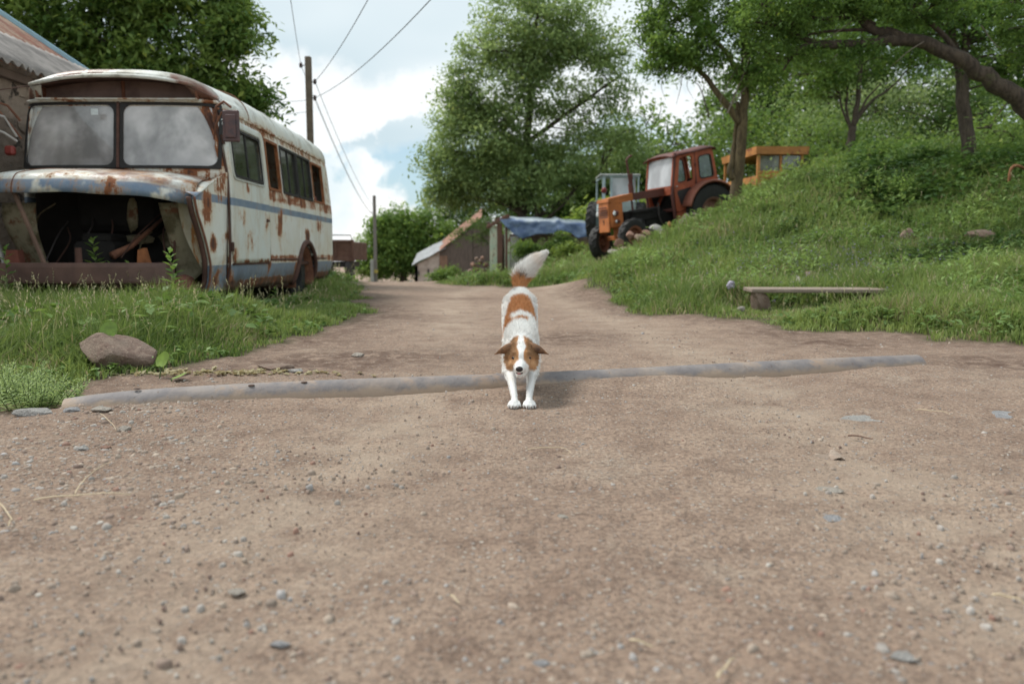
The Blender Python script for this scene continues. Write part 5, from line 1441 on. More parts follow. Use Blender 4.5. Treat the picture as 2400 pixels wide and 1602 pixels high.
# roof lip (brow) and recessed destination board
xb = np.linspace(-.86, .86, 30)
b = B(); Q = [(x, (RF[5] - .03) + DF * (1 - (1 - (abs(x) / 1.0) ** nE) ** (1 / nE)), 2.565 - crown_(x, 0)) for x in xb]
b.tube(Q, .020, 8)
obj('brow_edge', b, MAT_ROOF, bus, smooth=True)
P = np.array([[(x, .24, z) for z in (2.36, 2.45, 2.60 - crown_(x, 0))] for x in np.linspace(-.84, .84, 9)])
n = N('board_primer'); c = n.mix(n.mr(n.noise(2.5, 5, .6), .4, .62), (.25, .175, .15), (.15, .10, .085)); c = n.mix(n.mr(n.noise(4, 6, .7), .6, .68), c, RUST_D); MAT_BOARDP = n.fin(c, .85)
db = obj('destination_board', B().grid(P), MAT_BOARDP, bus, solid=.02)
obj('divider', B().box((0, .22, 2.47), (.035, .04, .22)), MAT_RUSTY, db)
obj('recess_floor', B().box((0, .12, 2.355), (1.72, .20, .015)), MAT_BUSF, bus)
obj('recess_ceiling', B().grid(np.array([[(x, y, 2.585 - crown_(x, 0)) for y in (-.04, .1, .25)] for x in np.linspace(-.83, .83, 13)])), MAT_RUSTD, bus, solid=.01)
for sx in (-1, 1): obj('recess_cheek', B().prism([(.06, 2.36), (.24, 2.36), (.24, 2.50), (.02, 2.50)], sx * .84, sx * .86, 'yz'), MAT_RUSTY, bus)
# gutters, seams, rails
def strip(fn, pts, r, mat, name, n=6): return obj(name, B().tube(np.array([fn(*p) for p in pts]), r, n), mat, bus, smooth=True)
xg = np.linspace(-.97, .97, 40)
strip(lambda x: front(x * 1.06, 2.352, .012), [(x,) for x in xg], .022, MAT_BUSF, 'gutter')
for sx in (1, -1):
    strip(lambda y: side(y, 2.285, .012, sx), [(y,) for y in np.linspace(.2, 5.0, 30)], .018, MAT_BUS, 'gutter')
    strip(lambda y: side(y, .628, .006, sx), [(y,) for y in list(np.linspace(1.66, 3.1, 8))], .011, MAT_RUSTD, 'body_rail')
    strip(lambda y: side(y, .628, .006, sx), [(y,) for y in list(np.linspace(4.12, 5.0, 6))], .011, MAT_RUSTD, 'body_rail')
    for y in (1.66, 2.34, 3.25, 4.17):
        strip(lambda z: side(y, z, .001, sx), [(z,) for z in np.linspace(.64, 1.5, 6)], .0045, MAT_RUSTO if y < 2 else MAT_BUS, 'panel_seam')
for y in (1.15, 2.35, 3.45, 4.4):   # roof seams
    Pp = [(sg * w, y, z + .004) for sg, zz in ((1, list(zip(RW, RZ))), (-1, list(zip(RW, RZ))[::-1])) for w, z in zz if w > .3 or True]
    Pp = [p for p in Pp if abs(p[0]) > .18]
    Pp = Pp[:len(Pp) // 2] + Pp[len(Pp) // 2:]
    obj('roof_seam', B().tube(np.array(Pp), .007, 5, cap=False), MAT_RUSTY if y < 2 else MAT_ROOF, bus, smooth=True)
# window frames and glass
def rr(a, b_, c0, d0, r, k=5):
    L = []
    for (cx, cz, s0) in ((b_ - r, d0 - r, 0), (a + r, d0 - r, 1), (a + r, c0 + r, 2), (b_ - r, c0 + r, 3)):
        for q in np.linspace(0, 1, k): an = (s0 + q) * PI / 2; L.append((cx + r * math.cos(an), cz + r * math.sin(an)))
    return L
def densify(L, m=3):
    o = []
    for i in range(len(L)):
        a, b_ = np.array(L[i]), np.array(L[(i + 1) % len(L)]); k = max(1, int(np.linalg.norm(b_ - a) / .07))
        for q in range(k): o.append(tuple(a + (b_ - a) * q / k))
    return o
def ring_frame(fn, rect, grow, inset, ro, ri, o0, o1, mat, name, parent):
    a, b_, c0, d0 = rect
    inner = densify(rr(a + inset, b_ - inset, c0 + inset, d0 - inset, ri))
    cen = ((a + b_) / 2, (c0 + d0) / 2)
    hw, hh = (b_ - a) / 2 + grow, (d0 - c0) / 2 + grow
    outer = []
    for (u, v) in inner:   # push each inner point out to the outer rounded rectangle
        du, dv = u - cen[0], v - cen[1]
        iw, ih = (b_ - a) / 2 - inset, (d0 - c0) / 2 - inset
        cu, cv = max(abs(du) - (iw - ri), 0), max(abs(dv) - (ih - ri), 0); l = math.hypot(cu, cv)
        uu = min(abs(du), iw - ri) / (iw - ri + 1e-9) * (hw - ro) + (ro * cu / l if l > 1e-6 else 0)
        vv = min(abs(dv), ih - ri) / (ih - ri + 1e-9) * (hh - ro) + (ro * cv / l if l > 1e-6 else 0)
        outer.append((cen[0] + math.copysign(uu, du), cen[1] + math.copysign(vv, dv)))
    loops = [[fn(u, v, o0) for u, v in outer], [fn(u, v, o1) for u, v in outer], [fn(u, v, o1) for u, v in inner], [fn(u, v, o0) for u, v in inner]]
    return obj(name, B().grid(np.array(loops), True, True), mat, parent, smooth=35)
def pane(fn, rect, off, mat, parent, nu=10, nv=4, name='glass'):
    a, b_, c0, d0 = rect
    P = np.array([[fn(u, v, off) for v in np.linspace(c0, d0, nv)] for u in np.linspace(a, b_, nu)])
    return obj(name, B().grid(P), mat, parent, smooth=True)
for sx in (-1, 1):
    rect = (.022, 1.06, 1.625, 2.325)
    fn = (lambda u, v, o, sx=sx: front(sx * min(u, W_(v) * .985), v, o))
    w = ring_frame(fn, rect, .004, .026, .02, .09, -.02, .014, MAT_RUBBER, 'windscreen', bus)
    pane(fn, (.035, 1.05, 1.64, 2.31), -.006, MAT_WSGLASS, w, 24, 8)
obj('windscreen_pillar', B().beam(front(0, 1.62, .012), front(0, 2.33, .012), .03, .03), MAT_RUSTD, bus)
st = obj('sticker', B().box((-.215, -.012, 2.21), (.075, .004, .065), b=.001), simple('sticker', (.68, .74, .74), .6, .15, 40), bus)
fs = lambda u, v, o: side(u, v, o, 1)
fl_ = lambda u, v, o: side(u, v, o, -1)
for fn, sg in ((fs, 1), (fl_, -1)):
    for k, rect in enumerate(SW[1:]):
        mat = MAT_RUSTO if k in (0, 3) else MAT_RUBBER
        w = ring_frame(fn, rect, .012, .02, .02, .05, -.03, .012, mat, 'window', bus)
        if k in (1, 2) or sg < 0:
            a, b_, c0, d0 = rect
            pane(fn, (a + .01, (a + b_) / 2 + .02, c0 + .01, d0 - .01), -.012, MAT_SIDEGLASS, w)
            pane(fn, ((a + b_) / 2 - .02, b_ - .01, c0 + .01, d0 - .01), -.018, MAT_SIDEGLASS, w)
            obj('mullion', B().beam(fn((a + b_) / 2, c0, -.005), fn((a + b_) / 2, d0, -.005), .03, .02), MAT_RUBBER, w)
# door
a, b_, c0, d0 = DOOR
dp = ring_frame(fs, (a + .085, b_ - .165, 1.53, 2.15), .0, .015, .06, .09, .0, .030, simple('pale_frame', (.56, .58, .54), .5, .2), 'door_window_frame', bus)
dp.parent = None
zs = [c0, .66, .8, 1.0, 1.2, 1.3, 1.4, 1.50, 1.54, 1.56, 1.8, 2.0, 2.12, 2.14, 2.17, 2.19, d0]
ysd = [a, a + .03, a + .06, .30, .45, .6, .8, 1.0, 1.2, 1.40, 1.5, 1.56, b_ - .03, b_]
P = np.array([[side(y + (0 if z > .75 else (.05 * (.75 - z) / .15 if y < .3 else (-.04 * (.75 - z) / .15 if y > 1.55 else 0))) + (0 if z < 2.1 else (.10 * ((z - 2.1) / .12) ** 2 if y < .3 else (-.10 * ((z - 2.1) / .12) ** 2 if y > 1.5 else 0))), z, .016, 1) for z in zs] for y in ysd])
def kd(i, j):
    yc, zc = (ysd[i] + ysd[i + 1]) / 2, (zs[j] + zs[j + 1]) / 2
    return not (.30 < yc < 1.40 and 1.56 < zc < 2.12)
MAT_DOOR = bus_paint('bus_door_paint', [((1.14, .75, 1.46), .10, .14), ((1.14, 1.4, 1.1), .22, .10), ((1.14, .8, .85), .3, .09), ((1.14, .2, .62), .25, .15), ((1.14, .55, 1.15), .2, .08)], rust=.42, base=(.70, .75, .72), bands=[(.58, .63, .12)])
door = obj('door', B().grid(P, keep=kd), MAT_DOOR, bus, smooth=40, solid=.014)
dp.parent = door
ring_frame(fs, (.30, 1.40, 1.56, 2.12), .0, .03, .03, .07, .012, .026, MAT_RUBBER, 'window_seal', door)
pane(fs, (.31, .88, 1.57, 2.11), .004, MAT_SIDEGLASS, door); pane(fs, (.84, 1.39, 1.57, 2.11), -.004, MAT_SIDEGLASS, door)
obj('window_bar', B().beam(fs(.86, 1.57, .008), fs(.86, 2.12, .008), .035, .02), MAT_RUBBER, door)
obj('handle', B().box(side(1.50, 1.12, .03, 1), (.02, .09, .03)).cyl(side(1.47, 1.12, .01), side(1.47, 1.12, .035), .018, n=10), MAT_RUSTD, door)
# door gap rust lines
obj('door_gap', B().tube(np.array([side(.155, z, .004) for z in np.linspace(.34, 2.2, 10)]), .013, 6).tube(np.array([side(y, .585, .004) for y in np.linspace(.2, 1.6, 8)]), .011, 6), MAT_RUSTD, bus)
obj('door_gap', B().tube(np.array([side(1.638, z, .002) for z in np.linspace(.64, 2.2, 8)]), .007, 6), MAT_RUSTY, bus)
for y in (.17,):
    for z in (.78, 1.95): obj('hinge', B().cyl(side(y, z - .05, .02), side(y, z + .05, .02), .02, n=10), MAT_RUSTD, bus)
# side panels reaching forward past the missing wing (edge of the old wheel arch)
for sx in (1,):
    poly = [(.18, .30), (.18, 1.60), (0.02, 1.56), (-.25, 1.47), (-.50, 1.38), (-.80, 1.26), (-.74, 1.12), (-.64, .98), (-.54, .82), (-.46, .64), (-.41, .46), (-.39, .30)]
    xw = lambda y, z: float(W_(z)) * (1 - max(0, min(1, (.3 - y) / 1.0)) * .035) - .004
    b = B(); V = [(sx * xw(y, z), y, z) for y, z in poly]; ctr = (sx * xw(-.05, 1.2), -.05, 1.2); c2_ = (sx * xw(-.02, .7), -.02, .7)
    b.add(V + [ctr, c2_], [[0, 1, 12, 13]] + [[1, 2, 12], [2, 3, 12], [3, 4, 12], [4, 5, 12], [5, 6, 12], [6, 7, 12], [7, 8, 12], [8, 13, 12], [8, 9, 13], [9, 10, 13], [10, 11, 13], [11, 0, 13]])
    obj('front_side_panel', b, bus_paint('bus_front_side_paint', [((sx * 1.13, -.5, 1.2), .3, .15), ((sx * 1.13, -.33, .8), .17, .2), ((sx * 1.13, -.2, .4), .2, .2), ((sx * 1.13, 0, 1.5), .35, .15), ((sx * 1.13, .12, .9), .10, .2)], rust=.55) if sx > 0 else MAT_BUSF, bus, solid=.02)
    E = np.array([(sx * (xw(y, z) + .006), y, z) for y, z in smooth_path([(p[0], p[1], 0) for p in poly[5:]], 4)[:, :2]])
    obj('arch_edge', B().tube(E, .013, 6), MAT_RUSTY, bus, smooth=True)
    E2 = E.copy(); E2[:, 1] -= .02; E2[:, 0] -= sx * .05
    obj('arch_liner', B().tube(E2, .026, 6), MAT_RUSTD, bus, smooth=True)
# inner wing blade hanging beside the arch (cream, rust streaked)
n = N('inner_wing_paint'); c = n.mix(n.mr(n.noise(3, 5, .6), .4, .62), (.50, .47, .38), (.40, .33, .22)); c = n.mix(n.mr(n.noise(5, 6, .7, n.map((1.8, 1.8, .25))), .54, .62), c, (.34, .15, .05)); c = n.mix(n.mr(n.noise(3, 7, .7), .60, .66), c, RUST_D); MAT_WING = n.fin(c, .8)
for sx in (1, -1):
    t = np.linspace(0, 1, 14)
    def _skip(*a, **k): return None
    zz = 1.30 - .74 * t
    xo = 1.07 - .05 * t; xi = .86 + .14 * t ** 1.5 - .04 * np.sin(t * PI) * (1 if sx > 0 else 0)
    P = np.array([[(sx * (a_ + (o_2 - a_) * s), -.60 + .16 * tt + .05 * math.sin(s * PI), z_) for s in np.linspace(0, 1, 6)] for a_, o_2, z_, tt in zip(xi, xo, zz, t)])
    (obj if sx > 0 else _skip)('inner_wing', B().grid(P), MAT_WING, bus, smooth=True, solid=.012)
    # wheel well dome
    u = np.linspace(0, 1, 12)
    P = np.array([[(sx * (.62 + .34 * s + .05 * math.sin(a2 * PI)), -.50 + .34 * (1 - math.cos(a2 * PI / 1.0)) * .5, 1.22 - .68 * a2 - .30 * (1 - s) * a2) for s in np.linspace(0, 1, 8)] for a2 in u])
    obj('wheel_well', B().grid(P), MAT_MOSS, bus, smooth=True, solid=.01)
obj('left_strip', B().beam((-1.02, -.62, 1.12), (-.92, -.60, .58), .06, .02), simple('pale_strip', (.52, .50, .46), .7, .3), bus)
bpy.data.objects['left_strip'].name = 'trim_strip'
# firewall, floor, engine remains
obj('firewall', B().box((0, .14, 1.03), (1.96, .03, 1.05)).box((0, .03, 1.20), (.9, .2, .5), b=.08).box((-.1, .06, .85), (.5, .14, .12)), MAT_BLACK, bus)
obj('insulation_patch', B().ball((.16, -.07, 1.12), (.06, .02, .19), 12, (0, 0, 0), .3, 3).ball((.22, -.07, .86), (.17, .03, .05), 12, (0, 0, 0), .3, 5).ball((.58, .06, .86), (.20, .03, .12), 12, (0, 0, 0), .4, 6), MAT_MOSS, bus, smooth=True)
obj('engine_block', B().box((-.05, -.30, .62), (.42, .5, .42), b=.04).box((-.05, -.28, .86), (.30, .42, .10), b=.03).cyl((-.05, -.62, .60), (-.05, -.50, .60), .12, n=16), MAT_BLACK, bus)
obj('floor', B().box((0, 2.7, .56), (2.1, 5.0, .05)), MAT_RUSTD, bus)
for sx in (-1, 1): obj('frame_rail', B().box((sx * .40, 1.9, .44), (.08, 5.9, .14)), MAT_RUSTD, bus)
obj('cross_member', B().box((0, -.86, .50), (1.7, .08, .10)).box((0, -.45, .40), (1.5, .1, .1)), MAT_RUSTY, bus)
obj('hood_stay', B().beam((-.62, -.86, 1.30), (-.32, -.92, .56), .035, .035), simple('stay_rust', (.24, .15, .11), .9, .3), bus)
obj('steering_column', B().tube([(.52, -.05, 1.12), (.30, -.45, .78), (.18, -.62, .68)], [.018, .03, .045], 8), MAT_RUSTY, bus, smooth=True)
obj('linkage_rod', B().tube([(.47, -.05, 1.15), (.33, -.4, .88), (.26, -.6, .66)], .008, 6).tube([(.70, -.35, 1.2), (.715, -.36, .9), (.72, -.4, .62)], .012, 6), MAT_RUSTD, bus)
obj('spring_bracket', B().prism([(-.78, .52), (-.60, .52), (-.63, .74), (-.74, .74)], -.86, -.76, 'xz'), simple('bracket_red', (.22, .075, .05), .9, .3), bus)
obj('spring_bracket', B().prism([(.50, .52), (.64, .52), (.58, .76), (.52, .74)], -.80, -.72, 'xz'), MAT_RUSTO, bus)
obj('towing_hook', B().cyl((.03, -.98, .56), (.03, -.98, .76), .035, .03, 10), MAT_RUSTD, bus)
rr_ = np.random.default_rng(3)
for k in range(7):
    x0_ = rr_.uniform(-.7, .7); z0_ = rr_.uniform(.9, 1.25)
    obj('hose', B().tube(smooth_path([(x0_, 0, z0_), (x0_ + rr_.uniform(-.2, .2), -.2, z0_ - .15), (x0_ + rr_.uniform(-.1, .1), -.35, z0_ - .42)], 5), .009, 6), [MAT_RUSTD, MAT_DARKMETAL, MAT_MOSS][k % 3], bus)
# hood
nu, nv = 44, 22
U, Vv = np.linspace(-1, 1, nu), np.linspace(0, 1, nv)
P = np.zeros((nu, nv, 3)); A = np.zeros((nu, nv, 3))
for i, u in enumerate(U):
    for j, v in enumerate(Vv):
        hw = .97 + (1.065 - .97) * min(1, v / .75) ** .8
        if v < .78:
            y = -.02 - .80 * (v / .78); z = 1.60 - .075 * (v / .78) ** 2 - .05 * (v / .78)
            lip = 0
        else:
            q = (v - .78) / .22; y = -.82 - .13 * math.sin(q * PI / 2); z = 1.475 - .045 * q - .16 * (1 - math.cos(q * PI / 2)) ; lip = q
        z -= .030 * abs(u) ** 2 + .045 * abs(u) ** 5
        y += .42 * abs(u) ** 6 * (v ** 2)
        z += -.024 * u - .012 * max(0, u) ** 2 * v      # sits twisted, lower at the right
        z += .006 * math.sin(u * 9 + 2) * v
        P[i, j] = (u * hw - .03 * v, y, z + .02 * v); A[i, j] = (lip, 1 - lip if j < nv else 0, 0)
A[..., 1] = (1 - A[..., 0]) * np.clip((U[:, None] + .75) * 1.2, 0, 1)
i, j = np.meshgrid(np.arange(nu - 1), np.arange(nv - 1), indexing='ij'); a_ = (i * nv + j).ravel()
F = np.stack([a_, a_ + 1, a_ + nv + 1, a_ + nv], 1)
hood = obj('hood', mesh_np('hood', P.reshape(-1, 3), F, MAT_HOOD, A.reshape(-1, 3), True), None, bus, solid=.014)
obj('hood_seam', B().tube(P[10, :, :] + np.array((0, 0, .002)), .006, 5), MAT_RUSTY, hood)
obj('hood_underside', B().grid(P[2:-2, 1:-5] - np.array((0, 0, .03))), MAT_BLACK, hood, smooth=True)
E_ = smooth_path([(.02, 1.56, 0), (-.25, 1.47, 0), (-.50, 1.38, 0), (-.80, 1.26, 0)], 5)
he = P[-1][np.argsort(P[-1][:, 1])]
fl2 = np.array([[(1.115, y_, z_), ((1.115 + np.interp(y_, he[:, 1], he[:, 0])) / 2, y_, (z_ + np.interp(y_, he[:, 1], he[:, 2])) / 2 - .01), (np.interp(y_, he[:, 1], he[:, 0]) - .03, y_, np.interp(y_, he[:, 1], he[:, 2]) - .02)] for y_, z_, _ in E_])
obj('cowl_filler', B().grid(fl2), MAT_BUSF, bus, smooth=True, solid=.012)
# bumper
pl = [(-1.08, -.80), (-1.10, -.96), (-.98, -1.07), (-.70, -1.10), (.56, -1.10), (.80, -1.07), (.87, -.98), (.87, -.78), (.80, -.78), (.78, -.95), (-.94, -.95), (-1.0, -.80)]
b = B()
for (z0, z1, s) in ((.42, .60, 1.0),):
    ringz = [(.42, .985), (.44, 1.0), (.575, 1.0), (.61, .98), (.615, .93)]
    P = np.array([[(x * (1 if s2 > .96 else .995), -.80 + (y + .80) * s2, z) for x, y in pl] for z, s2 in ringz])
    b.grid(P, closed_v=True); m = len(pl)
    b.add(P[-1], [list(range(m))]); b.add(P[0], [list(range(m))[::-1]])
obj('bumper', b, simple('bumper_paint', (.115, .065, .055), .55, .35, 3, .004, c2=(.17, .095, .075)), bus)
# mirrors
for sx in (1, -1):
    cx = sx * 1.275
    mr_ = obj('mirror', B().box((cx, -.14, 2.045), (.175, .035, .33), b=.03).box((cx, -.165, 2.04), (.11, .02, .24), b=.01), simple('mirror_back', (.055, .042, .050), .45, .5, 9, c2=(.12, .06, .055)), bus)
    obj('mirror_arm', B().tube([(sx * 1.03, .03, 2.12), (sx * 1.10, -.06, 2.26), (sx * 1.2, -.12, 2.30), (cx, -.12, 2.24)], .014, 6).tube([(sx * 1.03, .03, 1.93), (sx * 1.08, -.05, 2.06), (sx * 1.17, -.1, 2.2)], .010, 6), MAT_RUSTY, mr_)
    if sx < 0:
        mr_.location = (0, 0, 0)
        obj('mirror_arm', B().tube([(-1.06, .0, 1.95), (-1.12, -.1, 2.14), (-1.9, -.3, 2.36)], .013, 6).tube([(-1.06, .0, 1.9), (-1.14, -.1, 1.98), (-1.9, -.3, 2.22)], .013, 6), simple('chrome_dull', (.5, .48, .45), .4, .2), mr_)
obj('side_lamp', B().box((-1.13, -.02, 1.80), (.10, .08, .10), b=.02), simple('lamp_red', (.25, .04, .03), .5), bus)
obj('roof_cable', B().tube(smooth_path([(-1.9, -.2, 2.33), (-1.3, -.1, 2.40), (-.98, -.03, 2.46), (0, -.05, 2.57), (.55, -.05, 2.545), (.98, .0, 2.40), (1.18, -.05, 2.28)], 5), .006, 5), MAT_RUSTD, bus)
# rear wheels and arch
for sx in (1, -1):
    a = np.linspace(-.15, PI + .15, 26)
    Q = np.array([side(ARCH[0] + .62 * math.cos(t), max(.28, ARCH[1] + .62 * math.sin(t)), .012, sx) for t in a])
    obj('wheel_arch', B().tube(Q, .040, 6), MAT_RUSTD, bus, smooth=True)
    # torn liner standing proud
    P = np.array([[(sx * (1.10 - .16 * k), ARCH[0] + (.585 - .02 * k) * math.cos(t), max(.2, ARCH[1] + (.585 - .02 * k) * math.sin(t))) for k in range(4)] for t in a])
    obj('arch_liner', B().grid(P), MAT_RUSTY, bus, smooth=True, solid=.01)
    w = obj('wheel', B().lathe([(.20, -.11), (.40, -.12), (.445, -.09), (.455, 0), (.445, .09), (.40, .12), (.20, .11)], (sx * .90, 3.55, .40), 'x', 36), MAT_RUBBER, bus, smooth=40)
    obj('rim', B().lathe([(.05, .02), (.10, .05), (.16, -.02), (.23, .03), (.25, .10), (.21, .10), (.19, -.03), (.05, -.03)], (sx * .90, 3.55, .40), 'x', 28), MAT_RUSTD, w, smooth=40)
obj('brake_drum', B().lathe([(.05, -.07), (.20, -.07), (.22, 0), (.20, .06), (.12, .09), (.05, .09)], (.82, -.42, .27), 'x', 24).cyl((-.8, -.42, .27), (.8, -.42, .27), .05, n=10), simple('drum_red', (.25, .10, .075), .9, .3), bus, smooth=40)
obj('tank', B().box((.95, 2.5, .33), (.16, .9, .20), b=.03), MAT_RUSTD, bus)
# seats and cab
MAT_SEAT = simple('seat_vinyl', (.16, .055, .05), .7, .35, 5)
for (x, y) in [(.55, 2.05), (-.55, 2.05), (.55, 2.9), (-.55, 2.9), (.55, 3.75), (-.55, 3.75), (.62, 4.5), (-.55, 4.5)]:
    s = obj('seat', B().box((x, y, 1.02), (.86, .42, .12), b=.04), MAT_SEAT, bus)
    obj('seat_back', B().box((x, y + .24, 1.36), (.86, .09, .62), (-.12, 0, 0), b=.04), MAT_SEAT, s)
for x in (-.42, .42):
    obj('driver_seat', B().box((x, .95, 1.35), (.5, .12, .75), (-.1, 0, 0), b=.05), MAT_BLACK, bus)
obj('steering_wheel', B().grid(np.array([[((.225 + .014 * math.cos(p)) * math.cos(t) - .40, .42 + (.225 + .014 * math.cos(p)) * math.sin(t) * .75, 1.66 + (.225 + .014 * math.cos(p)) * math.sin(t) * .62 + .014 * math.sin(p)) for p in np.linspace(0, 6.28, 7)[:-1]] for t in np.linspace(0, 6.28, 33)[:-1]]), True, True), MAT_RUBBER, bus, smooth=True)
obj('dashboard', B().box((0, .32, 1.56), (1.8, .3, .16), b=.03), MAT_BLACK, bus)

# ---------------------------------------------------------------- tractors
def tmat(name, c, c2, th=.58):
    n = N(name); k = n.mix(n.mr(n.noise(2.2, 5, .6), .4, .6), c, tuple(q * .72 for q in c)); k = n.mix(n.mr(n.noise(3.5, 7, .7), th, th + .07), k, c2)
    n.bump(n.noise(20, 5, .6), .004); return n.fin(k, .65)
MT_ORANGE = tmat('tractor_orange', (.54, .17, .045), (.15, .055, .035), .60)
MT_RED = tmat('tractor_red', (.43, .100, .042), (.13, .040, .030), .62)
MT_YEL = tmat('cab_yellow', (.58, .25, .075), (.24, .08, .04), .56)
MT_BROWN = tmat('tractor_brown', (.13, .042, .032), (.075, .03, .028))
MT_PALE = tmat('tractor_pale', (.40, .50, .52), (.26, .17, .12), .64)
MT_GLASS = dirt_glare_glass('cab_glass', .10, var=.12, filmc=(.14, .18, .15), tint=(.35, .43, .37))
MT_WHITEGL = dirt_glare_glass('milky_glass', .80, var=.12, filmc=(.42, .44, .46), tint=(.7, .75, .75))
MT_LENS = simple('lamp_glass', (.55, .58, .58), .15, .2)
def ag_wheel(parent, c, R_, w, rim_mat, lugs=18, toe=0, hub=.55):
    ang = Euler((0, 0, toe)).to_matrix(); E = np.array(ang)
    b = B(); h = w / 2
    b.lathe([(R_ * hub, -h * .8), (R_ * .80, -h), (R_ * .93, -h * .9), (R_ * .96, -h * .4), (R_ * .96, h * .4), (R_ * .93, h * .9), (R_ * .80, h), (R_ * hub, h * .8)], (0, 0, 0), 'y', 44)
    for k in range(lugs):
        for s in (-1, 1):
            a = (k + (.5 if s > 0 else 0)) / lugs * 2 * PI
            pts = []
            for t in (0, .5, 1):
                aa = a + (t - .1) * .20; rr2 = R_ * (.955 + .03 - .05 * (t > .9)); pts.append((rr2 * math.cos(aa), s * h * (.02 + t * .95), rr2 * math.sin(aa)))
            b.tube(pts, [R_ * .035, R_ * .035, R_ * .03], 4)
    for i in range(len(b.v)): b.v[i] = b.v[i] @ E.T
    o = obj('wheel', b, MAT_RUBBER, parent, smooth=35); o.location = c
    rb = B().lathe([(R_ * .06, .06), (R_ * .16, .09), (R_ * .2, .02), (R_ * .42, -.01), (R_ * .46, h * .7), (R_ * (hub + .03), h * .86), (R_ * hub * .98, -h * .86), (R_ * .40, -h * .5), (R_ * .06, -.06)], (0, 0, 0), 'y', 32)
    for k in range(8):
        a = k * PI / 4; rb.cyl((R_ * .28 * math.cos(a), .0, R_ * .28 * math.sin(a)), (R_ * .28 * math.cos(a), .05, R_ * .28 * math.sin(a)), .025, n=6)
    for i in range(len(rb.v)): rb.v[i] = rb.v[i] @ E.T
    obj('rim', rb, rim_mat, o, smooth=35)
    return o
def frame_xz(parent, name, outer, inner, y0, y1, mat):
    """plate in the xz plane with one hole; outer/inner have equal counts"""
    L = [[(x, y0, z) for x, z in outer], [(x, y1, z) for x, z in outer], [(x, y1, z) for x, z in inner], [(x, y0, z) for x, z in inner]]
    return obj(name, B().grid(np.array(L), True, True), mat, parent)
def quadloop(c, n=4, r=.06):
    """rounded loop of a quad given its 4 corners"""
    out = []; c = [np.array(q, float) for q in c]
    for i in range(4):
        p, a, b_ = c[i], c[i - 1], c[(i + 1) % 4]
        u, v = (a - p), (b_ - p); lu, lv = np.linalg.norm(u), np.linalg.norm(v)
        s, e = p + u / lu * min(r, lu * .45), p + v / lv * min(r, lv * .45)
        for t in np.linspace(0, 1, n): out.append(tuple((1 - t) ** 2 * s + 2 * t * (1 - t) * p + t * t * e))
    return out
# --- red and orange tractor
TA, TP, TR = R(204), R(7.8), R(1)
Mt = Matrix.Rotation(TA, 3, 'Z') @ Matrix.Rotation(TP, 3, 'Y') @ Matrix.Rotation(TR, 3, 'X')
near_front = at(1484, 553, 21.6)
loc = Vector(near_front) - Mt @ Vector((0, .66, .46))
tr = thing('tractor', 'old tractor with orange nose and red cab parked nose-down on the bank', 'tractor', loc, Mt.to_euler())
MT_RUSTRIM = simple('rim_rust', (.26, .10, .055), .85, .4)
ag_wheel(tr, (0, .66, .46), .47, .25, MT_RUSTRIM, 14, toe=.15)
ag_wheel(tr, (.14, -.84, .34), .49, .27, MT_RUSTRIM, 14, toe=.50)
ag_wheel(tr, (-2.55, .74, .78), .81, .40, simple('rim_tan', (.30, .15, .11), .8, .3), 20, hub=.5)
ag_wheel(tr, (-2.55, -.74, .78), .81, .40, MT_ORANGE, 20, hub=.5)
obj('front_axle', B().beam((0, -.6, .44), (0, .6, .46), .12, .12).box((0, 0, .62), (.25, .3, .4), b=.03).beam((-.1, .55, .46), (.02, .55, .75), .08, .08), MT_ORANGE, tr)
obj('engine', B().box((-.75, 0, .85), (1.3, .34, .55), b=.04).box((-.75, .2, .95), (.9, .1, .25), b=.03).box((-.5, .22, .75), (.25, .14, .3), b=.04).box((-1.5, 0, .75), (1.6, .42, .5), b=.05).cyl((-.95, .25, 1.08), (-.3, .25, 1.08), .05, n=8).cyl((-.6, .26, .62), (-.6, .26, .85), .07, n=10), MAT_BLACK, tr)
obj('linkage', B().tube([(-1.15, .30, 1.25), (-1.12, .32, .9), (-1.2, .3, .7)], .025, 6).box((-.7, .27, 1.13), (1.0, .03, .04)), MAT_DARKMETAL, tr)
obj('radiator_cowl', B().box((.20, 0, 1.08), (.40, .62, .72), (0, -.05, 0), b=.04), MT_ORANGE, tr)
g = obj('grille', B().box((.425, 0, 1.06), (.05, .54, .86), (0, -.09, 0), b=.02), MT_ORANGE, tr)
for k in range(5): obj('grille_bar', B().box((.47 - .006 * k, 0, 1.30 - .065 * k), (.02, .44, .03)), MT_BROWN, g)
obj('grille_slot', B().box((.46, .0, .85), (.02, .05, .25)), MAT_BLACK, g)
obj('hood', B().prism([(.44, 1.44), (.42, 1.53), (-.35, 1.60), (-.35, 1.40), (.2, 1.38)], -.31, .31, 'xz'), MT_ORANGE, tr)
obj('hood', B().prism([(-.353, 1.595), (-1.42, 1.63), (-1.42, 1.42), (-.353, 1.40)], -.31, .31, 'xz'), MT_BROWN, tr)
for k, (x, y, z, r) in enumerate([(.33, .42, 1.12, .085), (.28, .40, .90, .055), (.36, -.42, 1.14, .10)]):
    h = obj('headlight', B().lathe([(.0, -.09), (r * .8, -.07), (r, .0), (r * .96, .02), (.0, .02)], (0, 0, 0), 'x', 18), MT_BROWN, tr, smooth=40); h.location = (x, y, z)
    obj('lens', B().lathe([(.0, .022), (r * .9, .022), (r * .6, .045), (0, .055)], (0, 0, 0), 'x', 18), MT_LENS, h, smooth=True)
obj('exhaust', B().tube([(-.38, .18, 1.15), (-.38, .18, 1.55)], .03, 8).tube([(-.38, .18, 1.50), (-.38, .18, 1.86)], .055, 10).tube(smooth_path([(-.38, .18, 1.84), (-.36, .18, 2.35), (-.36, .18, 2.50), (-.45, .18, 2.58), (-.54, .18, 2.60)], 4), .028, 8), MT_BROWN, tr, smooth=40)
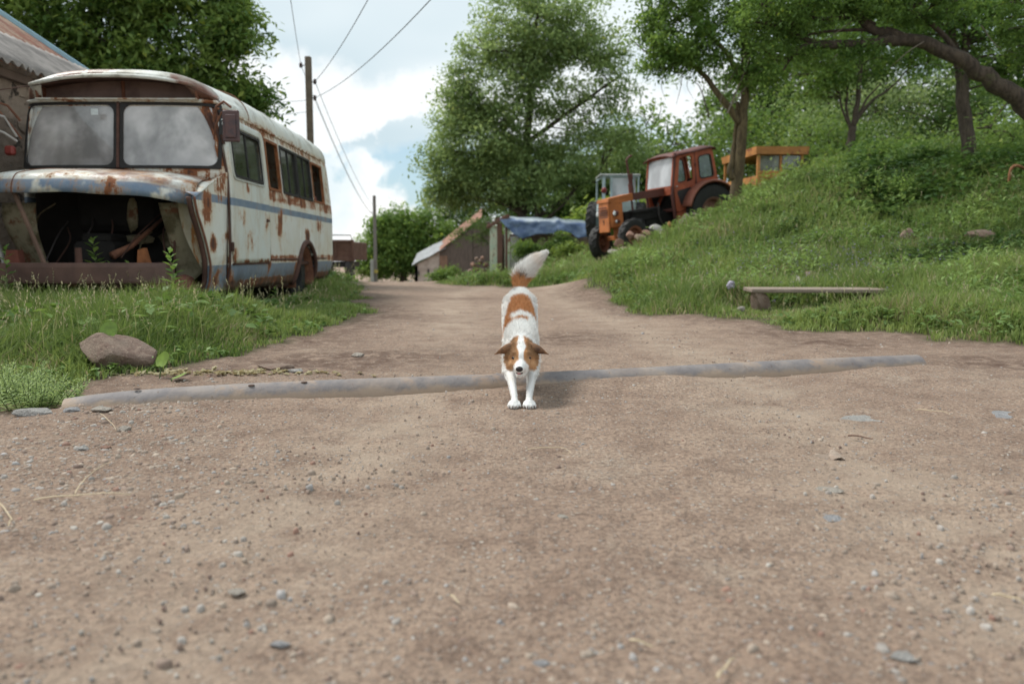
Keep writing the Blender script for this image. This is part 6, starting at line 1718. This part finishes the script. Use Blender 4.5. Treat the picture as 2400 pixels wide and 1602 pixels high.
obj('air_intake', B().tube([(-.68, -.2, 1.5), (-.68, -.2, 2.0)], .04, 8).tube([(-.68, -.2, 1.98), (-.66, -.2, 2.14)], .065, 10), MT_BROWN, tr, smooth=40)
# cab
cab_y = .66
F0 = (-1.40, 1.45); F1 = (-1.62, 2.52); R0 = (-3.0, 1.35); R1 = (-2.86, 2.60)
zb = .60
for sy in (1, -1):
    y0, y1 = sy * cab_y, sy * (cab_y - .045)
    dl = quadloop([(-1.50, zb + .05), (-1.43, 1.45), (-1.64, 2.50), (-2.14, 2.53)][:4], 4, .05)
    # door: tapering towards the bottom, upper and lower windows
    outer_u = quadloop([(-1.46, 1.58), (-1.66, 2.50), (-2.24, 2.53), (-2.20, 1.66)], 4, .04)
    inner_u = quadloop([(-1.60, 1.68), (-1.74, 2.38), (-2.14, 2.42), (-2.13, 1.74)], 4, .08)
    d = frame_xz(tr, 'door', outer_u, inner_u, y0, y1, MT_RED)
    outer_l = quadloop([(-1.50, .92), (-1.462, 1.578), (-2.198, 1.658), (-2.02, 1.0)], 4, .03)
    inner_l = quadloop([(-1.66, 1.05), (-1.54, 1.50), (-2.09, 1.57), (-1.93, 1.12)], 4, .10)
    frame_xz(d, 'lower_frame', outer_l, inner_l, y0, y1, MT_RED)
    obj('foot_panel', B().prism([(-1.50, .90), (-1.47, .50), (-1.84, .50), (-2.02, .98)], y0, y1, 'xz'), MT_RED, d)
    obj('glass', B().prism(inner_l, sy * (cab_y - .02), sy * (cab_y - .026), 'xz'), simple('dusty_black_glass', (.03, .03, .032), .35), d)
    obj('handle', B().box((-1.55, sy * (cab_y + .02), 1.62), (.05, .04, .03)), MT_LENS, d)
    [obj('hinge', B().cyl((hx_, sy * (cab_y + .01), hz_), (hx_, sy * (cab_y + .01), hz_ + .08), .02, n=8), MT_BROWN, d) for hx_, hz_ in ((-2.22, 1.70), (-2.24, 2.10))]
    outer_r = quadloop([(-2.245, 1.50), (-2.27, 2.53), (-2.86, 2.58), (-3.0, 1.50)], 4, .04)
    inner_r = quadloop([(-2.36, 1.76), (-2.37, 2.36), (-2.78, 2.40), (-2.84, 1.78)], 4, .08)
    q = frame_xz(tr, 'quarter_panel', outer_r, inner_r, y0, y1, MT_RED)
    obj('seal', B().tube(np.array([(x, y0 + sy * .005, z) for x, z in inner_r + inner_r[:1]]), .016, 5), MAT_RUBBER, q)
    obj('glass', B().prism(inner_r, sy * (cab_y - .02), sy * (cab_y - .024), 'xz'), MT_GLASS, q)
    obj('cab_post', B().beam((-1.40, sy * (cab_y - .03), 1.40), (-1.62, sy * (cab_y - .03), 2.52), .07, .06).beam((-1.45, sy * (cab_y - .05), .55), (-1.41, sy * (cab_y - .04), 1.45), .08, .06).beam((-2.22, sy * (cab_y - .03), 1.0), (-2.25, sy * (cab_y - .03), 2.52), .05, .05), MT_BROWN, tr)
    # rear mudguard
    a = np.linspace(.30, 2.75, 20)
    P = np.array([[(-2.55 + r_ * math.cos(t), sy * yy, .78 + r_ * math.sin(t)) for r_, yy in ((.91, .50), (.91, .96), (.88, 1.0), (.84, 1.0))] for t in a])
    obj('mudguard', B().grid(P), tmat('mudguard_red', (.36, .13, .085), (.18, .07, .05)) if sy > 0 else MT_RED, tr, smooth=40, solid=.02)
# windscreen: frame in a sloping plane
b = B(); b.beam((-1.42, -.6, 1.62), (-1.42, .6, 1.62), .07, .06).beam((-1.60, -.6, 2.46), (-1.60, .6, 2.46), .07, .06)
b.beam((-1.42, .61, 1.60), (-1.60, .61, 2.48), .05, .05).beam((-1.42, -.61, 1.60), (-1.60, -.61, 2.48), .05, .05)
ws = obj('windscreen', b, MT_RED, tr)
obj('glass', B().add([(-1.435, -.58, 1.66), (-1.435, .58, 1.66), (-1.595, .58, 2.43), (-1.595, -.58, 2.43)], [[0, 1, 2, 3]]), MT_WHITEGL, ws, solid=.005)
obj('cab_front', B().box((-1.40, 0, 1.5), (.05, 1.24, .18)), MT_RED, tr)
P = np.array([[(x, y, z - .10 * abs(y / .72) ** 3) for y in np.linspace(-.72, .72, 11)] for x, z in ((-1.46, 2.50), (-1.66, 2.57), (-2.2, 2.61), (-2.75, 2.68), (-2.93, 2.66), (-2.95, 2.58))])
obj('roof', B().grid(P), MT_BROWN, tr, smooth=40, solid=.03)
obj('rear_window', B().beam((-3.0, -.6, 1.5), (-3.0, .6, 1.5), .06, .3).beam((-2.87, -.6, 2.54), (-2.87, .6, 2.54), .06, .08).beam((-2.98, .6, 1.5), (-2.87, .6, 2.54), .06, .06).beam((-2.98, -.6, 1.5), (-2.87, -.6, 2.54), .06, .06), MT_RED, tr)
obj('seat', B().box((-2.4, 0, 1.35), (.45, .5, .12), b=.04).box((-2.62, 0, 1.6), (.1, .5, .45), b=.04), MAT_BLACK, tr)
obj('cab_floor', B().box((-2.2, 0, 1.0), (1.5, 1.1, .08)), MT_BROWN, tr)
obj('steering_wheel', B().tube([(-1.55, 0, 1.3), (-1.85, 0, 1.72)], .02, 6).grid(np.array([[(-1.85 + .2 * math.cos(t) * .7, .2 * math.sin(t), 1.72 + .2 * math.cos(t) * .6 + .01 * math.sin(p)) for p in (0, 2, 4)] for t in np.linspace(0, 6.28, 20)[:-1]]), True, True), MAT_BLACK, tr)

# --- pale blue tractor behind it
Y = 26.5
p0 = at(1398, 590, Y); g0_ = hz(p0[0], p0[1])
cw = at(1455, 440, Y + .6)
t2 = thing('tractor', 'pale blue tractor mostly hidden behind the orange-nosed one', 'tractor', (p0[0] + .1, Y, g0_))
def r2(px, py, YY=Y): return at(px, py, YY) - np.array((p0[0] + .1, Y, g0_))
wc = r2(1394, 520); 
w = ag_wheel(t2, tuple(wc), .66, .34, MT_PALE, 18, toe=PI / 2 - .35)
w2 = ag_wheel(t2, (wc[0] + 1.55, wc[1] + .3, wc[2]), .66, .34, MT_PALE, 18, toe=PI / 2 - .35)
A, C = r2(1418, 412), r2(1500, 408); zt = A[2]; zbm = r2(1420, 470)[2]
b = B()
for x in (A[0], (A[0] * .78 + C[0] * .22), C[0] - .18, C[0]): b.beam((x, .3, zbm - .4), (x, .3, zt), .06 if x > A[0] else .10, .05)
b.box(((A[0] + C[0]) / 2, .3, zt + .03), (C[0] - A[0] + .1, .08, .09)).box(((A[0] + C[0]) / 2, .3, zbm - .30), (C[0] - A[0], .06, .5))
b.beam((A[0], .3, zt), (A[0] - .1, 1.5, zt - .02), .06, .06).beam((C[0], .3, zt), (C[0] - .1, 1.5, zt - .02), .06, .06).beam((A[0] - .1, 1.5, zbm - .4), (A[0] - .1, 1.5, zt), .06, .06).beam((C[0] - .1, 1.5, zbm - .4), (C[0] - .1, 1.5, zt), .06, .06)
cb = obj('cab', b, MT_PALE, t2)
obj('glass', B().box(((A[0] + C[0]) / 2 + .06, .32, (zt + zbm) / 2), (C[0] - A[0] - .3, .01, zt - zbm - .05), b=.002), MT_WHITEGL, cb)
obj('roof', B().box(((A[0] + C[0]) / 2 - .05, .9, zt + .06), (C[0] - A[0] + .2, 1.4, .05), b=.02), simple('pale_roof', (.55, .56, .55), .6), cb)
obj('body', B().box((wc[0] + .8, -.1, wc[2] + .3), (.8, 1.8, .7), b=.05), MT_PALE, t2)
q = r2(1404, 492, 25.4); obj('mudguard', B().box((q[0] + .02, q[1], q[2]), (.16, .5, .42), b=.05), MT_PALE, t2)
q = r2(1416, 446, 25.6); obj('side_lamp', B().ball(tuple(q), (.09, .08, .10), 12), simple('lamp_dark_red', (.20, .02, .02), .3), t2, smooth=True)

# --- orange cab behind the mossy tree
Y = 25.5
c0 = at(1776, 430, Y); g0_ = hz(c0[0], c0[1])
t3 = thing('tractor', 'faded orange cab with two windows half sunk in weeds behind the mossy tree', 'tractor', (c0[0], c0[1], g0_))
def r3(px, py, YY=Y): return at(px, py, YY) - np.array((c0[0], c0[1], g0_))
zt = r3(1778, 362)[2]; zr = r3(1778, 344)[2]; xr3 = r3(1880, 400, Y + .1)[0]; xl3, yl3 = r3(1700, 400, 28.2)[0], 2.7
b = B()
b.beam((0, 0, -.3), (0, 0, zt), .09, .09); b.beam((xr3 + .05, .1, -.3), (xr3 - .03, .1, zt), .11, .08); b.beam((xr3 * .52, .05, -.3), (xr3 * .50, .05, zt), .10, .05)
b.beam((xl3, yl3, -.3), (xl3, yl3, zt), .08, .08); b.beam((xr3 + xl3, yl3, -.3), (xr3 + xl3, yl3, zt), .08, .08); b.beam((xl3 * .5, yl3 * .5, .2), (xl3 * .5, yl3 * .5, zt), .06, .06)
b.box((xr3 / 2, .06, .12), (xr3, .05, .75)).beam((xl3, yl3, .1), (0, 0, .1), .05, .5)
cb = obj('cab', b, MT_YEL, t3)
for a_, e_ in ((.05, .48), (.55, .95)):
    obj('glass', B().box((xr3 * (a_ + e_) / 2, .09, (zt + .45) / 2), (xr3 * (e_ - a_), .01, zt - .5), b=.002), dirt_glare_glass('hazy_cab_glass', .45, var=.2, filmc=(.28, .29, .26), tint=(.7, .72, .65)), cb)
pl = [(-.10, -.12), (xr3 + .12, -.06), (xr3 + xl3 + .1, yl3 + .1), (xl3 - .08, yl3 + .1)]
L = [[(x, y, z) for x, y in pl] for z in (zt, zr)]
P = np.array([[(x, y, zt) for x, y in pl], [(x * 1.03 - .02, y * 1.03 - .02, zr) for x, y in pl]])
bb = B().grid(P, closed_v=True); bb.add(P[1], [[0, 1, 2, 3]]); bb.add(P[0] + np.array((0, 0, .01)), [[3, 2, 1, 0]])
obj('roof', bb, MT_YEL, cb)
obj('body', B().box((xr3 * .5, 1.2, .0), (1.2, 2.2, .8), b=.05), MT_BROWN, t3)
for yy in (.4, 2.2): ag_wheel(t3, (xr3 + .1, yy, .35), .55, .3, MT_YEL, 16, toe=PI / 2)

# --- rock ledge and scrap boards below the tractor
k = 0
for (px, py, Y, w, h, mat, lab) in [
      (1438, 592, 20.6, 30, .8, MS_PALE, 'lowest pale rock of the ledge under the tractor nose'), (1452, 570, 20.7, 34, .9, MS_RED, 'reddish rock against the near front tractor wheel'),
      (1476, 553, 20.8, 30, .9, MS_RED, 'red rock in front of the near front tractor wheel hub'), (1500, 556, 20.6, 32, .7, MS_PALE, 'pale pink rock right of the near front tractor wheel'),
      (1465, 585, 20.4, 36, .6, MS_BROWN, 'brown rock low in the ledge under the tractor'), (1540, 537, 20.7, 40, .7, MS_GREY, 'large grey rock beneath the middle of the tractor'),
      (1555, 549, 20.4, 30, .5, MS_PALE, 'flat pale rock under the grey one beneath the tractor'), (1515, 548, 20.6, 26, .9, MS_RED, 'upright tan rock beside the grey one beneath the tractor'),
      (1612, 539, 20.0, 40, .7, MS_PALE, 'whitish rock below the scrap boards'), (1588, 548, 20.1, 24, .7, MS_BROWN, 'small brown rock left of the whitish one'),
      (1480, 600, 19.6, 30, .6, MS_BROWN, 'brown rock in the grass below the ledge'), (1530, 570, 19.8, 30, .5, MS_PALE, 'pale slab lying in the grass below the ledge'),
      (1570, 528, 20.9, 18, 1.2, simple('brick', (.42, .22, .08), .9), 'small orange brick piece below the tractor cab'), (1650, 532, 19.6, 30, .5, MS_BROWN, 'brown rock right of the scrap boards')]:
    p = at(px, py, Y); w = w / FPX * Y * 1.0
    stone(p, (w * 1.05, w * .9, w * h * .72), MS_BROWN if (mat is MS_PALE and k % 2) else mat, lab.replace('pale', 'dusty') if (mat is MS_PALE and k % 2) else lab, 160 + k, k * .7, .4, .22); k += 1
    if k < 13:
        pass
for (a_, b_, w_, h_, lab) in [
      ((1588, 533), (1612, 503), .10, .12, 'short grey beam standing at the left end of the scrap pile'), ((1605, 512), (1700, 508), .16, .07, 'long flat grey board of the scrap pile under the tractor wheel'),
      ((1612, 530), (1672, 505), .08, .07, 'thin tan board slanting across the scrap pile'), ((1622, 500), (1655, 507), .12, .05, 'pale board on top of the scrap pile'), ((1655, 505), (1712, 512), .12, .06, 'weathered board of the scrap pile next to the mossy tree')]:
    A_, B_ = at(*a_, 19.9), at(*b_, 19.7)
    obj('scrap_board', B().beam((0, 0, 0), B_ - A_, w_, h_), MAT_PLANK, loc=A_, label=lab, cat='board')

# ---------------------------------------------------------------- the dog (local: x right, y away from camera, origin between the front paws)
DX, DY = .045, 3.60
DZ = hz(DX, DY)
def dog_body():
    b = B()
    def chain(pts, rads, n=20, flat=1.0):
        """rounded tapered limb; pts/rads are joints, spline smoothed"""
        Q = smooth_path(pts, 6); r = smooth_path([(q, 0, 0) for q in rads], 6)[:, 0]
        T0 = unit(Q[0] - Q[1]); T1 = unit(Q[-1] - Q[-2]); cap = []
        pre = [Q[0] + T0 * r[0] * math.sin(a) for a in (1.45, 1.1, .7, .35)]; pr = [r[0] * math.cos(a) for a in (1.45, 1.1, .7, .35)]
        post = [Q[-1] + T1 * r[-1] * math.sin(a) for a in (.35, .7, 1.1, 1.45)]; po = [r[-1] * math.cos(a) for a in (.35, .7, 1.1, 1.45)]
        b.tube(np.array(pre + list(Q) + post), np.array(pr + list(r) + po), n, flat=flat)
    # trunk: chest low between the shoulders, back rising to the raised rump
    chain([(0, .36, .235), (0, .46, .262), (0, .62, .325), (0, .80, .395), (0, .95, .432), (0, 1.03, .43)], [.070, .084, .078, .066, .066, .055], 26)
    chain([(0, .34, .185), (0, .48, .20), (0, .62, .26)], [.046, .056, .050], 20)
    # neck
    chain([(0, .43, .275), (0, .33, .262), (0, .24, .238)], [.070, .064, .055], 20)
    # front legs
    for s in (-1, 1):
        chain([(s * .048, .40, .235), (s * .056, .32, .135), (s * .047, .20, .095), (s * .036, .06, .050), (s * .034, .025, .030), (s * .034, -.01, .019)], [.040, .029, .020, .0145, .0150, .0175], 16)
        for k, (tx, ty) in enumerate([(-.021, -.016), (-.008, -.029), (.008, -.029), (.021, -.016)]):
            chain([(s * .034 + tx * .7, .012, .020), (s * .034 + tx, ty, .013)], [.0125, .0108], 12)
        # hind legs: thigh, knee forward, hock back, paw
        chain([(s * .036, .98, .41), (s * .044, .96, .33), (s * .050, .93, .255), (s * .060, 1.00, .19), (s * .070, 1.10, .145), (s * .074, 1.10, .08), (s * .074, 1.085, .026)], [.060, .054, .042, .027, .019, .0165, .019], 16)
        for tx in (-.02, -.007, .007, .02):
            chain([(s * .074 + tx * .8, 1.075, .02), (s * .074 + tx, 1.045, .014)], [.012, .011], 10)
    # head: broad skull, cheeks, muzzle
    chain([(0, .235, .232), (0, .165, .226), (0, .115, .212)], [.052, .063, .046], 24)
    chain([(-.030, .16, .205), (.030, .16, .205)], [.046, .046], 20)
    chain([(-.022, .12, .225), (.022, .12, .225)], [.030, .030], 16)
    chain([(0, .13, .198), (-.003, .085, .186), (-.008, .045, .176), (-.011, .022, .172)], [.044, .034, .0255, .0175], 20)
    chain([(0, .13, .165), (-.006, .075, .152), (-.011, .042, .146)], [.032, .019, .012], 14)   # lower jaw, slightly open
    for s in (-1, 1):
        b.ball((s * .043, .135, .180), (.028, .035, .028), 16)     # cheeks
        b.ball((s * .026, .102, .241), (.018, .016, .010), 12)     # brow
    return b
def dog_colour(p):
    """coat colours by place on the body"""
    x, y, z = p[:, 0], p[:, 1], p[:, 2]
    W = np.array((.90, .89, .865)); O = np.array((.56, .275, .12)); D = np.array((.20, .115, .06)); K = np.array((.045, .032, .028)); T = np.array((.66, .42, .24)); G = np.array((.35, .34, .33))
    nz = (vnoise(x * 40, y * 40, z * 40, 5) - .5)
    C = np.tile(W, (len(p), 1)) * (1 + .05 * nz)[:, None]
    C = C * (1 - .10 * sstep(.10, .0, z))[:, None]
    def lay(m, col):
        nonlocal C
        m = np.clip(m, 0, 1)[:, None]; C = C * (1 - m) + np.array(col)[None] * m
    body = (y > .33)
    # saddle patch: broad over the loin, tapering to the rump
    wl = np.interp(y, [.50, .56, .62, .75, .86, .90], [.00, .07, .085, .060, .038, .0])
    wr = np.interp(y, [.50, .56, .62, .75, .86, .90], [.00, .05, .088, .066, .042, .0])
    up = sstep(.00, .03, z - (.19 + .30 * (y - .40)))
    edge = nz * .03
    m = sstep(.012, -.006, np.maximum(x - .004 - wr, -(x - .004) - wl) + edge) * sstep(.575, .60, y + edge) * sstep(.85, .80, y + edge) * up * body
    lay(m, O * 1.0)
    # narrow second band ahead of it, mostly on the dog's right (left in view)
    m = sstep(.485, .50, y + edge) * sstep(.535, .52, y + edge) * sstep(.055, .03, x + edge) * sstep(-.12, -.04, x) * up * body
    lay(m, O)
    m = sstep(-.045, -.065, x + edge) * sstep(.47, .50, y) * sstep(.64, .60, y) * up * body
    lay(m, O)
    lay(.75 * np.exp(-(((x + .030) / .016) ** 2 + ((y - .96) / .04) ** 2)) * sstep(.47, .49, z), G)
    # tail: orange root, black spot, white plume with faint tan
    tail = (z > .505) & (y > 1.0)
    lay(tail * sstep(.556, .546, z + edge), O * 1.08)
    lay(tail * np.exp(-(((x - .008) / .010) ** 2 + ((z - .556) / .010) ** 2)) * sstep(1.13, 1.07, y) * .95, K)
    lay(tail * .22 * np.exp(-(((x - .085 - (z - .65) * .4) / .02) ** 2)) * sstep(.62, .65, z), T * 1.2)
    # head
    head = (y < .27) & (z > .12) & (np.abs(x) < .16)
    xx = x + .002
    blaze = .0095 + .026 * sstep(.208, .178, z) + .010 * np.exp(-((z - .268) / .015) ** 2) + edge * .2
    side_ = sstep(blaze * .8, blaze * 1.2 + .001, np.abs(xx))
    low = sstep(.148, .170, z + .25 * (np.abs(x) - .05) + edge * .5)
    m = head * side_ * low * sstep(.055, .075, y) * sstep(.26, .235, y + nz * .02)
    lay(m, O * .92)
    lay(m * sstep(.195, .235, z) * sstep(.012, .035, np.abs(x)) * .88, D * 1.25)
    lay(m * np.exp(-((np.abs(x) - .036) / .014) ** 2 - ((z - .205) / .018) ** 2) * .6, T)
    lay(head * m * sstep(.055, .075, np.abs(x)) * sstep(.17, .2, z) * .7, D)
    lay(m * sstep(.21, .19, z) * .45, T)
    return C.clip(0, 1)
dog = thing('dog', 'white dog with orange-brown patches stretching in a play bow over the pipe, tail up', 'dog', (DX, DY, DZ), (0, 0, 0))
b = dog_body()
me = bpy.data.meshes.new('tmp'); me.from_pydata(np.concatenate(b.v).tolist(), [], b.f); me.update()
bm = bmesh.new(); bm.from_mesh(me); bmesh.ops.recalc_face_normals(bm, faces=bm.faces); bm.to_mesh(me); bm.free()
tmp = bpy.data.objects.new('tmp', me); scene.collection.objects.link(tmp)
m_ = tmp.modifiers.new('r', 'REMESH'); m_.mode = 'VOXEL'; m_.voxel_size = .0042
m_ = tmp.modifiers.new('s', 'SMOOTH'); m_.iterations = 7; m_.factor = .5
dg = bpy.context.evaluated_depsgraph_get(); ev = tmp.evaluated_get(dg)
bodym = bpy.data.meshes.new_from_object(ev); bodym.name = 'body'
bpy.data.objects.remove(tmp)
nv = len(bodym.vertices); PV = np.zeros(nv * 3, np.float32); bodym.vertices.foreach_get('co', PV); PV = PV.reshape(-1, 3).astype(float)
# eye sockets pressed in a little
for s in (-1, 1):
    e = np.array((s * .031 - .001, .098, .217)); d = np.linalg.norm((PV - e) * np.array((1, .7, 1.3)), axis=1); PV[:, 1] += .006 * np.exp(-(d / .012) ** 2)
bodym.vertices.foreach_set('co', PV.astype(np.float32).ravel())
col = dog_colour(PV)
ca = bodym.color_attributes.new('Col', 'FLOAT_COLOR', 'POINT'); c4 = np.ones((nv, 4), np.float32); c4[:, :3] = col * .93; ca.data.foreach_set('color', c4.ravel())
n = N('dog_coat'); n.bump(n.noise(160, 4, .7, n.map((1, .5, 1))), .004); MAT_COAT = n.fin(n.attr(), .85, spec=.15)
n = N('dog_fur'); MAT_FUR = n.fin(n.attr(), .7, spec=.2)
bodym.materials.clear(); bodym.materials.append(MAT_COAT)
bodym.polygons.foreach_set('use_smooth', np.ones(len(bodym.polygons), bool)); bodym.update()
obj('body', bodym, None, dog)
# tail core
tp = smooth_path([(0, 1.035, .475), (.002, 1.06, .52), (.012, 1.075, .562), (.046, 1.08, .615), (.095, 1.08, .662), (.158, 1.08, .712)], 6)
tr_ = np.interp(np.linspace(0, 1, len(tp)), [0, .15, .4, .7, 1], [.021, .018, .022, .016, .004])
tb = B().tube(tp, tr_, 14); tV = np.concatenate(tb.v)
tail_me = mesh_np('tail', tV, np.array([f for f in tb.f if len(f) == 4]), MAT_COAT, dog_colour(tV), True)
obj('tail', tail_me, None, dog)
# fur
def fur_from(V, F, count, seed, lenfn, extra=None):
    r = np.random.default_rng(seed)
    A, Bq, Cq = V[F[:, 0]], V[F[:, 1]], V[F[:, 2]]
    nn = np.cross(Bq - A, Cq - A); ar = np.linalg.norm(nn, axis=1); nn = unit(nn)
    i = r.choice(len(F), count, p=ar / ar.sum()); u, v = r.random(count), r.random(count); fl = u + v > 1; u[fl] = 1 - u[fl]; v[fl] = 1 - v[fl]
    P = A[i] + (Bq[i] - A[i]) * u[:, None] + (Cq[i] - A[i]) * v[:, None]
    return P, nn[i], r
def strands(P, Nn, L, flow, w, C, r):
    d = unit(Nn * .45 + flow + r.normal(0, .20, P.shape)); side = unit(np.cross(d, Nn + r.normal(0, .3, P.shape)))
    m = len(P); tip = P + d * L[:, None]; mid = P + d * L[:, None] * .5 + Nn * L[:, None] * .08
    V = np.stack([P - side * w[:, None], P + side * w[:, None], mid + side * w[:, None] * .7, mid - side * w[:, None] * .7, tip], 1)
    f = np.array([[0, 1, 2], [0, 2, 3], [3, 2, 4]])
    return V.reshape(-1, 3), (np.arange(m)[:, None, None] * 5 + f[None]).reshape(-1, 3), np.repeat(C, 5, 0)
bodym.calc_loop_triangles(); tris = np.zeros(len(bodym.loop_triangles) * 3, np.int32); bodym.loop_triangles.foreach_get('vertices', tris); tris = tris.reshape(-1, 3)
P, Nn, r = fur_from(PV, tris, 70000, 3, None)
x, y, z = P.T
L = np.where(y > .30, .016, .012); L = np.where(z < .10, .006, L); L = np.where((y < .13) & (z > .12), .0045, L); L = np.where((y > .30) & (y < .5) & (z < .22), .020, L); L = np.where((y < .12) & (np.abs(x) < .02), .003, L); L = np.where((z > .1) & (z < .17) & (y < .3) & (np.abs(x) < .08), .009, L)
L = np.where((y > .13) & (y < .30) & (z > .13) & (np.abs(x) > .05), .016, L)
L = L * r.uniform(.5, 1.5, len(L))
flow = np.zeros_like(P); flow[:, 1] = np.where(y > .28, .25, .75); flow[:, 2] = np.where(y > .28, .55, -.15) * np.where(Nn[:, 2] > .2, 1, -1) * np.where(y > .28, 1, 1)
flow[(z < .17)] = (0, .15, -.9)
flow[(y > .9) & (z < .40)] = (0, .3, -.9)
hd = (y < .28) & (z > .13); flow[hd] = np.stack([np.sign(x[hd]) * .35, .8 + 0 * x[hd], np.where(z[hd] > .2, .25, -.35)], 1)
# keep eyes, nose and mouth clear
ok = np.ones(len(P), bool)
for s in (-1, 1): ok &= np.linalg.norm((P - np.array((s * .031 - .001, .10, .217))) * np.array((1, .5, 1.25)), axis=1) > .0165
ok &= ~((y < .045) & (z > .12))
C = dog_colour(P) * r.uniform(.88, 1.10, (len(P), 1))
V1, F1, C1 = strands(P[ok], Nn[ok], L[ok], flow[ok], np.full(ok.sum(), .0011), C[ok], r)
# tail plume
k = 15000; t = r.random(k) ** .8; idx = t * (len(tp) - 1); a = r.random(k) * 6.28
c0 = np.stack([np.interp(idx, np.arange(len(tp)), tp[:, q]) for q in range(3)], 1); T = unit(np.gradient(tp, axis=0)); Tt = np.stack([np.interp(idx, np.arange(len(tp)), T[:, q]) for q in range(3)], 1)
e1 = unit(np.cross(Tt, (0, 1., 0))); e2 = np.cross(Tt, e1); rad = np.interp(t, [0, .15, .4, .7, 1], [.026, .022, .022, .016, .004])
Nt = e1 * np.cos(a)[:, None] + e2 * np.sin(a)[:, None]; Pt = c0 + Nt * rad[:, None] * .9
Lt = np.interp(t, [0, .15, .35, .7, 1], [.010, .046, .074, .050, .014]) * r.uniform(.35, 1.35, k)
Ct = dog_colour(Pt + Tt * .01) * r.uniform(.9, 1.1, (k, 1))
V2, F2, C2 = strands(Pt, Nt * 1.5, Lt, Tt * .95, np.full(k, .0013), Ct, r)
obj('fur', mesh_np('fur', np.concatenate([V1, V2]), np.concatenate([F1, F2 + len(V1)]), MAT_FUR, np.concatenate([C1, C2])), None, dog, kind='stuff')
# ears: folded triangular flaps, spreading sideways
def ear(s):
    nu, nv = 9, 7; P = np.zeros((nu, nv, 3))
    base0 = np.array((s * .036, .165, .284)); base1 = np.array((s * .064, .160, .226)); tip = np.array((s * .128, .135, .238))
    for i in range(nu):
        u = i / (nu - 1)
        for j in range(nv):
            v = j / (nv - 1); q = base0 * (1 - v) + base1 * v; w = (1 - u)
            p = q * w + tip * u
            p = p + np.array((0, -.020 * math.sin(v * PI) * w, .012 * math.sin(u * PI) * (1 - v) - .010 * u * u))
            P[i, j] = p
    return P
n = N('ear_coat'); c = n.mix(n.mr(n.noise(30, 5, .7), .35, .65), (.26, .13, .06), (.10, .055, .035)); n.bump(n.noise(120, 3), .002); MAT_EAR = n.fin(c, .85)
for s in (-1, 1):
    obj('ear', B().grid(ear(s)), MAT_EAR, dog, smooth=True, solid=.005)
MAT_EYE = simple('dog_eye', (.018, .010, .007), .08, .2); MAT_RIM = simple('dog_eyelid', (.05, .03, .025), .5)
for s in (-1, 1):
    e = (s * .031 - .001, .1035, .2165)
    o = obj('eye', B().ball((e[0], e[1] - .006, e[2]), (.0108, .009, .0058), 16), MAT_EYE, dog, smooth=True)
    a = np.linspace(0, 2 * PI, 17)[:-1]
    ringp = np.array([(e[0] + .0132 * math.cos(t), e[1] - .0095 + .003 * math.cos(t) ** 2 * 2, e[2] + .0055 * math.sin(t) - s * .0015 * math.cos(t) * 0) for t in a])
    obj('eyelid', B().tube(np.vstack([ringp, ringp[:1]]), .0023, 6, cap=False), MAT_RIM, o, smooth=True)
nb = B().ball((-.0115, .010, .1765), (.0168, .012, .0130), 18); v = nb.v[0]
for s in (-1, 1):
    d = np.linalg.norm(v - np.array((-.0115 + s * .006, .000, .1745)), axis=1); v[:, 1] += .005 * np.exp(-(d / .0035) ** 2)
n = N('dog_nose'); n.bump(n.noise(300, 3), .001); MAT_NOSE = n.fin((.022, .016, .017), .38)
obj('nose', nb, MAT_NOSE, dog, smooth=True)
obj('mouth', B().ball((-.011, .030, .1555), (.0165, .016, .0062), 14), MAT_RIM, dog, smooth=True)
obj('tongue', B().ball((-.012, .023, .1550), (.0105, .013, .0038), 14), simple('dog_tongue', (.55, .18, .19), .35, .15), dog, smooth=True)
n = simple('dog_claw', (.16, .10, .08), .4)
for s in (-1, 1):
    for (tx, ty) in [(-.021, -.016), (-.008, -.029), (.008, -.029), (.021, -.016)]:
        obj('claw', B().tube(smooth_path([(s * .034 + tx, ty - .006, .013), (s * .034 + tx * 1.05, ty - .013, .010), (s * .034 + tx * 1.08, ty - .017, .004)], 3), np.linspace(.0034, .001, 7), 6), n, dog, smooth=True)
